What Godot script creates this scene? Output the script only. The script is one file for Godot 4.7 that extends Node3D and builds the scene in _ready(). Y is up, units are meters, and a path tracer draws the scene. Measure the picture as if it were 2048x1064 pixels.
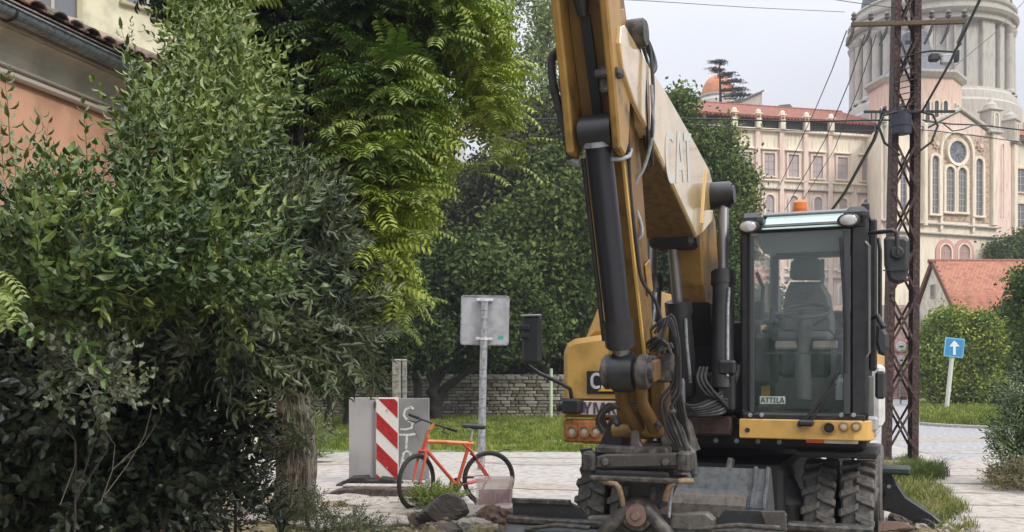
extends Node3D
# A wheeled excavator parked on a village road under an overcast sky; church, houses, trees and hedges round it.
const F := 2000.0      # focal length and lens centre, used to turn survey angles into points at a known distance
const CX := 1024.0
const HY := 740.0
const EYE := 1.7
var rng := RandomNumberGenerator.new()
var names := {}
var M := {}
var T := {}

func P(px: float, py: float, d: float) -> Vector3:
	return Vector3((px - CX) / F * d, EYE + (HY - py) / F * d, -d)
func G(px: float, py: float, y := 0.0) -> Vector3:
	var d := F * EYE / (py - HY)
	return Vector3((px - CX) / F * d, y, -d)

# ---------------------------------------------------------------- mesh builder
class MB:
	var v := PackedVector3Array()
	var n := PackedVector3Array()
	var c := PackedColorArray()
	var col := Color.WHITE
	func t3(a: Vector3, b: Vector3, d: Vector3) -> void:
		var m := (b - a).cross(d - a).normalized()
		v.append_array([a, d, b]); n.append_array([m, m, m]); c.append_array([col, col, col])
	func t3n(a: Vector3, b: Vector3, d: Vector3, na: Vector3, nb: Vector3, nd: Vector3) -> void:
		v.append_array([a, d, b]); n.append_array([na, nd, nb]); c.append_array([col, col, col])
	func q(a: Vector3, b: Vector3, d: Vector3, e: Vector3) -> void:
		t3(a, b, d); t3(a, d, e)
	func qn(a: Vector3, b: Vector3, d: Vector3, e: Vector3, na: Vector3, nb: Vector3, nd: Vector3, ne: Vector3) -> void:
		t3n(a, b, d, na, nb, nd); t3n(a, d, e, na, nd, ne)
	func qo(a: Vector3, b: Vector3, d: Vector3, e: Vector3, o: Vector3) -> void:
		if (b - a).cross(d - a).dot(o) + (d - a).cross(e - a).dot(o) < 0.0: q(a, e, d, b)
		else: q(a, b, d, e)
	func to(a: Vector3, b: Vector3, d: Vector3, o: Vector3) -> void:
		if (b - a).cross(d - a).dot(o) < 0.0: t3(a, d, b)
		else: t3(a, b, d)
	func box(ctr: Vector3, size: Vector3, bev := 0.0, bs := Basis()) -> MB:
		var h := size * 0.5
		bev = minf(bev, minf(h.x, minf(h.y, h.z)) * 0.9)
		var cr := func(ax: int, s: Vector3) -> Vector3:
			var p := Vector3()
			for i in 3: p[i] = s[i] * (h[i] if i == ax else h[i] - bev)
			return ctr + bs * p
		for ax in 3:
			var u := (ax + 1) % 3
			var w := (ax + 2) % 3
			for s in [-1.0, 1.0]:
				var pts := []
				for k in [[-1, -1], [1, -1], [1, 1], [-1, 1]]:
					var sv := Vector3(); sv[ax] = s; sv[u] = k[0]; sv[w] = k[1]
					pts.append(cr.call(ax, sv))
				var o := Vector3(); o[ax] = s
				qo(pts[0], pts[1], pts[2], pts[3], bs * o)
			if bev > 0.0:
				for su in [-1.0, 1.0]:
					for sw in [-1.0, 1.0]:
						var lo := Vector3(); lo[ax] = -1; lo[u] = su; lo[w] = sw
						var hi := lo; hi[ax] = 1
						var o := Vector3(); o[u] = su; o[w] = sw
						qo(cr.call(u, lo), cr.call(u, hi), cr.call(w, hi), cr.call(w, lo), bs * o)
		if bev > 0.0:
			for sx in [-1.0, 1.0]:
				for sy in [-1.0, 1.0]:
					for sz in [-1.0, 1.0]:
						var s := Vector3(sx, sy, sz)
						to(cr.call(0, s), cr.call(1, s), cr.call(2, s), bs * s)
		return self
	func bar(a: Vector3, b: Vector3, w: float, t: float, bev := 0.0, hint := Vector3.UP) -> MB:   # flat bar from a to b, w across, t along hint
		var y := (b - a).normalized()
		var x := y.cross(hint)
		if x.length() < 0.01: x = y.cross(Vector3.RIGHT)
		x = x.normalized()
		return box((a + b) * 0.5, Vector3(w, (b - a).length(), t), bev, Basis(x, y, x.cross(y)))
	func prism(poly: Array, h0: float, h1: float, xf := Transform3D(), bev := 0.0) -> MB:
		var p := PackedVector2Array(poly)
		if Geometry2D.is_polygon_clockwise(p): p.reverse()
		var k := p.size()
		var ins := p.duplicate()
		if bev > 0.0:
			for i in k:
				var e0 := (p[i] - p[(i + k - 1) % k]).normalized()
				var e1 := (p[(i + 1) % k] - p[i]).normalized()
				var n0 := Vector2(-e0.y, e0.x)
				var n1 := Vector2(-e1.y, e1.x)
				ins[i] = p[i] + (n0 + n1) / maxf(0.35, 1.0 + n0.dot(n1)) * bev
		var tri := Geometry2D.triangulate_polygon(p)
		var up := xf.basis.z
		for i in range(0, tri.size(), 3):
			var a := ins[tri[i]]
			var b := ins[tri[i + 1]]
			var d := ins[tri[i + 2]]
			to(xf * Vector3(a.x, a.y, h1), xf * Vector3(b.x, b.y, h1), xf * Vector3(d.x, d.y, h1), up)
			to(xf * Vector3(a.x, a.y, h0), xf * Vector3(b.x, b.y, h0), xf * Vector3(d.x, d.y, h0), -up)
		for i in k:
			var a := p[i]
			var b := p[(i + 1) % k]
			var ia := ins[i]
			var ib := ins[(i + 1) % k]
			var o := xf.basis * Vector3((b - a).y, -(b - a).x, 0)
			qo(xf * Vector3(a.x, a.y, h0 + bev), xf * Vector3(b.x, b.y, h0 + bev), xf * Vector3(b.x, b.y, h1 - bev), xf * Vector3(a.x, a.y, h1 - bev), o)
			if bev > 0.0:
				qo(xf * Vector3(a.x, a.y, h1 - bev), xf * Vector3(b.x, b.y, h1 - bev), xf * Vector3(ib.x, ib.y, h1), xf * Vector3(ia.x, ia.y, h1), o + up * 0.001)
				qo(xf * Vector3(a.x, a.y, h0 + bev), xf * Vector3(b.x, b.y, h0 + bev), xf * Vector3(ib.x, ib.y, h0), xf * Vector3(ia.x, ia.y, h0), o - up * 0.001)
		return self
	func tube(pts: Array, rad, seg := 8, caps := true) -> MB:
		var k := pts.size()
		var rings := []
		var nrm := []
		var x := Vector3()
		for i in k:
			var d: Vector3 = (pts[mini(i + 1, k - 1)] - pts[maxi(i - 1, 0)]).normalized()
			if i == 0: x = d.cross(Vector3.UP if absf(d.y) < 0.9 else Vector3.RIGHT).normalized()
			else: x = (x - d * x.dot(d)).normalized()
			var y := d.cross(x)
			var r: float = rad[i] if rad is Array else rad
			var rp := PackedVector3Array()
			var rn := PackedVector3Array()
			for j in seg:
				var a := TAU * j / seg
				var o := x * cos(a) + y * sin(a)
				rp.append(pts[i] + o * r); rn.append(o)
			rings.append(rp); nrm.append(rn)
		for i in k - 1:
			for j in seg:
				var l := (j + 1) % seg
				qn(rings[i][j], rings[i][l], rings[i + 1][l], rings[i + 1][j], nrm[i][j], nrm[i][l], nrm[i + 1][l], nrm[i + 1][j])
		if caps:
			for j in range(1, seg - 1):
				t3(rings[0][0], rings[0][j + 1], rings[0][j])
				t3(rings[k - 1][0], rings[k - 1][j], rings[k - 1][j + 1])
		return self
	func cyl(a: Vector3, b: Vector3, r: float, seg := 16, bev := 0.0) -> MB:
		if bev <= 0.0: return tube([a, b], r, seg)
		var d := (b - a).normalized() * bev
		tube([a + d, b - d], r, seg, false)
		tube([b - d, b], [r, r - bev], seg, true)
		return tube([a, a + d], [r - bev, r], seg, true)
	func lathe(prof: Array, seg := 24, xf := Transform3D(), a0 := 0.0, a1 := TAU) -> MB:   # (radius, height) from bottom to top
		for i in prof.size() - 1:
			var p: Vector2 = prof[i]
			var r: Vector2 = prof[i + 1]
			var s := r - p
			var m := Vector2(s.y, -s.x).normalized()
			for j in seg:
				var u := lerpf(a0, a1, float(j) / seg)
				var w := lerpf(a0, a1, float(j + 1) / seg)
				var A := Vector3(cos(u), 0, -sin(u))
				var B := Vector3(cos(w), 0, -sin(w))
				var na := (xf.basis * (A * m.x + Vector3.UP * m.y)).normalized()
				var nb := (xf.basis * (B * m.x + Vector3.UP * m.y)).normalized()
				qn(xf * (A * p.x + Vector3.UP * p.y), xf * (B * p.x + Vector3.UP * p.y), xf * (B * r.x + Vector3.UP * r.y), xf * (A * r.x + Vector3.UP * r.y), na, nb, nb, na)
		return self
	func strip(inner: Array, outer: Array, z0: float, z1: float, xf := Transform3D()) -> MB:   # a moulding between two open lines, from z0 to z1
		for i in inner.size() - 1:
			var a: Vector2 = inner[i]
			var b: Vector2 = inner[i + 1]
			var d: Vector2 = outer[i + 1]
			var e: Vector2 = outer[i]
			qo(xf * Vector3(a.x, a.y, z1), xf * Vector3(b.x, b.y, z1), xf * Vector3(d.x, d.y, z1), xf * Vector3(e.x, e.y, z1), xf.basis.z)
			q(xf * Vector3(a.x, a.y, z0), xf * Vector3(b.x, b.y, z0), xf * Vector3(b.x, b.y, z1), xf * Vector3(a.x, a.y, z1))
			q(xf * Vector3(e.x, e.y, z0), xf * Vector3(d.x, d.y, z0), xf * Vector3(d.x, d.y, z1), xf * Vector3(e.x, e.y, z1))
		for i in [0, inner.size() - 1]:
			var a: Vector2 = inner[i]
			var e: Vector2 = outer[i]
			q(xf * Vector3(a.x, a.y, z0), xf * Vector3(e.x, e.y, z0), xf * Vector3(e.x, e.y, z1), xf * Vector3(a.x, a.y, z1))
		return self
	func blade(base: Vector3, dir: Vector3, side: Vector3, ln: float, wd: float, bend: float, fold := 0.25, broad := 0.4) -> void:   # one leaf
		var up := side.cross(dir).normalized()
		var p1 := base + dir * ln * broad + up * bend * ln * 0.25
		var p2 := base + dir * ln * 0.75 + up * bend * ln * 0.05
		var p3 := base + dir * ln - up * bend * ln * 0.5
		var f := up * wd * fold
		var s1 := side * wd * 0.5
		var s2 := side * wd * 0.36
		t3(base, p1 + s1 + f, p1); t3(base, p1, p1 - s1 + f)
		q(p1, p1 + s1 + f, p2 + s2 + f, p2); q(p1 - s1 + f, p1, p2, p2 - s2 + f)
		t3(p2, p2 + s2 + f, p3); t3(p2, p3, p2 - s2 + f)
	func mesh(m: Material) -> ArrayMesh:
		var a := []
		a.resize(Mesh.ARRAY_MAX)
		a[Mesh.ARRAY_VERTEX] = v; a[Mesh.ARRAY_NORMAL] = n; a[Mesh.ARRAY_COLOR] = c
		var r := ArrayMesh.new()
		r.add_surface_from_arrays(Mesh.PRIMITIVE_TRIANGLES, a)
		r.surface_set_material(0, m)
		return r

# ---------------------------------------------------------------- naming
func numbered(s: String) -> String:
	var k: int = names.get(s, 0)
	names[s] = k + 1
	return s if k == 0 else "%s_%03d" % [s, k]
func obj(called: String, g, m: Material = null, parent: Node = self, xf := Transform3D()) -> MeshInstance3D:
	var o := MeshInstance3D.new()
	o.name = numbered(called) if parent == self else called
	o.mesh = g.mesh(m) if g is MB else g
	o.transform = xf
	parent.add_child(o, true)
	return o
func thing(called: String, label: String, category: String, at := Vector3.ZERO, turn := 0.0, group := "") -> Node3D:
	var o := Node3D.new()
	o.name = numbered(called)
	add_child(o)
	o.position = at; o.rotation.y = turn
	return tag(o, label, category, group)
func tag(o: Node3D, label: String, category: String, group := "") -> Node3D:
	o.set_meta("label", label); o.set_meta("category", category)
	if group: o.set_meta("group", group)
	return o
func struct(called: String, g, m: Material = null) -> MeshInstance3D:
	var o := obj(called, g, m)
	o.set_meta("kind", "structure")
	return o
func stuff(o: Node3D) -> Node3D:
	o.set_meta("kind", "stuff")
	return o
func dup(o: Node3D, called: String, xf: Transform3D, label := "") -> Node3D:
	var r: Node3D = o.duplicate()
	r.name = numbered(called); add_child(r); r.transform = xf
	if label: r.set_meta("label", label)
	return r

# ---------------------------------------------------------------- materials
func noise_tex(freq: float, cols: Array, offs: Array, kind := FastNoiseLite.TYPE_SIMPLEX_SMOOTH, oct := 5, side := 512, fractal := FastNoiseLite.FRACTAL_FBM, sd := 1) -> NoiseTexture2D:
	var f := FastNoiseLite.new()
	f.noise_type = kind; f.frequency = freq; f.fractal_octaves = oct; f.fractal_type = fractal; f.seed = sd; f.fractal_gain = 0.6
	var gr := Gradient.new()
	gr.offsets = PackedFloat32Array(offs)
	var cc := PackedColorArray()
	for k in cols: cc.append((Color(k, k, k) if k is float else k as Color).linear_to_srgb())
	gr.colors = cc
	var t := NoiseTexture2D.new()
	t.width = side; t.height = side; t.seamless = true; t.noise = f; t.color_ramp = gr
	return t
func mt(c: Color, rough := 0.7, metal := 0.0, tex: Texture2D = null, sc = 1.0, bump := 0.0, world := false) -> StandardMaterial3D:
	var m := StandardMaterial3D.new()
	m.albedo_color = c.linear_to_srgb()
	m.roughness = rough; m.metallic = metal
	if tex:
		m.albedo_texture = tex
		m.uv1_triplanar = true; m.uv1_world_triplanar = world
		m.uv1_scale = sc if sc is Vector3 else Vector3.ONE * sc
		if bump > 0.0:
			m.heightmap_enabled = true; m.heightmap_texture = tex; m.heightmap_scale = bump
	return m
func leaf_mat(rough := 0.45, trans := 0.5) -> StandardMaterial3D:
	var m := StandardMaterial3D.new()
	m.vertex_color_use_as_albedo = true
	m.roughness = rough
	m.backlight_enabled = true
	m.backlight = Color(0.10 * trans, 0.16 * trans, 0.02 * trans).linear_to_srgb()
	return m
func glass(c: Color, a: float) -> StandardMaterial3D:
	var m := StandardMaterial3D.new()
	m.albedo_color = Color(c.r, c.g, c.b, a)
	m.transparency = BaseMaterial3D.TRANSPARENCY_ALPHA
	m.roughness = 0.04; m.metallic_specular = 0.5
	return m

func make_materials() -> void:
	T.soft = noise_tex(0.006, [0.72, 0.9, 1.0], [0.2, 0.5, 0.8])
	T.mottle = noise_tex(0.012, [0.42, 0.75, 0.95, 1.0], [0.2, 0.42, 0.6, 0.85])
	T.grain = noise_tex(0.08, [0.6, 0.85, 1.0], [0.25, 0.5, 0.75], FastNoiseLite.TYPE_SIMPLEX_SMOOTH, 3)
	T.scratch = noise_tex(0.012, [1.0, 0.55, 0.34, 0.3], [0.03, 0.1, 0.3, 0.9], FastNoiseLite.TYPE_SIMPLEX, 4, 512, FastNoiseLite.FRACTAL_RIDGED, 4)
	T.dirtpaint = noise_tex(0.01, [Color(0.06, 0.04, 0.02), Color(0.2, 0.125, 0.04), Color(0.36, 0.21, 0.055), Color(0.46, 0.27, 0.065)], [0.06, 0.22, 0.42, 0.9], FastNoiseLite.TYPE_SIMPLEX_SMOOTH, 6)
	T.wornsteel = noise_tex(0.014, [Color(0.025, 0.022, 0.02), Color(0.05, 0.046, 0.042), Color(0.085, 0.078, 0.068), Color(0.14, 0.125, 0.105)], [0.2, 0.45, 0.62, 0.85], FastNoiseLite.TYPE_SIMPLEX_SMOOTH, 6)
	T.stain = noise_tex(0.02, [0.74, 0.9, 0.98, 1.0], [0.22, 0.42, 0.56, 0.85], FastNoiseLite.TYPE_SIMPLEX_SMOOTH, 5, 512, FastNoiseLite.FRACTAL_FBM, 9)
	T.rust = noise_tex(0.015, [Color(0.018, 0.012, 0.01), Color(0.042, 0.024, 0.02), Color(0.072, 0.038, 0.031), Color(0.12, 0.085, 0.07)], [0.2, 0.45, 0.6, 0.85])
	T.bark = noise_tex(0.012, [Color(0.03, 0.026, 0.022), Color(0.1, 0.09, 0.078), Color(0.18, 0.165, 0.145), Color(0.24, 0.225, 0.2)], [0.25, 0.45, 0.62, 0.85], FastNoiseLite.TYPE_SIMPLEX_SMOOTH, 5)
	T.road = noise_tex(0.01, [Color(0.25, 0.225, 0.195), Color(0.335, 0.31, 0.28), Color(0.375, 0.35, 0.32), Color(0.41, 0.39, 0.36)], [0.2, 0.42, 0.58, 0.85], FastNoiseLite.TYPE_SIMPLEX_SMOOTH, 6, 1024)
	T.soil = noise_tex(0.015, [Color(0.05, 0.045, 0.025), Color(0.1, 0.09, 0.05), Color(0.17, 0.15, 0.09)], [0.25, 0.5, 0.8], FastNoiseLite.TYPE_SIMPLEX_SMOOTH, 6)
	T.turf = noise_tex(0.02, [Color(0.07, 0.095, 0.02), Color(0.12, 0.165, 0.032), Color(0.17, 0.22, 0.05), Color(0.24, 0.24, 0.085)], [0.2, 0.45, 0.65, 0.9], FastNoiseLite.TYPE_SIMPLEX_SMOOTH, 6)
	T.concrete = noise_tex(0.018, [Color(0.2, 0.18, 0.15), Color(0.36, 0.33, 0.29), Color(0.5, 0.47, 0.42)], [0.22, 0.48, 0.8], FastNoiseLite.TYPE_SIMPLEX_SMOOTH, 6)
	T.cob = noise_tex(0.05, [Color(0.2, 0.195, 0.19), Color(0.31, 0.305, 0.31), Color(0.38, 0.375, 0.385)], [0.1, 0.4, 0.8], FastNoiseLite.TYPE_CELLULAR, 1, 512, FastNoiseLite.FRACTAL_NONE)
	M.yellow = mt(Color(0.68, 0.405, 0.105), 0.42, 0.0, T.soft, 0.8)
	M.yellow.clearcoat_enabled = true; M.yellow.clearcoat = 0.35; M.yellow.clearcoat_roughness = 0.3
	M.dirty_yellow = mt(Color(0.8, 0.78, 0.74), 0.42, 0.0, T.dirtpaint, 0.55, 0.08)
	M.boom_yellow = mt(Color(0.62, 0.44, 0.2), 0.2, 0.0, T.soft, 0.7)
	M.boom_yellow.clearcoat_enabled = true; M.boom_yellow.clearcoat = 1.0; M.boom_yellow.clearcoat_roughness = 0.07; M.boom_yellow.metallic_specular = 0.8
	M.black = mt(Color(0.022, 0.022, 0.024), 0.42, 0.0, T.mottle, 1.2)
	M.rubber = mt(Color(0.03, 0.029, 0.028), 0.75, 0.0, T.mottle, 2.0)
	M.tyre = mt(Color(0.14, 0.13, 0.12), 0.85, 0.0, T.mottle, 3.0, 0.2)
	M.plastic = mt(Color(0.03, 0.032, 0.034), 0.5)
	M.steel = mt(Color.WHITE, 0.55, 0.25, T.wornsteel, 1.6, 0.2)
	M.greysteel = mt(Color(0.19, 0.21, 0.215), 0.5, 0.2, T.scratch, 1.1, 0.1)
	M.chrome = mt(Color(0.2, 0.2, 0.2), 0.38, 0.8)
	M.patch_a = mt(Color(0.9, 0.89, 0.88), 0.9, 0.0, T.road, 0.3, 0.4, true)
	M.patch_b = mt(Color(0.88, 0.84, 0.78), 0.9, 0.0, T.road, 0.4, 0.4, true)
	M.stick = mt(Color(0.42, 0.4, 0.37), 0.5, 0.0, T.dirtpaint, 0.7, 0.08)
	M.alu = mt(Color(0.44, 0.45, 0.47), 0.5, 0.2, T.soft, 1.0)
	M.galv = mt(Color(0.36, 0.38, 0.4), 0.5, 0.3, T.mottle, 2.0)
	M.white = mt(Color(0.72, 0.71, 0.68), 0.5, 0.0, T.soft, 1.0)
	M.glassfar = mt(Color(0.16, 0.17, 0.19), 0.12, 0.0)
	M.rust = mt(Color.WHITE, 0.8, 0.0, T.rust, 1.6, 0.2)
	M.bark = mt(Color(1.3, 1.25, 1.2), 0.95, 0.0, T.bark, Vector3(5, 0.8, 5), 2.5)
	M.twig = mt(Color(0.03, 0.025, 0.018), 0.9)
	M.darkbark = mt(Color(0.035, 0.03, 0.024), 0.95, 0.0, T.grain, 2.0)
	M.cream = mt(Color(0.8, 0.715, 0.58), 0.9, 0.0, T.stain, Vector3(0.3, 0.035, 0.3))
	M.pink = mt(Color(0.78, 0.61, 0.52), 0.9, 0.0, T.stain, Vector3(0.3, 0.05, 0.3))
	M.orange_wall = mt(Color(0.8, 0.46, 0.31), 0.9, 0.0, T.soft, 0.5)
	M.stone = mt(Color(0.5, 0.47, 0.42), 0.9, 0.0, T.stain, Vector3(0.4, 0.06, 0.4))
	M.slate = mt(Color(0.12, 0.13, 0.145), 0.6, 0.0, T.mottle, 0.5)
	M.tile = mt(Color(0.36, 0.13, 0.075), 0.85, 0.0, T.mottle, 0.3)
	M.tile_b = mt(Color(0.3, 0.105, 0.065), 0.85, 0.0, T.mottle, 0.4)
	M.tile_old = mt(Color(0.33, 0.23, 0.17), 0.9, 0.0, T.mottle, 2.0)
	M.road = mt(Color.WHITE, 0.9, 0.0, T.road, 0.4, 0.25, true)
	M.path = mt(Color(1.0, 0.97, 0.93), 0.9, 0.0, T.road, 0.45, 0.8, true)
	M.cob = mt(Color.WHITE, 0.85, 0.0, T.cob, 0.4, 1.2, true)
	M.soil = mt(Color.WHITE, 0.95, 0.0, T.soil, 0.35, 1.5, true)
	M.turf = mt(Color.WHITE, 0.95, 0.0, T.turf, 0.35, 2.0, true)
	M.concrete = mt(Color.WHITE, 0.9, 0.0, T.concrete, 1.3, 1.0)
	M.earthstone = mt(Color(0.62, 0.52, 0.42), 0.95, 0.0, T.concrete, 2.2, 1.5)
	M.glasswing = mt(Color(0.42, 0.36, 0.365), 0.3)
	M.fence_a = mt(Color(0.3, 0.17, 0.14), 0.9, 0.0, T.mottle, 1.0)
	M.fence_b = mt(Color(0.38, 0.24, 0.2), 0.9, 0.0, T.mottle, 1.0)
	M.fence_c = mt(Color(0.24, 0.15, 0.12), 0.9, 0.0, T.mottle, 1.0)
	M.leaf = leaf_mat(0.4, 0.4)
	M.leaf_soft = leaf_mat(0.55, 1.8)
	M.leaf_far = leaf_mat(0.85, 0.5)
	M.leaf_far.metallic_specular = 0.25
	M.leaf_grey = leaf_mat(0.42, 0.4)
	M.frond = leaf_mat(0.5, 1.0)
	M.frond.albedo_color = Color(0.17, 0.22, 0.04).linear_to_srgb()
	M.strap = leaf_mat(0.45, 0.3)
	M.strap.albedo_color = Color(0.07, 0.095, 0.055).linear_to_srgb()
	var sl := leaf_mat(0.42, 0.6)
	sl.albedo_color = Color(0.085, 0.13, 0.035).linear_to_srgb()
	M.shoot_a = shoot(700, 0.34, 8, 0.085, 0.027, sl)
	M.shoot_b = shoot(701, 0.34, 7, 0.08, 0.025, sl)
	M.shoot_c = shoot(702, 0.34, 8, 0.075, 0.028, sl)
	var wl := leaf_mat(0.42, 0.4)
	wl.albedo_color = Color(0.11, 0.14, 0.075).linear_to_srgb()
	M.wshoot_a = shoot(710, 0.36, 7, 0.13, 0.028, wl)
	M.wshoot_b = shoot(711, 0.36, 8, 0.12, 0.026, wl)

# ---------------------------------------------------------------- plants
func scatter(parent: Node, called: String, meshes: Array, blobs: Array, count: int, smin: float, smax: float, mode: String, tones: Array, sd: int, gap := 0.0, gfreq := 0.8, shell := 0.45, masses := 0) -> void:
	var r := RandomNumberGenerator.new()
	r.seed = sd
	var nz := FastNoiseLite.new()
	nz.seed = sd; nz.frequency = gfreq; nz.fractal_octaves = 2
	var wsum := 0.0
	for b in blobs: wsum += b[2]
	var parts := {}
	if masses > 0:   # leaf masses at the ends of boughs, with gaps between
		for i in blobs.size():
			var l := []
			for k in masses:
				var d := Vector3(r.randfn(), r.randfn(), r.randfn()).normalized()
				l.append([Vector3(blobs[i][0]) + d * Vector3(blobs[i][1]) * r.randf_range(0.45, 0.95), Vector3(blobs[i][1]) * r.randf_range(0.26, 0.44), 1.0, float(blobs[i][3]) + r.randfn() * 0.16])
			parts[i] = l
	var lists := []
	for m in meshes: lists.append([[], []])
	var made := 0
	var tries := 0
	while made < count and tries < count * 4:
		tries += 1
		var w := r.randf() * wsum
		var b = blobs[0]
		for i in blobs.size():
			w -= blobs[i][2]
			b = blobs[i]
			if w <= 0.0:
				if masses > 0 and r.randf() < 0.85: b = parts[i][r.randi() % masses]
				break
		var d := Vector3(r.randfn(), r.randfn(), r.randfn()).normalized()
		var rad: float = lerpf(shell, 1.0, sqrt(r.randf())) * (0.92 + 0.16 * r.randf())
		var pos: Vector3 = b[0] + d * rad * b[1]
		if pos.y < 0.05: continue
		var nv := nz.get_noise_3dv(pos)
		if nv < gap - 0.5 + 0.25 * r.randf(): continue
		var bs := Basis()
		var jit := Vector3(r.randfn(), r.randfn(), r.randfn()) * 0.35
		if mode == "up":
			var y := (d * 0.75 + Vector3.UP * 0.6 + jit).normalized()
			bs = Basis(Quaternion(Vector3.UP, y)) * Basis(Vector3.UP, r.randf() * TAU)
		elif mode == "droop":
			var f := Vector3(d.x, d.y * 0.25, d.z) + jit
			f.y = clampf(f.y, -0.5, 0.3)
			bs = Basis.looking_at(-f.normalized(), (Vector3.UP + jit * 0.6).normalized())
		else:
			bs = Basis(Quaternion(Vector3.UP, (d + Vector3.UP * 0.3 + jit * 1.5).normalized())) * Basis(Vector3.UP, r.randf() * TAU)
		bs = bs.scaled_local(Vector3.ONE * r.randf_range(smin, smax))
		var i := r.randi() % meshes.size()
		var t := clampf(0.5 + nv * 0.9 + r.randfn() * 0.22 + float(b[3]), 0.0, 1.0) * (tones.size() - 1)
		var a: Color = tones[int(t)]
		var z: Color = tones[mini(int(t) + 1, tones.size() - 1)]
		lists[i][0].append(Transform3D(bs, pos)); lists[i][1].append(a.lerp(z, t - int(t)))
		made += 1
	for i in meshes.size(): multi(parent, called, meshes[i], lists[i][0], lists[i][1])
func multi(parent: Node, called: String, mesh: Mesh, xfs: Array, cols: Array) -> MultiMeshInstance3D:
	var mm := MultiMesh.new()
	mm.transform_format = MultiMesh.TRANSFORM_3D
	mm.use_colors = true
	mm.mesh = mesh
	mm.instance_count = xfs.size()
	for i in xfs.size():
		mm.set_instance_transform(i, xfs[i]); mm.set_instance_color(i, cols[i])
	var o := MultiMeshInstance3D.new()
	o.name = numbered(called) if parent == self else called
	o.multimesh = mm
	parent.add_child(o, true)
	stuff(o)
	return o
func shoot(sd: int, ln: float, leaves: int, ll: float, lw: float, m: Material) -> ArrayMesh:   # an upright leafy twig along +y
	var r := RandomNumberGenerator.new()
	r.seed = sd
	var b := MB.new()
	var bend := Vector3(r.randfn() * 0.12, 0, r.randfn() * 0.12)
	b.col = Color(0.8, 0.75, 0.7)
	b.tube([Vector3.ZERO, Vector3(0, ln * 0.5, 0) + bend * ln * 0.3, Vector3(0, ln, 0) + bend * ln], [0.0035, 0.0025, 0.001], 3, false)
	for i in leaves:
		var t := 0.12 + 0.88 * i / (leaves - 1.0)
		var p := Vector3(0, ln * t, 0) + bend * ln * t * t
		for s in 2:
			var a := i * 1.57 + s * PI + r.randfn() * 0.3
			var o := Vector3(cos(a), 0, sin(a))
			var dir := (o + Vector3.UP * (r.randf_range(0.2, 0.8) + t * 0.5)).normalized()
			var g := r.randf_range(0.75, 1.2)
			b.col = Color(g * (0.9 + t * 0.35), g * (0.95 + t * 0.12), g * r.randf_range(0.7, 1.2))
			b.blade(p, dir, dir.cross(Vector3.UP).normalized() * -1.0, ll * r.randf_range(0.7, 1.15) * (1.0 - 0.45 * absf(t - 0.45)), lw * r.randf_range(0.8, 1.1), r.randf_range(0.0, 0.35))
	return b.mesh(m)
func pinnate(sd: int, ln: float, pairs: int, ll: float, lw: float, m: Material, leaves := 4) -> ArrayMesh:   # a few feather leaves on a twig, outward along +z and drooping
	var r := RandomNumberGenerator.new()
	r.seed = sd
	var b := MB.new()
	for k in leaves:
		var yaw := (k - (leaves - 1) * 0.5) * 0.75 + r.randfn() * 0.25
		var pitch := r.randf_range(-0.2, 0.5)
		var bs := Basis(Vector3.UP, yaw) * Basis(Vector3.RIGHT, -pitch)
		var L := ln * r.randf_range(0.75, 1.15)
		var pts := []
		for i in 6:
			var t := i / 5.0
			pts.append(bs * Vector3(0, -0.45 * L * t * t + 0.1 * L * t, L * t * (1.0 - 0.15 * t)))
		b.col = Color(0.8, 0.8, 0.5)
		b.tube(pts, [0.004, 0.0035, 0.003, 0.0025, 0.002, 0.001], 3, false)
		for i in pairs:
			var t := 0.16 + 0.8 * i / (pairs - 1.0)
			var j := int(t * 5.0)
			var p: Vector3 = (pts[j] as Vector3).lerp(pts[mini(j + 1, 5)], t * 5.0 - j)
			var fw: Vector3 = (pts[mini(j + 1, 5)] - pts[maxi(j - 1, 0)]).normalized()
			var side := fw.cross(bs * Vector3.UP).normalized()
			for s in [-1.0, 1.0]:
				var dir: Vector3 = (side * s + fw * 0.45 + Vector3.DOWN * r.randf_range(0.1, 0.45)).normalized()
				var g := r.randf_range(0.8, 1.2)
				b.col = Color(g, g, g * 0.9)
				b.blade(p, dir, fw * -s, ll * (1.0 - 0.5 * absf(t - 0.4)) * r.randf_range(0.85, 1.1), lw, 0.35, 0.12, 0.35)
	return b.mesh(m)
func clump(sd: int, size: float, leaves: int, ll: float, m: Material) -> ArrayMesh:   # a spray of small leaves for trees farther off
	var r := RandomNumberGenerator.new()
	r.seed = sd
	var b := MB.new()
	for i in leaves:
		var d := Vector3(r.randfn(), r.randfn() * 0.6, r.randfn()) * 0.45
		var p := d * size
		var o := (Vector3(r.randfn(), r.randfn() - 0.3, r.randfn())).normalized()
		var s := o.cross(Vector3(r.randfn(), r.randfn() + 0.9, r.randfn())).normalized()
		var L := ll * r.randf_range(0.7, 1.3)
		var g := r.randf_range(0.65, 1.35)
		b.col = Color(g * r.randf_range(0.9, 1.15), g, g * 0.9)
		b.t3(p, p + o * L * 0.5 + s * L * 0.3, p + o * L); b.t3(p, p + o * L, p + o * L * 0.5 - s * L * 0.3)
	return b.mesh(m)
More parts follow.
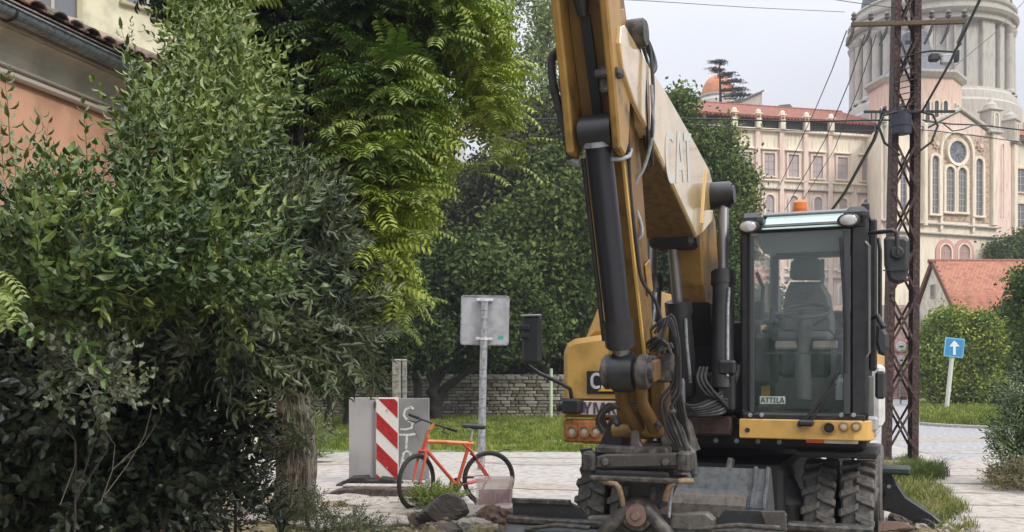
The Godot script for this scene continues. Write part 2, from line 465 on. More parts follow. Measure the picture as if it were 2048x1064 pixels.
func tuft(sd: int, h: float, blades: int, spread: float, m: Material, wd := 0.008) -> ArrayMesh:   # grass
	var r := RandomNumberGenerator.new()
	r.seed = sd
	var b := MB.new()
	for i in blades:
		var a := r.randf() * TAU
		var p := Vector3(cos(a), 0, sin(a)) * spread * sqrt(r.randf())
		var o := Vector3(r.randfn(), 0, r.randfn()) * 0.35
		var L := h * r.randf_range(0.5, 1.15)
		var s := Vector3(cos(a + 1.3), 0, sin(a + 1.3)) * wd
		var g := r.randf_range(0.75, 1.25)
		b.col = Color(g * r.randf_range(0.9, 1.3), g, g * 0.9)
		var mid := p + Vector3.UP * L * 0.6 + o * L * 0.3
		b.q(p - s, p + s, mid + s * 0.8, mid - s * 0.8)
		b.t3(mid - s * 0.8, mid + s * 0.8, p + Vector3.UP * L * 0.9 + o * L)
	return b.mesh(m)
func grass(called: String, poly: Array, per_m2: float, meshes: Array, smin: float, smax: float, tones: Array, sd: int, parent: Node = self) -> void:
	var r := RandomNumberGenerator.new()
	r.seed = sd
	var pp := PackedVector2Array()
	var lo := Vector2(1e9, 1e9)
	var hi := -lo
	for p in poly:
		var q := Vector2(p.x, p.z)
		pp.append(q); lo = lo.min(q); hi = hi.max(q)
	var nz := FastNoiseLite.new()
	nz.seed = sd; nz.frequency = 0.7
	var lists := []
	for m in meshes: lists.append([[], []])
	for i in int((hi.x - lo.x) * (hi.y - lo.y) * per_m2):
		var q := Vector2(r.randf_range(lo.x, hi.x), r.randf_range(lo.y, hi.y))
		if not Geometry2D.is_point_in_polygon(q, pp): continue
		var nv := nz.get_noise_2dv(q)
		if nv < -0.45 + 0.3 * r.randf(): continue
		var k := r.randi() % meshes.size()
		var t := clampf(0.5 + nv + r.randfn() * 0.25, 0, 1) * (tones.size() - 1)
		var a: Color = tones[int(t)]
		lists[k][0].append(Transform3D(Basis(Vector3.UP, r.randf() * TAU).scaled_local(Vector3.ONE * r.randf_range(smin, smax)), Vector3(q.x, 0.0, q.y)))
		lists[k][1].append(a.lerp(tones[mini(int(t) + 1, tones.size() - 1)], t - int(t)))
	for k in meshes.size(): multi(parent, called, meshes[k], lists[k][0], lists[k][1])
func E(px: float, py: float, d: float, rx: float, ry: float, rz: float, w := -1.0, tone := 0.0) -> Array:
	var r := Vector3(rx * d / F, ry * d / F, rz)
	return [P(px, py, d), r, w if w > 0.0 else (r.x * r.y + r.y * r.z + r.x * r.z), tone]
func limbs(parent: Node, called: String, base: Vector3, fork: Vector3, blobs: Array, r0: float, m: Material, sd: int, trunk_name := "trunk") -> void:
	var r := RandomNumberGenerator.new()
	r.seed = sd
	var pts := []
	var rad := []
	for i in 9:
		var t := i / 8.0
		pts.append(base.lerp(fork, t) + Vector3(r.randfn(), 0, r.randfn()) * r0 * 0.22 * (0.0 if i == 0 or i == 8 else 1.0))
		rad.append(r0 * (1.25 - 0.25 * minf(1.0, t * 5.0)) * (1.0 - 0.3 * t) * r.randf_range(0.93, 1.08))
	obj(trunk_name, MB.new().tube(pts, rad, 14), m, parent)
	for b in blobs:
		var c: Vector3 = b[0]
		var mid := fork.lerp(c, 0.45) + Vector3(r.randfn() * 0.15, absf(r.randfn()) * 0.2, r.randfn() * 0.15) * fork.distance_to(c) * 0.6
		var k := r0 * r.randf_range(0.35, 0.55)
		obj("limb", MB.new().tube([fork - Vector3.UP * r0, fork.lerp(mid, 0.5), mid, mid.lerp(c, 0.6), c + Vector3(b[1]) * Vector3(r.randfn() * 0.3, 0.4, 0.2)], [k, k * 0.8, k * 0.6, k * 0.4, k * 0.12], 8), m, parent)

# ---------------------------------------------------------------- scene
func _ready() -> void:
	rng.seed = 7
	var cam := Camera3D.new()
	cam.name = "camera"
	cam.position = Vector3(0, EYE, 0)
	var near := 0.1
	cam.set_frustum(1064.0 / F * near, Vector2(0, (HY - 532.0) / F * near), near, 2000.0)
	add_child(cam)
	var env := Environment.new()
	env.background_mode = Environment.BG_SKY
	env.tonemap_mode = Environment.TONE_MAPPER_LINEAR
	env.tonemap_exposure = 1.36
	env.sdfgi_enabled = true; env.ssao_enabled = true; env.ssil_enabled = true
	var sky := Sky.new()
	var pano := PanoramaSkyMaterial.new()
	pano.panorama = overcast()
	sky.sky_material = pano
	env.sky = sky
	env.fog_enabled = true
	env.fog_density = 0.0007
	env.fog_light_color = Color(0.86, 0.88, 0.93)
	var we := WorldEnvironment.new()
	we.name = "environment"
	we.environment = env
	add_child(we)
	var sun := DirectionalLight3D.new()
	sun.name = "sun"
	sun.light_energy = 0.5
	sun.light_color = Color(1.0, 0.96, 0.9)
	sun.light_angular_distance = 16.0
	sun.shadow_enabled = true
	sun.basis = Basis.looking_at(Vector3(-0.6, -0.62, -0.5).normalized())
	add_child(sun)
	make_materials()
	ground()
	church()
	far_houses()
	left_house()
	pylon()
	excavator()
	bicycle()
	street_things()
	stone_wall()
	rubble()
	trees()
	shrubs()
	ground_plants()

func overcast() -> ImageTexture:   # bright even cloud, about twice as bright overhead as at the skyline
	var im := Image.create(512, 256, false, Image.FORMAT_RGBF)
	var nz := FastNoiseLite.new()
	nz.frequency = 0.9; nz.fractal_octaves = 4; nz.seed = 5
	for y in 256:
		var el := PI * (0.5 - (y + 0.5) / 256.0)
		for x in 512:
			var az := TAU * (x + 0.5) / 512.0
			var d := Vector3(cos(el) * sin(az), sin(el), cos(el) * cos(az))
			var k := 0.09 * nz.get_noise_3dv(d * Vector3(2, 5, 2))
			var s := maxf(0.0, sin(el))
			var b := (0.52 + 1.9 * s * s) * (1.0 + k)
			var c := Color(b * 0.955, b * 0.985, b * 1.07)
			if el < 0.0: c = Color(0.2, 0.19, 0.17)
			im.set_pixel(x, y, c)
	return ImageTexture.create_from_image(im)

func sheet(called: String, pts: Array, y: float, m: Material) -> MeshInstance3D:
	var b := MB.new()
	var pp := PackedVector2Array()
	for p in pts: pp.append(Vector2(p.x, p.z))
	var tri := Geometry2D.triangulate_polygon(pp)
	for i in range(0, tri.size(), 3):
		var a := Vector3(pp[tri[i]].x, y, pp[tri[i]].y)
		var c := Vector3(pp[tri[i + 1]].x, y, pp[tri[i + 1]].y)
		var d := Vector3(pp[tri[i + 2]].x, y, pp[tri[i + 2]].y)
		b.to(a, c, d, Vector3.UP)
	return struct(called, b, m)

func ground() -> void:
	var g := 700.0
	sheet("ground", [Vector3(-g, 0, 60), Vector3(g, 0, 60), Vector3(g, 0, -g), Vector3(-g, 0, -g)], 0.0, M.soil)
	# grass areas
	sheet("lawn", [Vector3(-40, 0, -20.6), Vector3(2.0, 0, -20.7), Vector3(9.0, 0, -27.0), Vector3(11.6, 0, -36.2), Vector3(-40, 0, -36.2)], 0.004, M.turf)
	sheet("lawn", [G(1843, 848), G(1880, 851), G(1960, 855), G(2060, 858), Vector3(40, 0, -28), Vector3(60, 0, -75), Vector3(23.5, 0, -75), G(1836, 800)], 0.004, M.turf)
	# the street, and the branch that runs away behind the mast
	sheet("road", [Vector3(-40, 0, -14.2), Vector3(-3.6, 0, -13.6), Vector3(-1.0, 0, -12.7), Vector3(0.6, 0, -12.2), Vector3(2.2, 0, -14.5), Vector3(4.0, 0, -16.8), Vector3(7.9, 0, -17.8), Vector3(8.6, 0, -18.9), Vector3(40, 0, -19.5),
		Vector3(40, 0, -27.5), G(2060, 858), G(1960, 855), G(1880, 851), G(1843, 848), G(1833, 800), Vector3(27, 0, -75), Vector3(24, 0, -75), G(1700, 800), Vector3(9.0, 0, -26.9), Vector3(2.0, 0, -20.6), Vector3(-40, 0, -20.5)], 0.008, M.cob if false else M.road)
	sheet("cobbled_road", [Vector3(8.2, 0, -18.6), Vector3(9.9, 0, -20.2), Vector3(40, 0, -21), Vector3(40, 0, -27.4), G(2060, 859), G(1960, 856), G(1880, 852), G(1842, 849), G(1832, 800), Vector3(26.8, 0, -74), Vector3(24.2, 0, -74), G(1702, 800), Vector3(9.1, 0, -26.5)], 0.013, M.cob)
	sheet("footpath", [G(1915, 1068), G(1905, 1000), G(1850, 965), G(1893, 925), G(1925, 898), G(2000, 896), G(2060, 905), Vector3(9.5, 0, -14), Vector3(9.0, 0, -6), Vector3(4.5, 0, -6)], 0.012, M.path)
	sheet("bounce_yard", [Vector3(-0.6, 0, -5.2), Vector3(4.4, 0, -5.4), Vector3(12, 0, -6.5), Vector3(12, 0, 16), Vector3(-1.2, 0, 16), Vector3(-1.0, 0, 2)], 0.016, M.road)  # unseen pale paving, added and sized to bounce light upward
	# kerb of the right hand lawn, low concrete edge of the pothole strip
	var kb := MB.new()
	var line := [G(1843, 851), G(1880, 854), G(1960, 858), G(2060, 861)]
	for i in 3: kb.bar((line[i] as Vector3) + Vector3.UP * 0.04, (line[i + 1] as Vector3) + Vector3.UP * 0.04, 0.16, 0.12, 0.015)
	struct("kerb", kb, M.concrete)
	# broken paving in front of the barrier
	sheet("dirt_verge", [Vector3(-12, 0, -14.1), Vector3(-3.6, 0, -13.5), Vector3(-1.0, 0, -12.6), Vector3(0.5, 0, -12.1), Vector3(2.0, 0, -14.0), Vector3(5.5, 0, -16.8), Vector3(7.0, 0, -14), Vector3(5.2, 0, -9.5), Vector3(4.0, 0, -5), Vector3(-12, 0, -5)], 0.005, mt(Color(2.2, 2.1, 2.0), 0.95, 0.0, T.soil, 0.5, 2.0, true))
	var pav := struct("pavement", MB.new().box(Vector3(-2.2, 0.012, -12.0), Vector3(2.6, 0.016, 1.6), 0.004), M.earthstone)
	var r := RandomNumberGenerator.new()
	r.seed = 11
	for s in [[640, 1002, 60, .5], [735, 1010, 48, .42], [600, 1018, 60, .5], [690, 1030, 70, .55], [790, 1025, 60, .45], [860, 1018, 50, .4], [760, 1045, 70, .5], [650, 1052, 70, .5], [850, 1048, 50, .45], [560, 1040, 60, .5], [700, 1000, 40, .4], [930, 1022, 50, .4], [640, 985, 40, .4]]:
		var c := G(s[0], s[1])
		var poly := []
		var k := 7
		for i in k:
			var a := TAU * i / k + r.randf() * 0.5
			poly.append(Vector2(cos(a) * s[2] * 0.0065, sin(a) * s[3] * 0.9) * r.randf_range(0.75, 1.1))
		obj("paving_slab", MB.new().prism(poly, 0.0, 0.045, Transform3D(Basis(Vector3.RIGHT, -PI / 2 + r.randfn() * 0.02), c + Vector3.UP * 0.004), 0.012), [M.concrete, M.path][r.randi() % 2], pav)
	for s in [[700, 925, 1.5, 0.5], [1080, 928, 1.3, 0.35], [1100, 975, 0.7, 0.4], [500, 930, 1.6, 0.5], [1960, 905, 1.6, 0.5], [1930, 880, 2.2, 0.7], [1095, 916, 1.0, 0.2]]:
		var c := G(s[0], s[1])
		var poly := []
		for i in 14:
			var a := TAU * i / 14.0
			poly.append(Vector2(cos(a) * s[2], sin(a) * s[3]) * r.randf_range(0.7, 1.15))
		obj("repair_patch", MB.new().prism(poly, 0.0, 0.012, Transform3D(Basis(Vector3.UP, r.randfn() * 0.2) * Basis(Vector3.RIGHT, -PI / 2), c + Vector3.UP * 0.008), 0.003), [M.patch_a, M.patch_b][r.randi() % 2], get_node("road"))
	# cracked concrete lifts across the footpath
	var rr := RandomNumberGenerator.new()
	rr.seed = 3
	for i in 7:
		var z := -10.6 - i * 1.15
		var w := 2.4
		var x := 5.7 + i * 0.33
		var poly := []
		for k in 9: poly.append(Vector2(-w * 0.5 + w * k / 8.0, -0.56 + rr.randf() * 0.07))
		for k in 9: poly.append(Vector2(w * 0.5 - w * k / 8.0, 0.53 + rr.randf() * 0.07))
		obj("path_slab", MB.new().prism(poly, 0.0, 0.03, Transform3D(Basis(Vector3.UP, -0.12 + rr.randfn() * 0.06) * Basis(Vector3.RIGHT, -PI / 2 + rr.randfn() * 0.012), Vector3(x, 0.005, z)), 0.01), M.path, get_node("footpath"))

# ---------------------------------------------------------------- facades
func face(a: Vector3, b: Vector3) -> Transform3D:
	a.y = 0; b.y = 0
	var x := (b - a).normalized()
	return Transform3D(Basis(x, Vector3.UP, x.cross(Vector3.UP)), a)
func hit(xf: Transform3D, px: float, py: float) -> Vector2:
	var dir := Vector3((px - CX) / F, (HY - py) / F, -1)
	var o := Vector3(0, EYE, 0)
	var t := (xf.origin - o).dot(xf.basis.z) / dir.dot(xf.basis.z)
	var p := xf.affine_inverse() * (o + dir * t)
	return Vector2(p.x, p.y)
func arch_line(w: float, h: float, arched: bool, grow := 0.0, seg := 10) -> Array:
	var pts := [Vector2(-w / 2 - grow, 0)]
	if arched:
		for i in seg + 1:
			var a := PI - PI * i / seg
			pts.append(Vector2(cos(a) * (w / 2 + grow), h - w / 2 + sin(a) * (w / 2 + grow)))
	else:
		pts.append(Vector2(-w / 2 - grow, h + grow)); pts.append(Vector2(w / 2 + grow, h + grow))
	pts.append(Vector2(w / 2 + grow, 0))
	return pts
func window(parent: Node, xf: Transform3D, u: float, v0: float, v1: float, w: float, arched: bool, t: float, ms: Material, mp: Material, nu := 1, nv := 2, depth := 0.14, called := "window") -> MeshInstance3D:
	var h := v1 - v0
	var fr := MB.new().strip(arch_line(w, h, arched), arch_line(w, h, arched, t), 0.0, depth)
	fr.box(Vector3(0, -t * 0.45, depth * 0.6), Vector3(w + 2.6 * t, t * 0.8, depth * 1.3), t * 0.15)
	var o := obj(called, fr, ms, parent, xf * Transform3D(Basis(), Vector3(u, v0, 0)))
	obj("pane", MB.new().prism(arch_line(w, h, arched), 0.004, 0.025), mp, o)
	if nu + nv > 0:
		var b := MB.new()
		for i in range(1, nu + 1): b.box(Vector3(-w / 2 + w * i / (nu + 1), h * 0.47, 0.035), Vector3(w * 0.07, h * 0.94, 0.03))
		for i in range(1, nv + 1): b.box(Vector3(0, h * i / (nv + 1), 0.037), Vector3(w, w * 0.06, 0.03))
		obj("glazing_bar", b, M.frame, o)
	return o

func church() -> void:
	M.frame = mt(Color(0.42, 0.38, 0.34), 0.8)
	M.leaded = mt(Color(0.15, 0.165, 0.19), 0.25)
	M.lead_bar = mt(Color(0.3, 0.3, 0.3), 0.7)
	# ------------------------------------------------ long wing
	var wing := thing("seminary_wing", "long pink and cream wing with red roof and window rows beside the domed church", "building")
	var xa := face(P(1330, 774, 77.3), P(1765, 774, 81.9))
	var L := hit(xa, 1765, 500).x
	var eave := hit(xa, 1600, 261).y
	var ridge := eave + 3.4
	obj("wall", MB.new().box(Vector3(L / 2, eave / 2, -6), Vector3(L, eave, 12)), M.cream, wing, xa)
	obj("eave_cornice", MB.new().box(Vector3(L / 2, eave - 0.15, 0.16), Vector3(L, 0.22, 0.3), 0.05), M.cream, wing, xa)
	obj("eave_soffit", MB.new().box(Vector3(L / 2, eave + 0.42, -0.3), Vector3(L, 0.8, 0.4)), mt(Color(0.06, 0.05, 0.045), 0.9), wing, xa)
	var u0 := hit(xa, 1420, 240).x
	var rf := MB.new()
	var ez := 0.35
	rf.q(Vector3(0, eave + 0.85, ez), Vector3(L, eave + 0.85, ez), Vector3(L, ridge, -6), Vector3(u0 + 2.0, ridge, -6))
	rf.t3(Vector3(0, eave + 0.85, ez), Vector3(u0 + 2.0, ridge, -6), Vector3(0, eave + 0.85, -12.4))
	rf.q(Vector3(L, eave + 0.85, -12.4), Vector3(0, eave + 0.85, -12.4), Vector3(u0 + 2.0, ridge, -6), Vector3(L, ridge, -6))
	var roof := obj("roof", rf, M.tile, wing, xa)
	var rows := MB.new()
	for k in 16:
		var t := (k + 0.5) / 16.0
		var y := lerpf(eave + 0.87, ridge + 0.02, t)
		var z := lerpf(ez, -6.0, t)
		rows.box(Vector3(lerpf(0.0, u0 + 2.0, t) * 0.5 + L / 2, y + 0.02, z), Vector3(L - lerpf(0.0, u0 + 2.0, t), 0.05, 0.4), 0.0, Basis(Vector3.RIGHT, atan2(ridge - eave - 0.85, 6.35)))
	stuff(obj("tile_course", rows, M.tile_b, roof))
	var scal := MB.new()
	var n := int(L / 0.3)
	for i in n: scal.cyl(Vector3((i + 0.5) * L / n, eave + 0.84, ez - 0.4), Vector3((i + 0.5) * L / n, eave + 0.8, ez + 0.1), 0.13, 6)
	stuff(obj("eave_tile", scal, M.tile_b, roof))
	obj("ridge_cap", MB.new().cyl(Vector3(u0 + 2, ridge + 0.03, -6), Vector3(L, ridge + 0.03, -6), 0.15, 6), M.tile_b, roof)
	var v_a := hit(xa, 1538, 352).y
	var v_b := hit(xa, 1538, 307).y
	var w_a := hit(xa, 1549, 300).x - hit(xa, 1528, 300).x
	var step := (v_a - hit(xa, 1538, 440).y)
	for px in [1392, 1441, 1490, 1538, 1586, 1634, 1684, 1732]:
		var u: float = hit(xa, px, 350).x
		window(wing, xa, u, v_a, v_b, w_a, false, 0.16, M.pink, M.glasswing, 1, 2)
		obj("window_hood", MB.new().box(Vector3(u, v_b + 0.32, 0.14), Vector3(w_a + 0.6, 0.14, 0.28), 0.03), M.cream, wing, xa)
		for k in range(1, 5):
			var vb := v_b - step * k
			obj("recess_panel", MB.new().box(Vector3(u, vb - 0.9, 0.03), Vector3(w_a * 1.75, 3.0, 0.06), 0.02), M.pink, wing, xa)
			obj("window_hood", MB.new().box(Vector3(u, vb + 0.7, 0.15), Vector3(w_a * 1.95, 0.13, 0.28), 0.03), M.frame, wing, xa)
			window(wing, xa * Transform3D(Basis(), Vector3(0, 0, 0.06)), u, vb - 2.2, vb + 0.2, w_a * 0.8, true, 0.13, M.cream, M.glasswing, 1, 3)
	for k in 5:
		obj("string_course", MB.new().box(Vector3(L / 2, v_a - 0.35 - step * k, 0.1), Vector3(L, 0.13, 0.2), 0.03), M.cream, wing, xa)
	for px in [1466, 1514, 1562, 1610, 1659]:
		var u: float = hit(xa, px, 300).x
		obj("pilaster", MB.new().box(Vector3(u, eave / 2, 0.1), Vector3(0.42, eave - 0.3, 0.2), 0.04), M.pink, wing, xa)
		var post := obj("parapet_post", MB.new().box(Vector3(u, eave + 0.45, 0.2), Vector3(0.44, 1.1, 0.44), 0.04).box(Vector3(u, eave + 1.04, 0.2), Vector3(0.56, 0.12, 0.56), 0.03), M.cream, wing, xa)
		obj("post_cap", MB.new().lathe([Vector2(0.2, -0.06), Vector2(0.21, 0.1), Vector2(0.14, 0.24), Vector2(0.0, 0.3)], 10, Transform3D(Basis(), Vector3(u, eave + 1.16, 0.2))), M.cream, post)
	obj("downpipe", MB.new().cyl(hv(xa, 1762, 280, 0.1), hv(xa, 1762, 700, 0.1), 0.07, 6), M.slate, wing, xa)
	# grey roof lights and gables that stand up behind the wing roof
	var gr := obj("rear_gable", MB.new().prism([Vector2(0, 0), Vector2(4.6, 0), Vector2(4.6, 2.6), Vector2(4.1, 2.6), Vector2(0.2, 0.5)], -1.5, 0.0), M.stone, wing, xa * Transform3D(Basis(), Vector3(hit(xa, 1510, 240).x, ridge - 0.9, -7.5)))
	obj("gable_roof", MB.new().bar(Vector3(0, 0.55, -0.7), Vector3(4.7, 2.75, -0.7), 1.8, 0.12), M.slate, gr)
	obj("low_gable", MB.new().prism([Vector2(0, 0), Vector2(2.6, 0), Vector2(1.6, 0.9), Vector2(0.6, 0.75)], -1.5, 0.0), M.slate, wing, xa * Transform3D(Basis(), Vector3(hit(xa, 1625, 230).x, ridge - 0.35, -6.4)))
	# ------------------------------------------------ church front
	var ch := thing("domed_church", "cream and pink church with gabled front, rose window and columned stone drum behind the mast", "church")
	var xb := face(P(1763, 774, 76), P(1992, 774, 80.2))
	var W := hit(xb, 1992, 500).x
	var top := hit(xb, 1900, 262).y
	obj("wall", MB.new().prism([Vector2(0, 0), Vector2(W, 0), Vector2(W, 8), Vector2(4.6, 8)], 0.0, top, xb * Transform3D(Basis(Vector3.RIGHT, -PI / 2), Vector3.ZERO)), M.cream, ch)
	var ga := hit(xb, 1853, 261)
	var gb := hit(xb, 1986, 265)
	var gp := hit(xb, 1918, 224)
	obj("gable", MB.new().prism([Vector2(ga.x, top - 0.1), Vector2(gb.x, top - 0.1), Vector2(gp.x, gp.y)], -0.5, 0.06), M.pink, ch, xb)
	obj("gable_coping", MB.new().bar(Vector3(ga.x - 0.3, top + 0.1, -0.1), Vector3(gp.x, gp.y + 0.25, -0.1), 0.75, 0.28, 0.05).bar(Vector3(gb.x + 0.3, top + 0.1, -0.1), Vector3(gp.x, gp.y + 0.25, -0.1), 0.75, 0.28, 0.05), M.stone, ch, xb)
	var nv := MB.new()
	nv.q(Vector3(ga.x - 0.3, top, -0.4), Vector3(gp.x, gp.y + 0.1, -0.4), Vector3(gp.x + 1.5, gp.y + 0.1, -9), Vector3(ga.x + 1.5, top, -9))
	nv.q(Vector3(gp.x, gp.y + 0.1, -0.4), Vector3(gb.x + 0.3, top, -0.4), Vector3(gb.x + 0.3, top, -9), Vector3(gp.x, gp.y + 0.1, -9))
	obj("nave_roof", nv, M.slate, ch, xb)
	obj("parapet", MB.new().box(Vector3(ga.x / 2, top + 0.25, -0.2), Vector3(ga.x, 0.5, 0.9), 0.08), M.stone, ch, xb)
	var corb := MB.new()
	for i in 14: corb.box(Vector3(0.2 + i * ga.x / 14, top - 0.12, 0.12), Vector3(0.16, 0.22, 0.24), 0.03)
	stuff(obj("corbel", corb, M.stone, ch, xb))
	# pink field behind the windows, with frieze
	var fa := hit(xb, 1853, 440)
	var fb := hit(xb, 1978, 270)
	obj("pink_field", MB.new().box(Vector3((fa.x + fb.x) / 2, (fa.y + top) / 2 - 0.1, 0.02), Vector3(fb.x - fa.x, top - fa.y - 0.3, 0.05)), mt(Color(0.57, 0.43, 0.32), 0.9, 0.0, T.mottle, 0.5), ch, xb)
	var xc := xb * Transform3D(Basis(), Vector3(0, 0, 0.045))
	for s in [[1867.5, 428, 312, 14.0, 1, 7], [1955, 432, 318, 14.0, 1, 7], [1897, 424, 334, 17.0, 2, 6], [1921, 425, 336, 17.0, 2, 6], [1803, 420, 314, 13.0, 1, 7]]:
		var a := hit(xb, s[0], s[1])
		var b := hit(xb, s[0], s[2])
		var w: float = hit(xb, s[0] + s[3] * 0.5, 400).x - hit(xb, s[0] - s[3] * 0.5, 400).x
		window(ch, xc, a.x, a.y, b.y, w, true, 0.22, M.cream, M.leaded, s[4], s[5], 0.2, "arched_window")
	var rc := hit(xb, 1912, 305)
	var rr := hit(xb, 1929, 305).x - rc.x
	var rose := obj("rose_window", MB.new().lathe([Vector2(rr * 1.0, 0.0), Vector2(rr, 0.2), Vector2(rr * 1.28, 0.24), Vector2(rr * 1.3, 0.0)], 28, Transform3D(Basis(Vector3.RIGHT, PI / 2), Vector3(0, 0, 0))), M.cream, ch, xc * Transform3D(Basis(), Vector3(rc.x, rc.y, 0)))
	obj("pane", MB.new().cyl(Vector3(0, 0, 0.01), Vector3(0, 0, 0.04), rr, 28), M.leaded, rose)
	var sp := MB.new()
	for i in 6: sp.bar(Vector3(cos(i * PI / 6), sin(i * PI / 6), 0) * rr * 0.98 + Vector3(0, 0, 0.05 + 0.004 * i), -Vector3(cos(i * PI / 6), sin(i * PI / 6), 0) * rr * 0.98 + Vector3(0, 0, 0.05 + 0.004 * i), 0.03, 0.03, 0.0, Vector3.BACK)
	obj("tracery", sp, M.lead_bar, rose)
	var big := []
	var big2 := []
	for i in 17:
		var a := PI - PI * i / 16.0
		big.append(Vector2(cos(a), sin(a)) * rr * 1.75); big2.append(Vector2(cos(a), sin(a)) * rr * 2.0)
	big.push_front(Vector2(-rr * 1.75, -6.2)); big2.push_front(Vector2(-rr * 2.0, -6.2))
	big.append(Vector2(rr * 1.75, -6.2)); big2.append(Vector2(rr * 2.0, -6.2))
	obj("arch_moulding", MB.new().strip(big, big2, 0.0, 0.18, Transform3D(Basis(), Vector3(rc.x, rc.y, 0))), M.cream, ch, xc)
	for s in [[1872, 288], [1960, 293]]:
		var c := hit(xb, s[0], s[1])
		var star := []
		for i in 16: star.append(Vector2(cos(TAU * i / 16), sin(TAU * i / 16)) * (0.48 if i % 2 == 0 else 0.34))
		var ro := obj("star_rosette", MB.new().prism(star, 0.0, 0.1), mt(Color(0.45, 0.33, 0.24), 0.9), ch, xc * Transform3D(Basis(), Vector3(c.x, c.y, 0)))
		obj("boss", MB.new().cyl(Vector3(0, 0, 0.1), Vector3(0, 0, 0.16), 0.2, 12, 0.03), M.pink, ro)
	for s in [[1985, 13], [1847, 9], [1772, 9]]:
		var a := hit(xb, s[0], 450)
		var w: float = s[1] * 78.0 / F
		obj("pilaster", MB.new().box(Vector3(a.x, (a.y + top) / 2 + 0.1, 0.16), Vector3(w, top - a.y + 0.4, 0.32), 0.05), M.cream, ch, xb)
	for y in [449, 468]:
		obj("string_course", MB.new().box(Vector3(W / 2, hit(xb, 1880, y).y, 0.14), Vector3(W + 0.3, 0.16, 0.28), 0.04), M.stone, ch, xb)
	for px in [1890, 1927, 1815]:
		var a := hit(xb, px, 530)
		var b := hit(xb, px, 489)
		var w: float = hit(xb, px + 11, 500).x - hit(xb, px - 11, 500).x
		obj("arch_ring", MB.new().strip(arch_line(w, b.y - a.y, true, 0.14), arch_line(w, b.y - a.y, true, 0.42), 0.0, 0.1, Transform3D(Basis(), Vector3(a.x, a.y, 0))), mt(Color(0.6, 0.33, 0.29), 0.9), ch, xb)
		window(ch, xb, a.x, a.y, b.y, w, true, 0.12, M.cream, mt(Color(0.42, 0.25, 0.23), 0.6), 1, 2, 0.14, "arched_window")
	for px in [1840, 1885, 1930, 1975]:
		var a := hit(xb, px, 690)
		var b := hit(xb, px, 590)
		window(ch, xb, a.x, a.y, b.y, 1.0, false, 0.15, M.pink, M.glassfar, 1, 3)
	# side pier and its pinnacles
	var xd := face(P(1992, 774, 80.2), P(2036, 774, 84.5))
	var w2 := hit(xd, 2036, 500).x
	obj("side_wall", MB.new().box(Vector3(w2 / 2, top / 2 + 0.1, -3), Vector3(w2, top + 0.2, 6)), M.pink, ch, xd)
	var pe := hit(xd, 2025, 400)
	obj("pilaster", MB.new().box(Vector3(pe.x, top / 2, 0.15), Vector3(0.6, top, 0.3), 0.05), M.cream, ch, xd)
	obj("blind_niche", MB.new().strip(arch_line(0.5, 6, true), arch_line(0.5, 6, true, 0.12), 0, 0.1, Transform3D(Basis(), Vector3(hit(xd, 2004, 400).x, hit(xd, 2004, 435).y, 0))), M.cream, ch, xd)
	for s in [[xb, 1985, 0.0], [xd, 2025, 0.0], [xb, 1925, 6.0]]:
		var b: Transform3D = s[0]
		var u := hit(b, s[1], 260).x
		var at := b * Vector3(u, top + (0.2 if s[2] == 0.0 else 2.6), -0.2 - float(s[2]))
		var pn := obj("pinnacle", MB.new().box(Vector3(0, 0.9, 0), Vector3(1.15, 1.8, 1.15), 0.06).box(Vector3(0, 1.85, 0), Vector3(1.4, 0.2, 1.4), 0.05).box(Vector3(0, 0.05, 0), Vector3(1.4, 0.22, 1.4), 0.05), M.stone, ch, Transform3D(b.basis, at))
		obj("pinnacle_cap", MB.new().lathe([Vector2(0.6, 0), Vector2(0.5, 0.35), Vector2(0.22, 0.6), Vector2(0.1, 0.9), Vector2(0, 1.0)], 10, Transform3D(Basis(), Vector3(0, 1.94, 0))), M.stone, pn)
		obj("niche", MB.new().strip(arch_line(0.4, 1.2, true), arch_line(0.4, 1.2, true, 0.12), 0.58, 0.64, Transform3D(Basis(), Vector3(0, 0.3, 0))), M.cream, pn)
	# right wing beyond the pier
	var xe := face(P(2030, 774, 85.5), P(2300, 774, 90))
	var re := hit(xe, 2040, 285).y
	obj("right_wing_wall", MB.new().box(Vector3(6, re / 2, -5), Vector3(12, re, 10)), M.cream, ch, xe)
	obj("right_wing_roof", MB.new().prism([Vector2(0.5, re + 0.5), Vector2(-10.5, re + 0.5), Vector2(-5, re + 3.3)], 0, 12, Transform3D(Basis(Vector3.BACK, Vector3.UP, Vector3.RIGHT), Vector3.ZERO)), M.tile, ch, xe)
	obj("right_wing_eave", MB.new().box(Vector3(6, re + 0.25, 0.2), Vector3(12, 0.5, 0.5), 0.05), mt(Color(0.1, 0.1, 0.09), 0.9), ch, xe)
	for px in [2040, 2095]:
		for y in [[384, 338], [455, 408], [540, 490]]:
			window(ch, xe, hit(xe, px, 350).x, hit(xe, 2040, y[0]).y, hit(xe, 2040, y[1]).y, 1.0, false, 0.16, M.pink, M.glassfar, 1, 2)
	# ------------------------------------------------ drum
	var dc := P(1860, 774, 92); dc.y = 0
	var xf := Transform3D(Basis.from_scale(Vector3(0.95, 1, 0.95)), dc)
	var y0 := 24.6
	var y1 := 31.8
	obj("drum_wall", MB.new().lathe([Vector2(6.55, 8), Vector2(6.55, y1)], 64), M.stone, ch, xf)
	obj("drum_plinth", MB.new().lathe([Vector2(8.0, y0 - 4), Vector2(8.0, y0), Vector2(7.75, y0 + 0.25), Vector2(7.65, y0 + 0.9), Vector2(7.4, y0 + 1.1), Vector2(7.35, y0 + 1.3), Vector2(6.5, y0 + 1.3)], 64), M.stone, ch, xf)
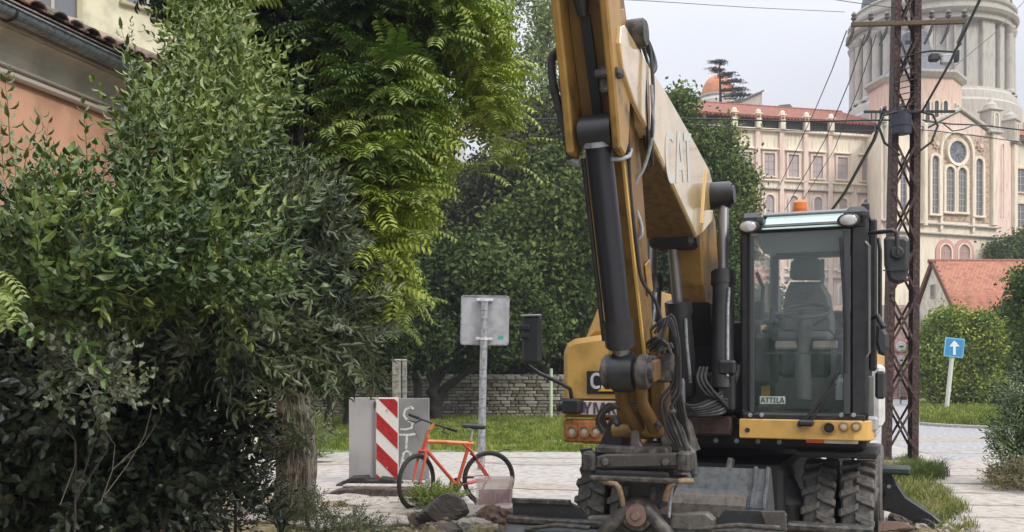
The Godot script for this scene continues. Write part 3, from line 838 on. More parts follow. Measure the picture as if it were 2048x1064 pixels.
	obj("entablature", MB.new().lathe([Vector2(6.5, y1 - 0.05), Vector2(7.25, y1), Vector2(7.3, y1 + 0.4), Vector2(7.55, y1 + 0.5), Vector2(7.75, y1 + 0.75), Vector2(7.75, y1 + 0.95), Vector2(7.35, y1 + 1.0), Vector2(7.35, y1 + 1.4), Vector2(7.55, y1 + 1.5), Vector2(7.6, y1 + 1.7), Vector2(7.1, y1 + 1.78), Vector2(7.0, y1 + 2.5), Vector2(7.15, y1 + 2.6), Vector2(7.1, y1 + 2.75), Vector2(6.4, y1 + 2.85)], 72), M.stone, ch, xf)
	var dome := []
	for i in 13: dome.append(Vector2(cos(i * PI / 24) * 6.4, y1 + 2.85 + sin(i * PI / 24) * 6.6))
	obj("dome", MB.new().lathe(dome, 48), M.slate, ch, xf)
	var col_mesh := MB.new().lathe([Vector2(0.55, y0 + 1.3), Vector2(0.55, y0 + 1.5), Vector2(0.43, y0 + 1.7), Vector2(0.38, y1 - 0.6), Vector2(0.42, y1 - 0.55), Vector2(0.56, y1 - 0.15), Vector2(0.56, y1)], 14).mesh(M.stone)
	var dark := mt(Color(0.05, 0.055, 0.06), 0.4)
	for a in [62, 50.5, 73, -42, -54, -64, -74, -24, 85, -86, 100, 115, 130, 145, 160, 175, 190, 205, 220, 235, 250, 262]:
		var t := deg_to_rad(a)
		var o := obj("column", col_mesh, null, ch, Transform3D(Basis(), dc + Vector3(sin(t), 0, cos(t)) * 6.65))
	for a in [39.6, 20.5, 26]:
		var t := deg_to_rad(a)
		obj("drum_pilaster", MB.new().box(Vector3(0, (y0 + y1) / 2 + 0.65, 6.32), Vector3(0.85, y1 - y0 - 1.3, 0.5), 0.05), M.stone, ch, Transform3D(Basis(Vector3.UP, t), dc))
	for s in [[31.5, 0.9, 0.7], [45, 0.55, 0.7], [56, 0.5, 0.7], [-33, 0.95, 0.55], [-59, 0.6, 0.55], [0, 0.9, 0.7], [-15, 0.9, 0.7], [68, 0.5, 0.7]]:
		var t := deg_to_rad(s[0])
		var x := Transform3D(Basis(Vector3.UP, t), dc) * Transform3D(Basis(), Vector3(0, 0, 6.18))
		window(ch, x, 0, y0 + 1.5, y0 + 1.5 + 8.4 * s[2], s[1], s[0] < -20, 0.14, M.stone, dark if s[0] > 0 else M.leaded, 1 if s[0] < 0 else 0, 4 if s[0] < 0 else 0, 0.25, "drum_window")
	# ------------------------------------------------ octagonal stair turret
	var tc := P(1830, 774, 82); tc.y = 0
	var tur := Transform3D(Basis(Vector3.UP, 0.5), tc)
	obj("turret_wall", MB.new().lathe([Vector2(3.55, 14), Vector2(3.55, 25.0)], 8), mt(Color(0.7, 0.51, 0.41), 0.9, 0.0, T.stain, Vector3(0.4, 0.06, 0.4)), ch, tur)
	obj("turret_cornice", MB.new().lathe([Vector2(3.55, 24.7), Vector2(3.7, 24.75), Vector2(3.95, 25.1), Vector2(3.95, 25.3), Vector2(3.5, 25.3)], 8), M.stone, ch, tur)
	obj("turret_roof", MB.new().lathe([Vector2(3.9, 25.25), Vector2(2.6, 25.9), Vector2(1.7, 26.9), Vector2(1.15, 28.2), Vector2(1.0, 29.2), Vector2(0.5, 29.6), Vector2(0, 29.7)], 8), M.slate, ch, tur)
	for k in 8:
		var x := tur * Transform3D(Basis(Vector3.UP, TAU * (k + 0.5) / 8), Vector3.ZERO) * Transform3D(Basis(), Vector3(0, 0, 3.55 * cos(PI / 8)))
		for u in [-0.75, 0.0, 0.75]:
			window(ch, x, u, 21.2, 22.9, 0.36, true, 0.1, M.cream, dark, 0, 0, 0.1, "turret_window")
	# ------------------------------------------------ far cupola on the left
	var cu := thing("distant_cupola", "orange brick dome on a pale stone drum far behind the red roof", "dome")
	var cc := P(1436, 745, 130); cc.y = 0
	cu.position = cc
	var k := 130.0 / F
	var yb: float = EYE + (HY - 196) * k
	obj("drum", MB.new().lathe([Vector2(48 * k, 0), Vector2(48 * k, yb - 30 * k), Vector2(44 * k, yb - 24 * k), Vector2(42 * k, yb - 10 * k), Vector2(36 * k, yb - 4 * k), Vector2(35 * k, yb)], 32), M.stone, cu)
	var dm := []
	for i in 10: dm.append(Vector2(cos(i * PI / 18) * 34 * k, yb + sin(i * PI / 18) * 46 * k))
	obj("dome", MB.new().lathe(dm, 32), mt(Color(0.58, 0.23, 0.11), 0.8, 0.0, T.soft, 0.4), cu)
	obj("cornice_ring", MB.new().lathe([Vector2(35 * k, yb - 2 * k), Vector2(38 * k, yb), Vector2(38 * k, yb + 3 * k), Vector2(33 * k, yb + 4 * k)], 32), M.stone, cu)
	obj("finial", MB.new().cyl(Vector3(0, yb + 43 * k, 0), Vector3(0, yb + 50 * k, 0), 1.5 * k, 8), M.slate, cu)

func hv(xf: Transform3D, px: float, py: float, z: float) -> Vector3:
	var h := hit(xf, px, py)
	return Vector3(h.x, h.y, z)

func far_houses() -> void:
	# white gabled house on the right
	var h := thing("gabled_house", "cream gabled house with orange tiled roof standing behind the round bush", "house")
	var x0 := 25.9
	var zf := -58.0
	var zb := -65.0
	var zr := -61.5
	var ye := 4.69
	var yr := 8.3
	var wm := mt(Color(0.78, 0.73, 0.58), 0.9, 0.0, T.soft, 0.4)
	obj("wall", MB.new().prism([Vector2(-zf + 0.4, 0), Vector2(-zb - 0.4, 0), Vector2(-zb - 0.4, ye - 0.1), Vector2(-zr, yr - 0.25), Vector2(-zf + 0.4, ye - 0.1)], 0, 16, Transform3D(Basis(Vector3(0, 0, -1), Vector3.UP, Vector3.RIGHT), Vector3(x0, 0, 0))), wm, h)
	var sl := Vector3(0, yr - ye, zr - zf)
	var rf := MB.new()
	for s in [[zf, zr], [zb, zr]]:
		rf.bar(Vector3(x0 + 8.15, ye - 0.15, s[0] + signf(s[0] - s[1]) * 0.3), Vector3(x0 + 8.15, yr, s[1]), 16.5, 0.14, 0.0, Vector3.UP)
	var roof := obj("roof", rf, M.tile, h)
	var co := MB.new()
	var up := sl.normalized()
	var nrm := Vector3(0, -up.z, up.y)
	var bs := Basis(Vector3.RIGHT, up, Vector3.RIGHT.cross(up))
	var rr := RandomNumberGenerator.new()
	rr.seed = 5
	for i in 24:
		for j in 68:
			var c := Vector3(x0 + 0.1 + j * 0.24 + (0.12 if i % 2 else 0.0), ye, zf) + up * (i + 0.3) * sl.length() / 24.0 + nrm * (0.1 + rr.randf() * 0.012)
			var g := rr.randf_range(0.72, 1.2)
			co.col = Color(g, g * rr.randf_range(0.85, 1.05), g)
			co.box(c, Vector3(0.225, 0.245, 0.05), 0.0, bs * Basis(Vector3.RIGHT, 0.13))
	var tm := mt(Color(0.42, 0.19, 0.115), 0.9)
	tm.vertex_color_use_as_albedo = true
	stuff(obj("roof_tile", co, tm, roof))
	obj("gutter", MB.new().cyl(Vector3(x0 - 0.2, ye - 0.2, zf + 0.42), Vector3(x0 + 16, ye - 0.2, zf + 0.42), 0.09, 10), M.slate, roof)
	obj("ridge_cap", MB.new().cyl(Vector3(x0 - 0.3, yr + 0.08, zr), Vector3(x0 + 16.3, yr + 0.08, zr), 0.14, 8), M.tile_b, roof)
	obj("verge_board", MB.new().bar(Vector3(x0 - 0.1, ye - 0.1, zf + 0.2), Vector3(x0 - 0.1, yr + 0.06, zr), 0.3, 0.1, 0.02, Vector3.RIGHT).bar(Vector3(x0 - 0.1, ye - 0.1, zb - 0.2), Vector3(x0 - 0.1, yr + 0.06, zr), 0.3, 0.1, 0.02, Vector3.RIGHT), mt(Color(0.16, 0.07, 0.045), 0.85), h)
	var gx := Transform3D(Basis(Vector3(0, 0, 1), Vector3.UP, Vector3(-1, 0, 0)), Vector3(x0, 0, 0))
	for s in [[-62.4, 3.5, 4.7], [-60.6, 3.5, 4.7], [-61.5, 6.2, 6.9]]:
		window(h, gx, s[0], s[1], s[2], 0.5, false, 0.08, M.frame, M.glassfar, 0, 0, 0.06)
	var fx := face(Vector3(x0 + 0.3, 0, zf - 0.4), Vector3(x0 + 16, 0, zf - 0.4))
	for u in [2.5, 5.5, 9.0]:
		window(h, fx, u, 1.3, 2.9, 1.0, false, 0.12, M.frame, M.glassfar, 1, 1, 0.1)
	# low brown roofed shed beyond the mast
	var s := thing("brown_shed", "low shed with brown tiled roof seen through the bars of the mast", "shed")
	s.position = Vector3(22.6, 0, -61)
	obj("wall", MB.new().box(Vector3(0, 1.7, -2), Vector3(5.4, 3.4, 4)), mt(Color(0.16, 0.11, 0.09), 0.9, 0.0, T.mottle, 0.4), s)
	obj("roof", MB.new().prism([Vector2(-0.5, 3.4), Vector2(4.5, 3.4), Vector2(3.5, 5.9)], -2.9, 2.9, Transform3D(Basis(Vector3(0, 0, -1), Vector3.UP, Vector3.RIGHT), Vector3.ZERO)), mt(Color(0.26, 0.17, 0.13), 0.9, 0.0, T.mottle, 0.5), s)
	obj("door", MB.new().box(Vector3(1.2, 1.0, 0.03), Vector3(1.0, 2.0, 0.06), 0.01), M.darkbark, s)
	var f := thing("board_fence", "faded red-brown board fence along the lane beyond the mast", "fence")
	var r := RandomNumberGenerator.new()
	r.seed = 9
	for i in 26:
		var p := P(1718 + i * 4.6, 744, 55)
		p.y = 0
		var hh := 2.5 + r.randf() * 0.12
		obj("board", MB.new().box(Vector3(0, hh / 2 + 0.08, 0), Vector3(0.115, hh, 0.03), 0.004), [M.fence_a, M.fence_b, M.fence_c][r.randi() % 3], f, Transform3D(Basis(), p))
	obj("rail", MB.new().box(P(1775, 690, 55) + Vector3(0, -0.3, -0.04), Vector3(3.3, 0.1, 0.05)).box(P(1775, 730, 55) + Vector3(0, -0.1, -0.04), Vector3(3.3, 0.1, 0.05)), M.fence_a, f)
	# pale house far behind the left hand trees
	var ph := thing("pale_villa", "pale yellow house wall with grey windows rising behind the left hand roof", "house")
	var xv := face(P(-300, 740, 15.5), P(520, 740, 21))
	var lv := hit(xv, 520, 400).x
	obj("wall", MB.new().box(Vector3(lv / 2, 5.5, -4), Vector3(lv, 11, 8)), mt(Color(0.66, 0.63, 0.46), 0.9, 0.0, T.soft, 0.5), ph, xv)
	for q in [[103, 26], [292, 16], [-120, 30], [430, 12]]:
		var a := hit(xv, q[0], q[1])
		var w := window(ph, xv, a.x, a.y, a.y + 1.5, 0.85, false, 0.09, mt(Color(0.4, 0.37, 0.24), 0.8), M.glassfar, 1, 0, 0.08)
	for q in [[103, 330], [292, 320], [430, 320]]:
		var a := hit(xv, q[0], q[1])
		window(ph, xv, a.x, a.y, a.y + 1.4, 0.85, false, 0.09, mt(Color(0.4, 0.37, 0.24), 0.8), M.glassfar, 1, 0, 0.08)
	obj("roof", MB.new().prism([Vector2(0.6, 11.2), Vector2(-8.6, 11.2), Vector2(-4, 14)], -0.5, lv + 0.5, Transform3D(Basis(Vector3.BACK, Vector3.UP, Vector3.RIGHT), Vector3.ZERO)), M.tile_old, ph, xv)

func left_house() -> void:
	var h := thing("orange_house", "orange rendered house with pale cornice, zinc gutter and old roof tiles at left", "house")
	# frame along the eave: x runs away from the camera, z out over the street
	var a := Vector3(-3.81 + (3.2 - 7.44) * 0.2647, 0, -3.2)
	var b := Vector3(-3.81 + (10.3 - 7.44) * 0.2647, 0, -10.3)
	var x := (b - a).normalized()
	var xf := Transform3D(Basis(x, Vector3.UP, x.cross(Vector3.UP)), a)
	var L := a.distance_to(b)
	var lw := L - 0.25
	obj("wall", MB.new().box(Vector3(lw / 2, 2.02, -3.31), Vector3(lw, 4.04, 6.0)), M.orange_wall, h, xf)
	var cv := []
	for i in 7:
		var t := i / 6.0
		cv.append(Vector2(-0.29 + 0.17 * (1.0 - cos(t * PI / 2)), 4.06 + 0.26 * sin(t * PI / 2)))
	cv.append(Vector2(-0.12, 4.34)); cv.append(Vector2(-0.1, 4.34)); cv.append(Vector2(-0.1, 4.4)); cv.append(Vector2(-0.7, 4.4)); cv.append(Vector2(-0.7, 4.06))
	var ax := Transform3D(Basis(Vector3.BACK, Vector3.UP, Vector3.RIGHT), Vector3.ZERO)
	obj("cornice", MB.new().prism(cv, 0, lw, ax), mt(Color(0.84, 0.78, 0.67), 0.85, 0.0, T.soft, 0.6), h, xf)
	obj("cornice_bead", MB.new().box(Vector3(lw / 2, 4.035, -0.28), Vector3(lw, 0.05, 0.07), 0.015).box(Vector3(lw / 2, 4.09, -0.262), Vector3(lw, 0.02, 0.05), 0.006), mt(Color(0.7, 0.64, 0.55), 0.85), h, xf)
	obj("fascia", MB.new().box(Vector3(lw / 2, 4.415, -0.1), Vector3(lw, 0.1, 0.1), 0.01), mt(Color(0.24, 0.17, 0.13), 0.9, 0.0, T.mottle, 1.0), h, xf)
	# half round zinc gutter with brackets
	var gp := []
	for i in 13: gp.append(Vector2(cos(PI + PI * i / 12), sin(PI + PI * i / 12)) * 0.078)
	for i in 13: gp.append(Vector2(cos(TAU - PI * i / 12), sin(TAU - PI * i / 12)) * 0.07)
	var gut := obj("gutter", MB.new().prism(gp, 0, L, Transform3D(Basis(Vector3.BACK, Vector3.UP, Vector3.RIGHT), Vector3(0, 4.4, 0.02))).cyl(Vector3(0, 4.402, 0.1), Vector3(L, 4.402, 0.1), 0.011, 8), mt(Color(0.3, 0.34, 0.36), 0.45, 0.4, T.mottle, 1.5), h, xf)
	for u in [1.2, 2.9, 4.45, 5.95, 7.1]:
		var ring := []
		for i in 10: ring.append(Vector3(u, 4.4 + sin(PI + PI * i / 9) * 0.084, 0.02 + cos(PI + PI * i / 9) * 0.084))
		obj("gutter_bracket", MB.new().tube(ring, 0.011, 6), M.black, gut)
	# roof: mortar bed, then single tiles in courses
	var pitch := 0.42
	var s := Vector3(0, sin(pitch), -cos(pitch))
	var nn := Vector3(0, cos(pitch), sin(pitch))
	obj("roof", MB.new().bar(Vector3(lw / 2, 4.45, -0.02), Vector3(lw / 2, 4.45, -0.02) + s * 4.4, lw, 0.08, 0.0, Vector3.UP), M.darkbark, h, xf)
	var roof := h.get_node("roof")
	var r := RandomNumberGenerator.new()
	r.seed = 21
	var tiles := []
	for m in [M.tile_old, mt(Color(0.26, 0.15, 0.1), 0.9, 0.0, T.mottle, 2.0), mt(Color(0.15, 0.12, 0.09), 0.95, 0.0, T.mottle, 2.5)]:
		var pts := []
		for i in 7: pts.append(Vector2(cos(PI * i / 6) * 0.1, sin(PI * i / 6) * 0.055))
		for i in 7: pts.append(Vector2(-cos(PI * i / 6) * 0.085, sin(PI * i / 6) * 0.042))
		tiles.append(MB.new().prism(pts, 0, 0.4).box(Vector3(0.11, 0.0, 0.2), Vector3(0.1, 0.02, 0.4), 0.004).mesh(m))
	for i in 3:
		for j in int(lw / 0.21):
			var o := Vector3(0.1 + j * 0.21 + r.randfn() * 0.008, 4.52, 0.02) + s * (i * 0.33 + r.randfn() * 0.012) + nn * 0.012 * i
			obj("roof_tile", tiles[r.randi() % 3], null, roof, Transform3D(Basis(Vector3.RIGHT, nn, -s).orthonormalized() * Basis(Vector3.UP, r.randfn() * 0.03), o + s * 0.36) )
	obj("verge_tile", MB.new().cyl(Vector3(lw + 0.02, 4.56, 0.05), Vector3(lw + 0.02, 4.56, 0.05) + s * 4.4, 0.1, 10), M.tile_old, roof)
	for u in [3.2, 5.5]:
		window(h, xf * Transform3D(Basis(), Vector3(0, 0, -0.31)), u, 1.1, 2.7, 1.0, false, 0.14, M.white, M.glassfar, 1, 2)

# ---------------------------------------------------------------- lattice mast and its wires
func pylon() -> void:
	var t := thing("lattice_mast", "rusty steel lattice mast with crossarm and dark box standing beside the excavator cab", "mast")
	var d := 17.9
	var base := P(1799, 930, d); base.y = 0
	t.position = base
	t.rotation = Vector3(0, -0.12, -0.014)
	var H := 10.6
	var w0 := 0.56
	var w1 := 0.4
	var dp := 0.3
	var hw := func(y: float) -> float: return lerpf(w0, w1, y / H) * 0.5
	for s in [-1.0, 1.0]:
		var a := Vector3(s * hw.call(0.0), -0.05, 0)
		var b := Vector3(s * hw.call(H), H, 0)
		var ch := MB.new().bar(a, b, 0.016, dp, 0.0, Vector3.BACK)
		for z in [-1.0, 1.0]:
			ch.bar(a + Vector3(-s * 0.055, 0, z * (dp * 0.5 - 0.008)), b + Vector3(-s * 0.055, 0, z * (dp * 0.5 - 0.008)), 0.1, 0.016, 0.0, Vector3.BACK)
		obj("leg", ch, M.rust, t)
	var n := 11
	for z in [-1.0, 1.0]:
		for i in n:
			var ya := 0.25 + (H - 0.4) * i / n
			var yb := 0.25 + (H - 0.4) * (i + 1) / n
			for s in [-1.0, 1.0]:
				obj("lacing_bar", MB.new().bar(Vector3(s * (hw.call(ya) - 0.03), ya, z * (dp * 0.5 + 0.006 + (0.004 if s > 0 else 0.016))), Vector3(-s * (hw.call(yb) - 0.03), yb, z * (dp * 0.5 + 0.006 + (0.004 if s > 0 else 0.016))), 0.04, 0.01, 0.0, Vector3.BACK), M.rust, t)
	for i in 5:
		var y := 1.2 + i * 2.1
		obj("batten_plate", MB.new().box(Vector3(0, y, dp * 0.5 + 0.035), Vector3(0.12, 0.06, 0.012)), M.rust, t)
	for i in 9:
		obj("rung", MB.new().bar(Vector3(-0.17, 6.35 + i * 0.11, 0.19), Vector3(0.17, 6.42 + i * 0.11, 0.19), 0.03, 0.012), M.rust, t)
	# crossarm with pin insulators
	var ya := 7.83
	var arm := obj("crossarm", MB.new().box(Vector3(-0.02, ya, 0.22), Vector3(1.95, 0.08, 0.06), 0.008), mt(Color(0.13, 0.1, 0.05), 0.85, 0.0, T.mottle, 3.0), t)
	for x in [-0.95, -0.66, -0.38, 0.38, 0.66, 0.93]:
		obj("insulator", MB.new().lathe([Vector2(0.014, -0.16), Vector2(0.014, 0.08), Vector2(0.04, 0.08), Vector2(0.055, 0.11), Vector2(0.03, 0.13), Vector2(0.048, 0.17), Vector2(0.02, 0.22), Vector2(0, 0.225)], 10, Transform3D(Basis(), Vector3(x, ya, 0.22))), mt(Color(0.13, 0.12, 0.11), 0.3), arm)
		obj("hanger", MB.new().tube([Vector3(x, ya - 0.05, 0.25), Vector3(x - 0.05, ya - 0.22, 0.28), Vector3(x - 0.14, ya - 0.4, 0.3)], [0.02, 0.03, 0.018], 6), M.black, arm)
	# dark junction drum, brackets, floodlight and clamps
	var jb := obj("junction_box", MB.new().cyl(Vector3(-0.13, 5.85, 0.3), Vector3(-0.13, 6.2, 0.3), 0.17, 18, 0.03).cyl(Vector3(-0.13, 5.98, 0.3), Vector3(-0.13, 6.08, 0.3), 0.19, 18, 0.01), mt(Color(0.02, 0.024, 0.04), 0.5), t)
	for s in [-1.0, 1.0]:
		obj("stay_ring", MB.new().tube([Vector3(s * 0.1, 6.3, 0.2), Vector3(s * 0.42, 6.2, 0.24), Vector3(s * 0.5, 6.0, 0.25), Vector3(s * 0.4, 5.72, 0.24), Vector3(s * 0.12, 5.5, 0.2)], 0.022, 6), M.black, t)
	obj("bracket", MB.new().bar(Vector3(-0.75, 6.28, 0.2), Vector3(0.8, 6.26, 0.2), 0.05, 0.04), M.black, t)
	var fl := obj("floodlight", MB.new().box(Vector3(0.62, 7.15, 0.3), Vector3(0.2, 0.17, 0.14), 0.02), M.alu, t)
	obj("floodlight_bracket", MB.new().tube([Vector3(0.1, 7.3, 0.2), Vector3(0.4, 7.32, 0.26), Vector3(0.72, 7.28, 0.3), Vector3(0.86, 7.42, 0.3)], 0.018, 6).box(Vector3(0.78, 7.2, 0.3), Vector3(0.08, 0.2, 0.1), 0.01), M.black, t)
	obj("fuse_box", MB.new().box(Vector3(0.42, 7.2, 0.25), Vector3(0.18, 0.14, 0.14), 0.03), M.plastic, t)
	obj("side_stub", MB.new().bar(Vector3(-0.36, 3.86, 0.2), Vector3(0.1, 3.74, 0.2), 0.06, 0.02, 0.0, Vector3.BACK), M.rust, t)
	obj("footing", MB.new().box(Vector3(0, 0.04, 0), Vector3(1.0, 0.1, 0.6), 0.03), M.concrete, t)
	# wires
	var wires := [
		["thick_cable", "thick black twisted cable running down from the mast behind the cab", [P(1770, 215, 17.7), P(1748, 280, 18.6), P(1712, 345, 20), P(1690, 385, 21), P(1660, 425, 22)], 0.035],
		["service_cable", "black cable slanting up to the right of the mast in front of the church", [P(1845, 222, 17.6), P(1900, 125, 15), P(1962, -5, 12.5), P(2010, -110, 11)], 0.022],
		["service_cable", "thin grey wire crossing in front of the drum windows at the right", [P(1900, 140, 17.8), P(1985, 70, 20), P(2060, -10, 24)], 0.008],
		["overhead_wire", "upper horizontal wire running left from the mast past the boom to the trees", [P(1780, 240, 17.8), P(1600, 243, 19), P(1340, 236, 22), P(1000, 238, 26)], 0.016],
		["overhead_wire", "lower horizontal wire running left from the mast over the wing eaves", [P(1760, 262, 17.8), P(1600, 262, 19), P(1450, 254, 22), P(1340, 245, 24)], 0.01],
		["overhead_wire", "upper wire running right from the mast across the church gable", [P(1845, 240, 17.8), P(1900, 248, 18), P(1960, 250, 18.5), P(2060, 262, 19)], 0.014],
		["overhead_wire", "sagging looped wire in front of the church gable right of the mast", [P(1850, 243, 17.8), P(1885, 246, 17.9), P(1905, 262, 18), P(1925, 259, 18), P(1948, 250, 18.1), P(1985, 252, 18.2)], 0.012],
		["overhead_wire", "lower wire running right from the mast across the rose window", [P(1830, 258, 17.8), P(1920, 268, 18.4), P(2060, 286, 19)], 0.008],
		["guy_wire", "steep wire falling left from the end of the crossarm past the red roof", [P(1693, 62, 17.9), P(1664, 140, 21), P(1630, 220, 25), P(1560, 370, 32)], 0.011],
		["guy_wire", "steep wire falling from the middle of the crossarm across the wing windows", [P(1730, 70, 17.9), P(1700, 160, 21), P(1650, 280, 26), P(1570, 420, 34)], 0.012],
		["guy_wire", "thinner steep wire nearest the mast falling across the wing windows", [P(1752, 70, 17.9), P(1716, 180, 21), P(1668, 300, 25), P(1600, 410, 30)], 0.009],
		["sky_wire", "faint wire high across the grey sky above the distant cupola", [P(1150, -6, 14), P(1300, 2, 15), P(1500, 15, 17), P(1690, 24, 19)], 0.005],
		["sky_wire", "faint wire at the top edge of the sky left of the crossarm", [P(1600, -12, 17), P(1700, 4, 17.4), P(1790, 16, 17.8)], 0.006]]
	for w in wires:
		tag(obj(w[0], MB.new().tube(w[2], w[3], 6), M.black), w[1], "cable", "wires strung from the lattice mast")

# ---------------------------------------------------------------- excavator
const YAW := 0.38397   # 22 degrees
const EX := 1.62
const ED := 8.124
func L(px: float, py: float, z: float) -> Vector3:   # the excavator's own axes: x to its left side, y up, z forward
	var a := (px - CX) / F
	var c := cos(YAW)
	var s := sin(YAW)
	var x := (a * (ED - c * z) - EX + s * z) / (c + a * s)
	return Vector3(x, EYE + (HY - py) / F * (ED - s * x - c * z), z)
func side(poly: Array, x0: float, x1: float, bev := 0.01) -> MB:   # an outline in (z, y), given thickness across
	return MB.new().prism(poly, x0, x1, Transform3D(Basis(Vector3.BACK, Vector3.UP, Vector3.RIGHT), Vector3.ZERO), bev)
func front(poly: Array, z: float, thick: float, bev := 0.005) -> MB:   # an outline given as surveyed pixels at one z
	var pp := []
	for p in poly:
		var q := L(p[0], p[1], z)
		pp.append(Vector2(q.x, q.y))
	return MB.new().prism(pp, z - thick, z, Transform3D(), bev)
func hose(e: Node, pts: Array, r: float, m: Material, called := "hose") -> void:
	var c := Curve3D.new()
	for i in pts.size():
		var a: Vector3 = pts[maxi(i - 1, 0)]
		var b: Vector3 = pts[mini(i + 1, pts.size() - 1)]
		c.add_point(pts[i], (a - b) * 0.17, (b - a) * 0.17)
	c.bake_interval = 0.05
	obj(called, MB.new().tube(Array(c.get_baked_points()), r, 8), m, e)
func ram(e: Node, called: String, rod_end: Vector3, bar_end: Vector3, split: float, rr: float, br: float) -> void:
	var m := rod_end.lerp(bar_end, split)
	var d := (bar_end - rod_end).normalized()
	var b := obj(called, MB.new().cyl(m, bar_end, br, 20, 0.012), M.black, e)
	obj("rod", MB.new().cyl(rod_end, m, rr * 0.85, 14), M.chrome, b)
	obj("gland", MB.new().cyl(m - d * 0.03, m + d * 0.09, br * 1.16, 20, 0.01), M.black, b)
	obj("rod_eye", MB.new().cyl(rod_end - Vector3(0.07, 0, 0), rod_end + Vector3(0.07, 0, 0), rr * 2.0, 16, 0.01), M.black, b)
	obj("oil_pipe", MB.new().tube([m + d * 0.12 + Vector3(br * 0.7, 0, br * 0.9), m + d * 0.3 + Vector3(br * 0.6, 0, br * 0.95), bar_end - d * 0.1 + Vector3(br * 0.6, 0, br * 0.95)], 0.014, 6), M.galv, b)

func wheel(e: Node, x: float, y: float, z: float, treads: bool) -> Node3D:
	var w := Node3D.new()
	w.name = "wheel"; e.add_child(w, true)
	w.position = Vector3(x, y, z)
	var R := 0.465
	var hw := 0.122
	var xf := Transform3D(Basis(Vector3.BACK, -PI / 2), Vector3.ZERO)
	if not M.has("tyre_mesh"):
		M.tyre_mesh = MB.new().lathe([Vector2(0.27, -hw * 0.8), Vector2(0.3, -hw * 0.98), Vector2(0.38, -hw * 1.03), Vector2(0.43, -hw), Vector2(R - 0.008, -hw * 0.86), Vector2(R, -hw * 0.5), Vector2(R, hw * 0.5), Vector2(R - 0.008, hw * 0.86), Vector2(0.43, hw), Vector2(0.38, hw * 1.03), Vector2(0.3, hw * 0.98), Vector2(0.27, hw * 0.8)], 40, xf).mesh(M.tyre)
		M.rim_mesh = MB.new().lathe([Vector2(0.0, -0.02), Vector2(0.12, -0.02), Vector2(0.14, -0.06), Vector2(0.24, -0.08), Vector2(0.275, -hw * 0.85), Vector2(0.275, hw * 0.85), Vector2(0.24, 0.08), Vector2(0.14, 0.06), Vector2(0.12, 0.02), Vector2(0, 0.02)], 28, xf).mesh(M.black)
		M.lugs = []
		for s in [-1.0, 1.0]:
			var poly := [Vector2(s * -0.012, 0.034), Vector2(s * -0.012, -0.022), Vector2(s * 0.05, -0.058), Vector2(s * 0.126, -0.082), Vector2(s * 0.126, -0.022), Vector2(s * 0.06, -0.002)]
			var b := MB.new().prism(poly, R - 0.012, R + 0.03, Transform3D(), 0.007)
			b.box(Vector3(s * 0.121, -0.05, R - 0.04), Vector3(0.022, 0.056, 0.11), 0.006, Basis(Vector3.UP, s * 0.12))
			M.lugs.append(b.mesh(M.tyre))
	obj("tyre", M.tyre_mesh, null, w)
	obj("rim", M.rim_mesh, null, w)
	if treads:
		for i in 19:
			for k in 2:
				var f := TAU * (i + 0.5 * k) / 19.0
				obj("tread_lug", M.lugs[k], null, w, Transform3D(Basis(Vector3.RIGHT, Vector3(0, cos(f), -sin(f)), Vector3(0, sin(f), cos(f))), Vector3.ZERO))
	return w

func text(s: String, h: float, m: Material, parent: Node, xf: Transform3D, called := "lettering", font := "Droid Sans", bold := true, depth := 0.004) -> void:
	var t := TextMesh.new()
	var f := SystemFont.new()
	f.font_names = PackedStringArray([font])
	if bold: f.font_weight = 700
	t.font = f; t.text = s; t.font_size = 64; t.pixel_size = h / 46.0; t.depth = depth; t.curve_step = 2.0
	var o := obj(called, t, null, parent, xf)
	o.material_override = m
	t.material = m

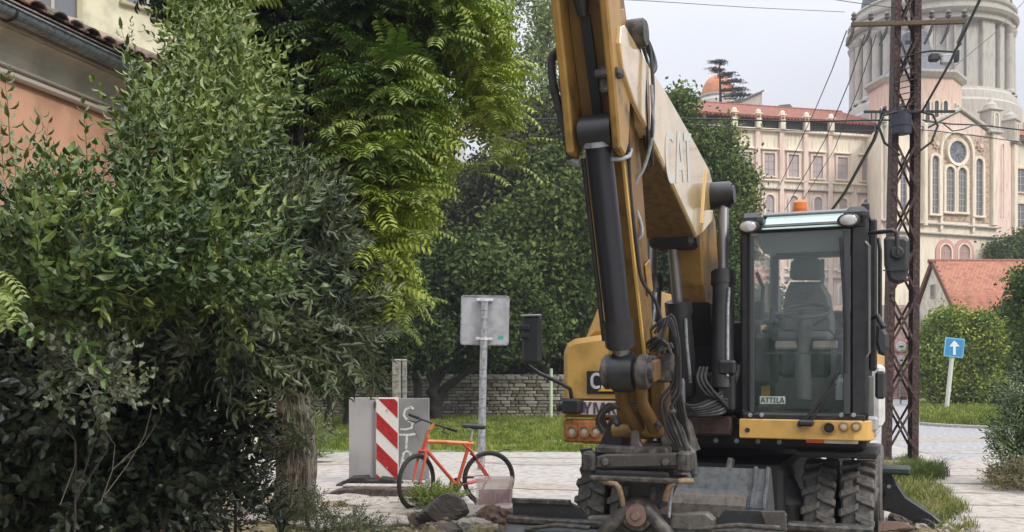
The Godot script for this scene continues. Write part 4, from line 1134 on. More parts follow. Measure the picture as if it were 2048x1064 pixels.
func excavator() -> void:
	var e := thing("excavator", "large yellow wheeled excavator with raised boom and black cab facing the camera", "excavator")
	e.position = Vector3(EX, 0, -ED)
	e.rotation.y = -YAW
	M.boom_foot = mt(Color(0.6, 0.57, 0.52), 0.5, 0.0, T.dirtpaint, 0.7, 0.08)
	var dark := mt(Color(0.012, 0.012, 0.013), 0.7)
	var hood: Material = M.yellow
	# ------------------------------------------------ undercarriage
	obj("chassis", MB.new().box(Vector3(0, 0.68, -1.9), Vector3(1.1, 0.5, 3.6), 0.04), dark, e)
	obj("axle", MB.new().cyl(Vector3(-1.25, 0.47, -0.78), Vector3(1.25, 0.47, -0.78), 0.13, 14).box(Vector3(0, 0.5, -0.78), Vector3(0.6, 0.42, 0.5), 0.06), dark, e)
	obj("axle", MB.new().cyl(Vector3(-1.25, 0.47, -3.0), Vector3(1.25, 0.47, -3.0), 0.13, 14), dark, e)
	for x in [0.8, 1.1, -0.84, -1.14]:
		wheel(e, x, 0.445, -0.78, true)
		wheel(e, x, 0.47, -3.0, false)
	obj("slew_ring", MB.new().cyl(Vector3(-0.1, 0.9, -1.5), Vector3(-0.1, 1.1, -1.5), 0.62, 32, 0.02), dark, e)
	var ubox := obj("deck_frame", MB.new().box(Vector3(0, 1.16, -1.8), Vector3(2.36, 0.2, 3.3), 0.03), dark, e)
	for i in 7: obj("bolt", MB.new().cyl(Vector3(-0.5 + i * 0.17, 1.12, -0.16), Vector3(-0.5 + i * 0.17, 1.12, -0.13), 0.02, 6), M.galv, ubox)
	obj("rear_body", MB.new().box(Vector3(0, 1.62, -2.75), Vector3(2.45, 0.75, 1.5), 0.08), hood, e)
	obj("engine_cover", MB.new().box(Vector3(-0.45, 1.9, -2.6), Vector3(1.4, 0.5, 1.3), 0.1), hood, e)
	obj("side_panel", MB.new().box(Vector3(1.2, 1.47, -1.55), Vector3(0.14, 0.56, 0.85), 0.03), M.white, e)
	obj("side_step", MB.new().box(Vector3(1.2, 1.2, -0.42), Vector3(0.12, 0.05, 0.5), 0.01).box(Vector3(1.22, 1.28, -0.12), Vector3(0.1, 0.12, 0.1), 0.02), M.alu, e)
	# steering knuckles and the dim clutter between the wheels
	obj("steering_ram", MB.new().cyl(Vector3(-0.5, 0.52, -0.42), Vector3(0.4, 0.52, -0.42), 0.05, 12).cyl(Vector3(0.4, 0.52, -0.42), Vector3(0.62, 0.5, -0.5), 0.025, 10), M.black, e)
	obj("axle_knuckle", MB.new().lathe([Vector2(0.0, 0), Vector2(0.12, 0.02), Vector2(0.2, 0.12), Vector2(0.22, 0.3), Vector2(0.14, 0.42), Vector2(0.1, 0.5), Vector2(0, 0.5)], 16, Transform3D(Basis(), Vector3(0.5, 0.3, -0.5))), M.black, e)
	obj("grease_cap", MB.new().cyl(Vector3(0.6, 0.36, -0.32), Vector3(0.6, 0.36, -0.26), 0.045, 14, 0.01), M.galv, e)
	obj("mudguard", MB.new().box(Vector3(0.95, 1.03, -0.5), Vector3(0.62, 0.05, 0.75), 0.01), dark, e)
	# ------------------------------------------------ right hand hood with badge, plate and lamps
	var zf := -0.05
	var hb := MB.new()
	var hp := [Vector2(-1.3, 1.29), Vector2(-0.62, 1.29), Vector2(-0.62, 2.02), Vector2(-0.98, 2.0), Vector2(-1.2, 1.97), Vector2(-1.27, 1.93), Vector2(-1.3, 1.85)]
	hb.prism(hp, -2.0, zf, Transform3D(), 0.05)
	var hd := obj("hood", hb, hood, e)
	var bp := [Vector2(-1.17, 1.96), Vector2(-0.62, 1.99), Vector2(-0.62, 2.42), Vector2(-0.94, 2.4), Vector2(-1.05, 2.24)]
	obj("hood_bulge", MB.new().prism(bp, -1.9, -0.22, Transform3D(), 0.07), hood, hd)
	obj("hood_seam", MB.new().box(Vector3(-0.96, 1.45, zf + 0.004), Vector3(0.68, 0.012, 0.01)), dark, hd)
	var lp := obj("lamp_panel", MB.new().box(Vector3(-0.93, 1.175, zf - 0.05), Vector3(0.72, 0.2, 0.14), 0.02), mt(Color(0.5, 0.2, 0.06), 0.5, 0.0, T.mottle, 2.0), e)
	for px in [1145, 1170, 1193]:
		var c := L(px, 863, zf + 0.02)
		var lm := obj("work_lamp", MB.new().lathe([Vector2(0.052, 0), Vector2(0.052, 0.025), Vector2(0.038, 0.025), Vector2(0.034, 0.006)], 20, Transform3D(Basis(Vector3.RIGHT, PI / 2), c)), mt(Color(0.3, 0.14, 0.06), 0.5), lp)
		obj("lens", MB.new().cyl(c, c + Vector3(0, 0, 0.012), 0.035, 18, 0.004).cyl(c + Vector3(0, 0, 0.012), c + Vector3(0, 0, 0.02), 0.014, 10), mt(Color(0.55, 0.5, 0.42), 0.2), lm)
	var a := L(1174, 742, zf + 0.012)
	var b := L(1252, 788, zf + 0.012)
	var badge := obj("badge", MB.new().box(Vector3((a.x + b.x) / 2, (a.y + b.y) / 2, zf + 0.012), Vector3(b.x - a.x, a.y - b.y, 0.02), 0.004), dark, e)
	text("CAT", 0.135, M.white, badge, Transform3D(Basis().scaled(Vector3(0.85, 1, 1)), Vector3((a.x + b.x) / 2 + 0.0, (a.y + b.y) / 2 + 0.01, zf + 0.025)))
	obj("badge_triangle", MB.new().prism([Vector2(-0.1, 0), Vector2(0.1, 0), Vector2(0, 0.075)], 0, 0.006, Transform3D(Basis(), Vector3((a.x + b.x) / 2 + 0.03, b.y + 0.022, zf + 0.026))), mt(Color(0.75, 0.42, 0.05), 0.5), badge)
	a = L(1162, 802, zf + 0.012)
	b = L(1262, 831, zf + 0.012)
	var pl := obj("number_plate", MB.new().box(Vector3((a.x + b.x) / 2, (a.y + b.y) / 2, zf + 0.02), Vector3(b.x - a.x, a.y - b.y, 0.012), 0.004), mt(Color(0.62, 0.58, 0.56), 0.4), e)
	text("YMK-8", 0.1, mt(Color(0.09, 0.06, 0.09), 0.5), pl, Transform3D(Basis().scaled(Vector3(1.0, 1, 1)), Vector3((a.x + b.x) / 2 + 0.01, (a.y + b.y) / 2 - 0.003, zf + 0.029)))
	obj("plate_band", MB.new().box(Vector3(a.x + 0.03, (a.y + b.y) / 2, zf + 0.027), Vector3(0.03, 0.08, 0.006)), mt(Color(0.15, 0.13, 0.2), 0.5), pl)
	# left mirror
	var m0 := L(1045, 632, 0.2)
	var m1 := L(1083, 728, 0.2)
	var mr := obj("mirror", MB.new().box((m0 + m1) * 0.5, Vector3(m1.x - m0.x, m0.y - m1.y, 0.07), 0.025).box(L(1050, 655, 0.23), Vector3(0.1, 0.05, 0.05), 0.01).box(L(1050, 672, 0.23), Vector3(0.08, 0.04, 0.05), 0.01), M.plastic, e)
	obj("mirror_arm", MB.new().tube([L(1052, 655, 0.15), L(1052, 720, 0.14), L(1058, 733, 0.13), L(1080, 747, 0.12), L(1125, 768, 0.08), L(1140, 778, 0.05), L(1144, 800, 0.0)], 0.018, 8), M.black, mr)
	obj("mirror_mount", MB.new().box(L(1146, 812, 0.02), Vector3(0.16, 0.13, 0.16), 0.02).box(L(1128, 815, 0.02), Vector3(0.12, 0.07, 0.1), 0.02), M.black, e)
	obj("mirror_rim", MB.new().box(L(1062, 631, 0.21), Vector3(0.17, 0.018, 0.075), 0.006), M.alu, mr)
	# ------------------------------------------------ cab
	var x0 := 0.23
	var x1 := 1.2
	var cz := -1.75
	var yb := 1.31
	var yt := 2.82
	var cab := Node3D.new()
	cab.name = "cab"; e.add_child(cab)
	var fr := MB.new()
	for s in [[x0 + 0.035, 0.0, 0.075, 0.1], [x1 - 0.065, 0.0, 0.13, 0.12], [x0 + 0.04, cz, 0.08, 0.1], [x1 - 0.05, cz, 0.1, 0.12], [x1 - 0.04, -0.95, 0.06, 0.08]]:
		fr.box(Vector3(s[0], (yb + yt) / 2, s[1] - 0.06), Vector3(s[2], yt - yb, s[3]), 0.02)
	fr.box(Vector3((x0 + x1) / 2, yt + 0.005, -0.06), Vector3(x1 - x0 - 0.02, 0.07, 0.12), 0.02)
	fr.box(Vector3((x0 + x1) / 2, yb + 0.01, -0.05), Vector3(x1 - x0 - 0.02, 0.09, 0.12), 0.02)
	fr.box(Vector3((x0 + x1) / 2, 2.22, cz - 0.02), Vector3(x1 - x0 - 0.02, 0.08, 0.1), 0.02)
	fr.box(Vector3((x0 + x1) / 2, yt, cz - 0.06), Vector3(x1 - x0 - 0.02, 0.1, 0.12), 0.02)
	for x in [x0 + 0.03, x1 - 0.03]:
		fr.box(Vector3(x, yt + 0.01, cz / 2), Vector3(0.06, 0.09, -cz), 0.02)
		fr.box(Vector3(x, yb + 0.02, cz / 2), Vector3(0.06, 0.12, -cz), 0.02)
	obj("cab_frame", fr, M.black, cab)
	obj("cab_floor", MB.new().box(Vector3((x0 + x1) / 2, yb - 0.06, cz / 2 - 0.05), Vector3(x1 - x0 - 0.06, 0.1, -cz + 0.02), 0.02), dark, cab)
	obj("cab_rear_wall", MB.new().box(Vector3((x0 + x1) / 2, 1.75, cz - 0.02), Vector3(x1 - x0 - 0.1, 0.86, 0.06), 0.01), mt(Color(0.06, 0.065, 0.07), 0.7), cab)
	# roof with glazed front hatch
	var roof := obj("cab_roof", MB.new().box(Vector3((x0 + x1) / 2, yt + 0.085, -1.05), Vector3(x1 - x0, 0.1, 1.45), 0.035), M.black, cab)
	for s in [-1.0, 1.0]:
		obj("roof_shoulder", MB.new().box(Vector3((x0 + x1) / 2 + s * 0.4, yt + 0.08, -0.17), Vector3(0.19, 0.12, 0.42), 0.045), M.black, roof)
	var tint := glass(Color(0.62, 0.85, 0.78), 0.35)
	var hp2 := MB.new()
	hp2.box(Vector3(0, 0, 0), Vector3(0.62, 0.006, 0.4))
	obj("roof_hatch", hp2, mt(Color(0.33, 0.46, 0.42), 0.15), roof, Transform3D(Basis(Vector3.RIGHT, 0.42), Vector3((x0 + x1) / 2, yt + 0.075, -0.15)))
	obj("hatch_rail", MB.new().cyl(Vector3(x0 + 0.14, yt + 0.15, -0.3), Vector3(x1 - 0.16, yt + 0.15, -0.3), 0.022, 10, 0.005), M.chrome, roof)
	obj("roof_edge", MB.new().box(Vector3((x0 + x1) / 2, yt + 0.168, -0.42), Vector3(0.7, 0.035, 0.12), 0.012), mt(Color(0.2, 0.2, 0.21), 0.4), roof)
	for px in [[1496, 453], [1697, 440]]:
		var c := L(px[0], px[1], 0.055)
		var hl := obj("roof_lamp", MB.new().lathe([Vector2(0.085, -0.1), Vector2(0.085, 0.0), Vector2(0.07, 0.012)], 24, Transform3D(Basis(Vector3.RIGHT, PI / 2).scaled_local(Vector3(1, 1, 0.62)), c)), M.black, cab)
		obj("lens", MB.new().lathe([Vector2(0.074, 0.0), Vector2(0.055, 0.02), Vector2(0.03, 0.03), Vector2(0, 0.033)], 24, Transform3D(Basis(Vector3.RIGHT, PI / 2).scaled_local(Vector3(1, 1, 0.62)), c)), mt(Color(0.5, 0.48, 0.48), 0.12, 0.3), hl)
	var bc := L(1600, 418, -0.75)
	bc.y = yt + 0.13
	var bcn := obj("beacon", MB.new().lathe([Vector2(0.066, 0), Vector2(0.066, 0.1), Vector2(0.055, 0.11)], 20, Transform3D(Basis(), bc)), M.black, cab)
	obj("beacon_lens", MB.new().lathe([Vector2(0.06, 0.09), Vector2(0.064, 0.13), Vector2(0.058, 0.185), Vector2(0.035, 0.21), Vector2(0, 0.215)], 20, Transform3D(Basis(), bc)), mt(Color(0.62, 0.17, 0.03), 0.25), bcn)
	# panes
	var pane := glass(Color(0.3, 0.5, 0.47), 0.02)
	obj("windscreen", MB.new().box(Vector3((x0 + x1) / 2 - 0.03, (yb + yt) / 2, 0.0), Vector3(x1 - x0 - 0.22, yt - yb - 0.06, 0.006)), glass(Color(0.6, 0.8, 0.75), 0.02), cab)
	obj("windscreen_seal", MB.new().box(Vector3(x0 + 0.095, (yb + yt) / 2, 0.008), Vector3(0.035, yt - yb - 0.1, 0.02), 0.005).box(Vector3(x1 - 0.155, (yb + yt) / 2, 0.008), Vector3(0.05, yt - yb - 0.1, 0.02), 0.005), mt(Color(0.05, 0.055, 0.06), 0.35), cab)
	obj("rear_window", MB.new().box(Vector3((x0 + x1) / 2, 2.5, cz - 0.02), Vector3(x1 - x0 - 0.16, 0.5, 0.006)), pane, cab)
	obj("side_window", MB.new().box(Vector3(x0 + 0.03, 2.2, cz / 2), Vector3(0.006, 1.1, 1.5)), pane, cab)
	obj("door_window", MB.new().box(Vector3(x1 - 0.03, 2.2, -0.5), Vector3(0.006, 1.1, 0.75)), pane, cab)
	obj("door_window", MB.new().box(Vector3(x1 - 0.03, 2.3, -1.35), Vector3(0.006, 0.9, 0.65)), pane, cab)
	obj("door_panel", MB.new().box(Vector3(x1 - 0.02, 1.48, cz / 2), Vector3(0.04, 0.34, -cz - 0.1), 0.01), M.black, cab)
	obj("sun_blind", MB.new().prism([Vector2(-0.36, 0.09), Vector2(0.36, 0.09), Vector2(0.33, -0.08), Vector2(-0.31, -0.08)], 0, 0.03, Transform3D(Basis(Vector3.RIGHT, 0.35), Vector3((x0 + x1) / 2 - 0.02, yt - 0.09, -0.2)), 0.01), mt(Color(0.12, 0.15, 0.145), 0.7), cab)
	obj("rear_window_bar", MB.new().box(Vector3(0.72, 2.5, cz + 0.01), Vector3(0.035, 0.5, 0.02)), mt(Color(0.2, 0.23, 0.23), 0.6), cab)
	# seat and controls
	var grey := mt(Color(0.11, 0.115, 0.12), 0.85, 0.0, T.grain, 2.0)
	var seat := Node3D.new()
	seat.name = "seat"; cab.add_child(seat)
	var zs := -1.02
	var hr := [[1581, 525], [1590, 515], [1632, 513], [1642, 522], [1649, 552], [1640, 559], [1585, 559], [1578, 552]]
	obj("headrest", front(hr, zs, 0.12, 0.03), grey, seat)
	obj("seat_back", front([[1580, 563], [1645, 563], [1660, 590], [1668, 640], [1668, 668], [1562, 668], [1563, 630], [1570, 585]], zs + 0.02, 0.14, 0.035), grey, seat)
	obj("seat_cushion", MB.new().box(L(1610, 678, -0.75) , Vector3(0.5, 0.12, 0.5), 0.05), grey, seat)
	obj("seat_base", MB.new().box(L(1610, 720, -0.8), Vector3(0.4, 0.3, 0.42), 0.03), dark, seat)
	for px in [1545, 1690]: obj("armrest", MB.new().box(L(px, 645, -0.75), Vector3(0.1, 0.07, 0.36), 0.025).box(L(px, 668, -0.78), Vector3(0.13, 0.12, 0.42), 0.03).cyl(L(px, 640, -0.58), L(px, 612, -0.55), 0.022, 10), M.plastic, seat)
	text("CAT", 0.05, M.plastic, seat, Transform3D(Basis(), L(1612, 592, zs + 0.028)))
	var wc := L(1612, 622, -0.42)
	var ring := []
	for i in 25: ring.append(wc + Basis(Vector3.RIGHT, 0.35) * Vector3(cos(TAU * i / 24), 0, sin(TAU * i / 24)) * 0.185)
	var sw := obj("steering_wheel", MB.new().tube(ring, 0.016, 8, false), M.plastic, cab)
	obj("wheel_hub", MB.new().cyl(wc - Vector3(0, 0.03, 0.0), wc + Vector3(0, 0.012, 0), 0.06, 14, 0.01).bar(wc + Vector3(-0.18, 0, 0), wc + Vector3(0.18, 0, 0), 0.035, 0.015), M.plastic, sw)
	obj("steering_column", MB.new().tube([wc - Vector3(0, 0.02, 0), L(1606, 690, -0.4), L(1606, 800, -0.36)], [0.05, 0.06, 0.075], 12), mt(Color(0.07, 0.073, 0.078), 0.6), cab)
	obj("stalk", MB.new().tube([L(1628, 650, -0.4), L(1655, 634, -0.36)], [0.012, 0.018], 8), M.plastic, cab)
	for px in [1575, 1650]: obj("pedal", MB.new().box(L(px, 690, -0.38), Vector3(0.2, 0.075, 0.03), 0.01, Basis(Vector3.RIGHT, -0.5)), mt(Color(0.2, 0.18, 0.15), 0.7), cab)
	obj("console", MB.new().box(L(1525, 720, -0.85), Vector3(0.2, 0.45, 0.75), 0.04).box(L(1700, 720, -0.85), Vector3(0.17, 0.45, 0.75), 0.04), M.plastic, cab)
	obj("monitor", MB.new().box(L(1519, 620, -0.35), Vector3(0.05, 0.16, 0.12), 0.015, Basis(Vector3.UP, 0.5)).tube([L(1513, 545, -0.3), L(1526, 575, -0.3), L(1522, 640, -0.3)], 0.016, 8), dark, cab)
	obj("water_bottle", MB.new().lathe([Vector2(0.035, 0), Vector2(0.036, 0.14), Vector2(0.015, 0.18), Vector2(0.015, 0.2), Vector2(0, 0.2)], 14, Transform3D(Basis(), L(1680, 800, -0.15))), glass(Color(0.7, 0.75, 0.8), 0.4), cab)
	var np := obj("name_plate", front([[1519, 793], [1569, 793], [1570, 796], [1570, 808], [1519, 808]], 0.0, 0.006, 0.002), mt(Color(0.6, 0.68, 0.62), 0.4), cab, Transform3D(Basis(), Vector3(0, 0, -0.012)))
	text("ATTILA", 0.042, dark, np, Transform3D(Basis().scaled(Vector3(0.95, 1, 1)), L(1544.5, 800.5, 0.002)))
	obj("lower_screen_bar", MB.new().box(Vector3((x0 + x1) / 2 - 0.03, L(1600, 706, 0).y, -0.012), Vector3(x1 - x0 - 0.22, 0.014, 0.014)), M.black, cab)
	# wiper
	var wp := obj("wiper", MB.new().bar(L(1608, 842, 0.06), L(1672, 765, 0.06), 0.05, 0.025, 0.004).bar(L(1620, 845, 0.07), L(1668, 772, 0.07), 0.026, 0.02).bar(L(1655, 788, 0.05), L(1676, 742, 0.05), 0.05, 0.02, 0.006).box(L(1612, 846, 0.07), Vector3(0.12, 0.05, 0.07), 0.015).cyl(L(1599, 850, 0.05), L(1599, 850, 0.09), 0.02, 10), M.black, cab)
	obj("wiper_blade", MB.new().bar(L(1691, 650, 0.03), L(1681, 474, 0.03), 0.032, 0.022, 0.004).bar(L(1691, 745, 0.03), L(1692, 640, 0.03), 0.028, 0.02, 0.004), M.black, wp)
	for px in [1500, 1523, 1682, 1707]:
		obj("bolt", MB.new().cyl(L(px, 830, 0.01), L(px, 830, 0.035), 0.019, 10, 0.004), M.galv, cab)
	# yellow sill below the windscreen
	var sp := []
	for p in [[x0, 0.03], [1.1, 0.04], [1.2, 0.0], [1.24, -0.1], [1.24, -0.3], [x0, -0.3]]: sp.append(Vector2(p[0], p[1]))
	var sill := obj("front_sill", MB.new().prism(sp, 1.155, 1.31, Transform3D(Basis(Vector3.RIGHT, Vector3.BACK, Vector3.UP), Vector3.ZERO), 0.008), hood, e)
	obj("sill_hole", MB.new().cyl(L(1495, 860, 0.032), L(1495, 860, 0.036), 0.02, 14), dark, sill)
	for s in [[1658, 856, 0.048, dark], [1688, 853, 0.036, null], [1713, 853, 0.036, null]]:
		var c := L(s[0], s[1], 0.035)
		var r: float = s[2]
		var lm := obj("work_lamp", MB.new().lathe([Vector2(r * 1.12, -0.01), Vector2(r * 1.12, 0.016), Vector2(r * 0.85, 0.02), Vector2(r * 0.8, 0.008)], 22, Transform3D(Basis(Vector3.RIGHT, PI / 2), c)), mt(Color(0.3, 0.17, 0.05), 0.5), sill)
		obj("lens", MB.new().cyl(c, c + Vector3(0, 0, 0.012), r * 0.85, 18, 0.004).cyl(c + Vector3(0, 0, 0.012), c + Vector3(0, 0, 0.022), r * 0.35, 10), s[3] if s[3] else mt(Color(0.55, 0.45, 0.3), 0.2), lm)
	var z1 := L(1612, 879, -0.02)
	var z2 := L(1648, 885, -0.02)
	obj("reflector", MB.new().box(Vector3((z1.x + z2.x) / 2, 1.142, -0.03), Vector3(z2.x - z1.x, 0.028, 0.03), 0.004), mt(Color(0.75, 0.13, 0.04), 0.3), sill)
	var z3 := L(1716, 879, -0.02)
	obj("reflector", MB.new().box(Vector3((z3.x + z2.x) / 2, 1.142, -0.032), Vector3(z3.x - z2.x, 0.03, 0.03), 0.004), M.white, sill)
	# rails, mirror and lamps on the door side
	obj("grab_rail", MB.new().tube([L(1729, 482, -0.02), L(1738, 492, 0.02), L(1738, 705, 0.02), L(1729, 715, -0.02)], 0.014, 8), M.chrome, cab)
	obj("grab_rail", MB.new().tube([L(1735, 478, -0.3), L(1757, 478, -0.3), L(1760, 500, -0.3), L(1760, 640, -0.3), L(1748, 655, -0.3)], 0.016, 8), M.black, cab)
	obj("door_post", MB.new().box(L(1746, 590, -0.25), Vector3(0.06, 1.2, 0.08), 0.015), M.black, cab)
	for y in [420, 500, 610]: obj("door_hinge", MB.new().box(L(1731, y, -0.1), Vector3(0.06, 0.11, 0.09), 0.015), M.black, cab)
	var rm := obj("mirror", front([[1767, 478], [1772, 472], [1812, 472], [1819, 480], [1818, 535], [1811, 562], [1796, 568], [1778, 562], [1768, 530]], 0.1, 0.09, 0.025), M.plastic, e)
	obj("mirror_arm", MB.new().tube([L(1730, 468, -0.1), L(1752, 465, 0.0), L(1785, 461, 0.12), L(1794, 466, 0.14), L(1795, 510, 0.14)], 0.017, 8), M.black, rm)
	obj("mirror_hub", MB.new().cyl(L(1794, 505, 0.1), L(1794, 505, 0.15), 0.05, 14, 0.012).box(L(1793, 540, 0.105), Vector3(0.19, 0.008, 0.02)), M.plastic, rm)
	obj("wide_mirror", front([[1752, 650], [1765, 648], [1776, 668], [1778, 695], [1770, 712], [1756, 708], [1750, 685]], 0.0, 0.1, 0.025), M.plastic, e)
	obj("mirror_bracket", MB.new().tube([L(1740, 640, -0.1), L(1755, 632, -0.05), L(1768, 655, 0.0)], 0.02, 8), M.black, e)
	obj("side_lamp", MB.new().box(L(1761, 770, -0.25), Vector3(0.08, 0.22, 0.1), 0.02), M.plastic, e)
	# ------------------------------------------------ boom
	var bx0 := -0.45
	var bx1 := -0.05
	var up := obj("boom", side([Vector2(-0.38, 3.12), Vector2(-0.3, 3.3), Vector2(-0.18, 3.37), Vector2(0.6, 3.5), Vector2(1.41, 3.62), Vector2(1.92, 3.665), Vector2(1.96, 3.4), Vector2(1.9, 3.26), Vector2(1.8, 3.22), Vector2(0.313, 2.74), Vector2(0.1, 2.8), Vector2(-0.3, 2.95)], bx0, bx1, 0.012), M.boom_yellow, e)
	for x in [-0.45, -0.085]:
		obj("boom_ear", side([Vector2(1.85, 3.655), Vector2(2.42, 3.735), Vector2(2.5, 3.7), Vector2(2.52, 3.6), Vector2(2.45, 3.47), Vector2(2.2, 3.34), Vector2(1.85, 3.24)], x, x + 0.035, 0.006), M.boom_yellow, up)
	obj("boom_shade_panel", MB.new().bar(Vector3(-0.25, 2.75, 0.36), Vector3(-0.25, 3.205, 1.78), 0.36, 0.012, 0.0, Vector3.DOWN), mt(Color(0.15, 0.085, 0.03), 0.7, 0.0, T.mottle, 1.5), up)  # dark brown panel: shade under the boom put into its colour
	obj("boom_rib", MB.new().bar(Vector3(bx1 + 0.004, 3.33, 0.0), Vector3(bx1 + 0.004, 2.87, 0.16), 0.016, 0.016, 0.003, Vector3.RIGHT), mt(Color(0.6, 0.42, 0.16), 0.4), up)
	var logo := mt(Color(0.51, 0.51, 0.47), 0.32)
	text("CAT", 0.36, logo, up, Transform3D(Basis(Vector3(0, 0.19, -0.98).normalized(), Vector3(0, 0.98, 0.19).normalized(), Vector3.RIGHT), Vector3(bx1 + 0.003, 3.23, 0.98)), "boom_lettering", "Droid Sans", true, 0.003)
	obj("boom_underside_bracket", MB.new().box(Vector3(-0.25, 2.78, 0.22), Vector3(0.34, 0.22, 0.3), 0.03).cyl(Vector3(-0.44, 2.75, 0.25), Vector3(-0.06, 2.75, 0.25), 0.07, 16, 0.01), dark, up)
	obj("boom_lamp", MB.new().cyl(L(1343, 447, 0.42), L(1341, 432, 0.42), 0.085, 20, 0.015), M.alu, up)
	obj("boom_foot", side([Vector2(-0.36, 3.14), Vector2(0.05, 2.85), Vector2(-0.08, 2.4), Vector2(-0.16, 2.24), Vector2(-0.86, 2.24), Vector2(-0.85, 2.3), Vector2(-0.62, 3.0)], -0.36, -0.08, 0.012), M.boom_foot, e)
	obj("foot_casting", side([Vector2(-0.12, 2.26), Vector2(-0.3, 1.9), Vector2(-0.42, 1.5), Vector2(-0.95, 1.5), Vector2(-0.88, 2.26)], -0.4, -0.04, 0.012), dark, e)
	obj("boom_pin", MB.new().cyl(Vector3(-0.62, 3.16, -0.28), Vector3(0.12, 3.16, -0.28), 0.115, 24, 0.02).cyl(Vector3(0.1, 3.16, -0.28), Vector3(0.14, 3.16, -0.28), 0.08, 20, 0.01), M.black, e)
	ram(e, "boom_ram", Vector3(0.05, 3.16, -0.28), Vector3(0.1, 1.55, 0.05), 0.42, 0.052, 0.088)
	ram(e, "boom_ram", Vector3(-0.55, 3.16, -0.28), Vector3(-0.52, 1.5, 0.02), 0.42, 0.052, 0.088)
	ram(e, "adjusting_ram", Vector3(-0.27, 2.76, 0.25), Vector3(-0.22, 1.5, -0.1), 0.42, 0.05, 0.095)
	# dim machinery at the boom foot
	obj("valve_block", MB.new().box(L(1425, 850, -0.15), Vector3(0.36, 0.16, 0.3), 0.02), mt(Color(0.07, 0.035, 0.03), 0.7, 0.0, T.mottle, 2.0), e)
	obj("foot_bracket", MB.new().box(Vector3(-0.22, 1.5, -0.3), Vector3(0.75, 0.36, 0.5), 0.03), dark, e)
	obj("firewall", MB.new().box(Vector3(-0.2, 1.7, -1.2), Vector3(0.85, 0.9, 0.1), 0.02), dark, e)
	obj("ram_base", MB.new().box(Vector3(0.13, 1.52, -0.05), Vector3(0.14, 0.3, 0.3), 0.02).box(L(1455, 735, 0.08), Vector3(0.14, 0.12, 0.1), 0.02), M.black, e)
	hose(e, [L(1365, 845, 0.0), L(1367, 800, 0.02), L(1366, 755, 0.02), L(1358, 742, 0.0), L(1345, 742, -0.05)], 0.016, M.galv, "oil_pipe")
	hose(e, [L(1427, 795, 0.0), L(1426, 755, 0.02), L(1432, 740, 0.03), L(1450, 732, 0.05)], 0.016, M.galv, "oil_pipe")
	for k in 6:
		var o := k * 4.0
		hose(e, [L(1340 + o, 790 + o * 2, 0.1), L(1380 + o, 812 + o, 0.16), L(1420 + o, 800 + o * 1.4, 0.14), L(1455, 770 + o * 2, 0.05), L(1462 + o, 730, -0.05)], 0.015, [M.rubber, M.steel, M.black][k % 3])
	for k in 3:
		hose(e, [L(1400 + k * 7, 735, 0.05), L(1395 + k * 8, 760, 0.15), L(1415 + k * 9, 790, 0.16), L(1455, 800 + k * 7, 0.1)], 0.013, M.rubber)
	# ------------------------------------------------ stick
	var B := Vector2(1.38, 1.32)
	var ax := Vector2(0.396, 0.918)
	var nn := Vector2(0.918, -0.396)
	var sk := func(t: float, n: float) -> Vector2: return B + ax * t + nn * n
	var outline := []
	for p in [[-0.1, 0.02], [-0.08, -0.1], [0.1, -0.16], [0.8, -0.26], [1.7, -0.36], [2.3, -0.4], [2.7, -0.36], [3.4, -0.22], [3.4, 0.06], [2.6, 0.08], [1.9, 0.06], [0.4, 0.05], [0.1, 0.08]]: outline.append(sk.call(p[0], p[1]))
	var st := obj("stick", side(outline, -0.37, -0.13, 0.012), M.stick, e)
	var ea: Vector2 = sk.call(0.5, 0.05)
	var eb: Vector2 = sk.call(1.92, 0.06)
	for x in [-0.365, -0.135]: obj("stick_edge", MB.new().bar(Vector3(x, ea.y, ea.x), Vector3(x, eb.y, eb.x), 0.022, 0.02, 0.004, Vector3.BACK), M.yellow, st)
	for x in [-0.415, -0.125]:
		var pl2 := []
		for p in [[1.95, 0.1], [1.9, 0.2], [1.97, 0.3], [2.3, 0.26], [3.4, 0.2], [3.4, -0.05], [2.2, -0.05]]: pl2.append(sk.call(p[0], p[1]))
		obj("ram_cheek", side(pl2, x - 0.0, x + 0.05, 0.012), M.dirty_yellow, st)
	for s in [[0.55, 0.2], [1.0, 0.2], [2.6, 0.22]]:
		var c: Vector2 = sk.call(s[0], -0.2)
		obj("weld_plate", MB.new().box(Vector3(-0.118, c.y, c.x), Vector3(0.014, 0.22, 0.12), 0.004, Basis(Vector3.RIGHT, 0.4)), M.dirty_yellow, st)
	var tip: Vector2 = sk.call(2.55, -0.3)
	obj("stick_pin", MB.new().cyl(Vector3(-0.5, tip.y, tip.x), Vector3(0.0, tip.y, tip.x), 0.09, 20, 0.015), M.steel, st)
	# bucket ram on the front of the stick
	var rt: Vector2 = sk.call(2.06, 0.2)
	var rb: Vector2 = sk.call(0.53, 0.3)
	var top := Vector3(-0.235, rt.y, rt.x)
	var bot := Vector3(-0.215, rb.y, rb.x)
	var ram2 := obj("bucket_ram", MB.new().cyl(top.lerp(bot, 0.0), top.lerp(bot, 0.8), 0.082, 26, 0.012), mt(Color(0.016, 0.016, 0.024), 0.3), e)
	obj("gland", MB.new().cyl(top.lerp(bot, 0.77), top.lerp(bot, 0.89), 0.098, 26, 0.014), M.black, ram2)
	obj("rod", MB.new().cyl(top.lerp(bot, 0.86), bot, 0.055, 16), M.chrome, ram2)
	obj("cylinder_cap", MB.new().cyl(top - Vector3(0.1, 0, 0), top + Vector3(0.1, 0, 0), 0.1, 22, 0.012), M.black, ram2)
	var u0: Vector2 = sk.call(2.72, 0.12)
	var u1: Vector2 = sk.call(3.6, 0.2)
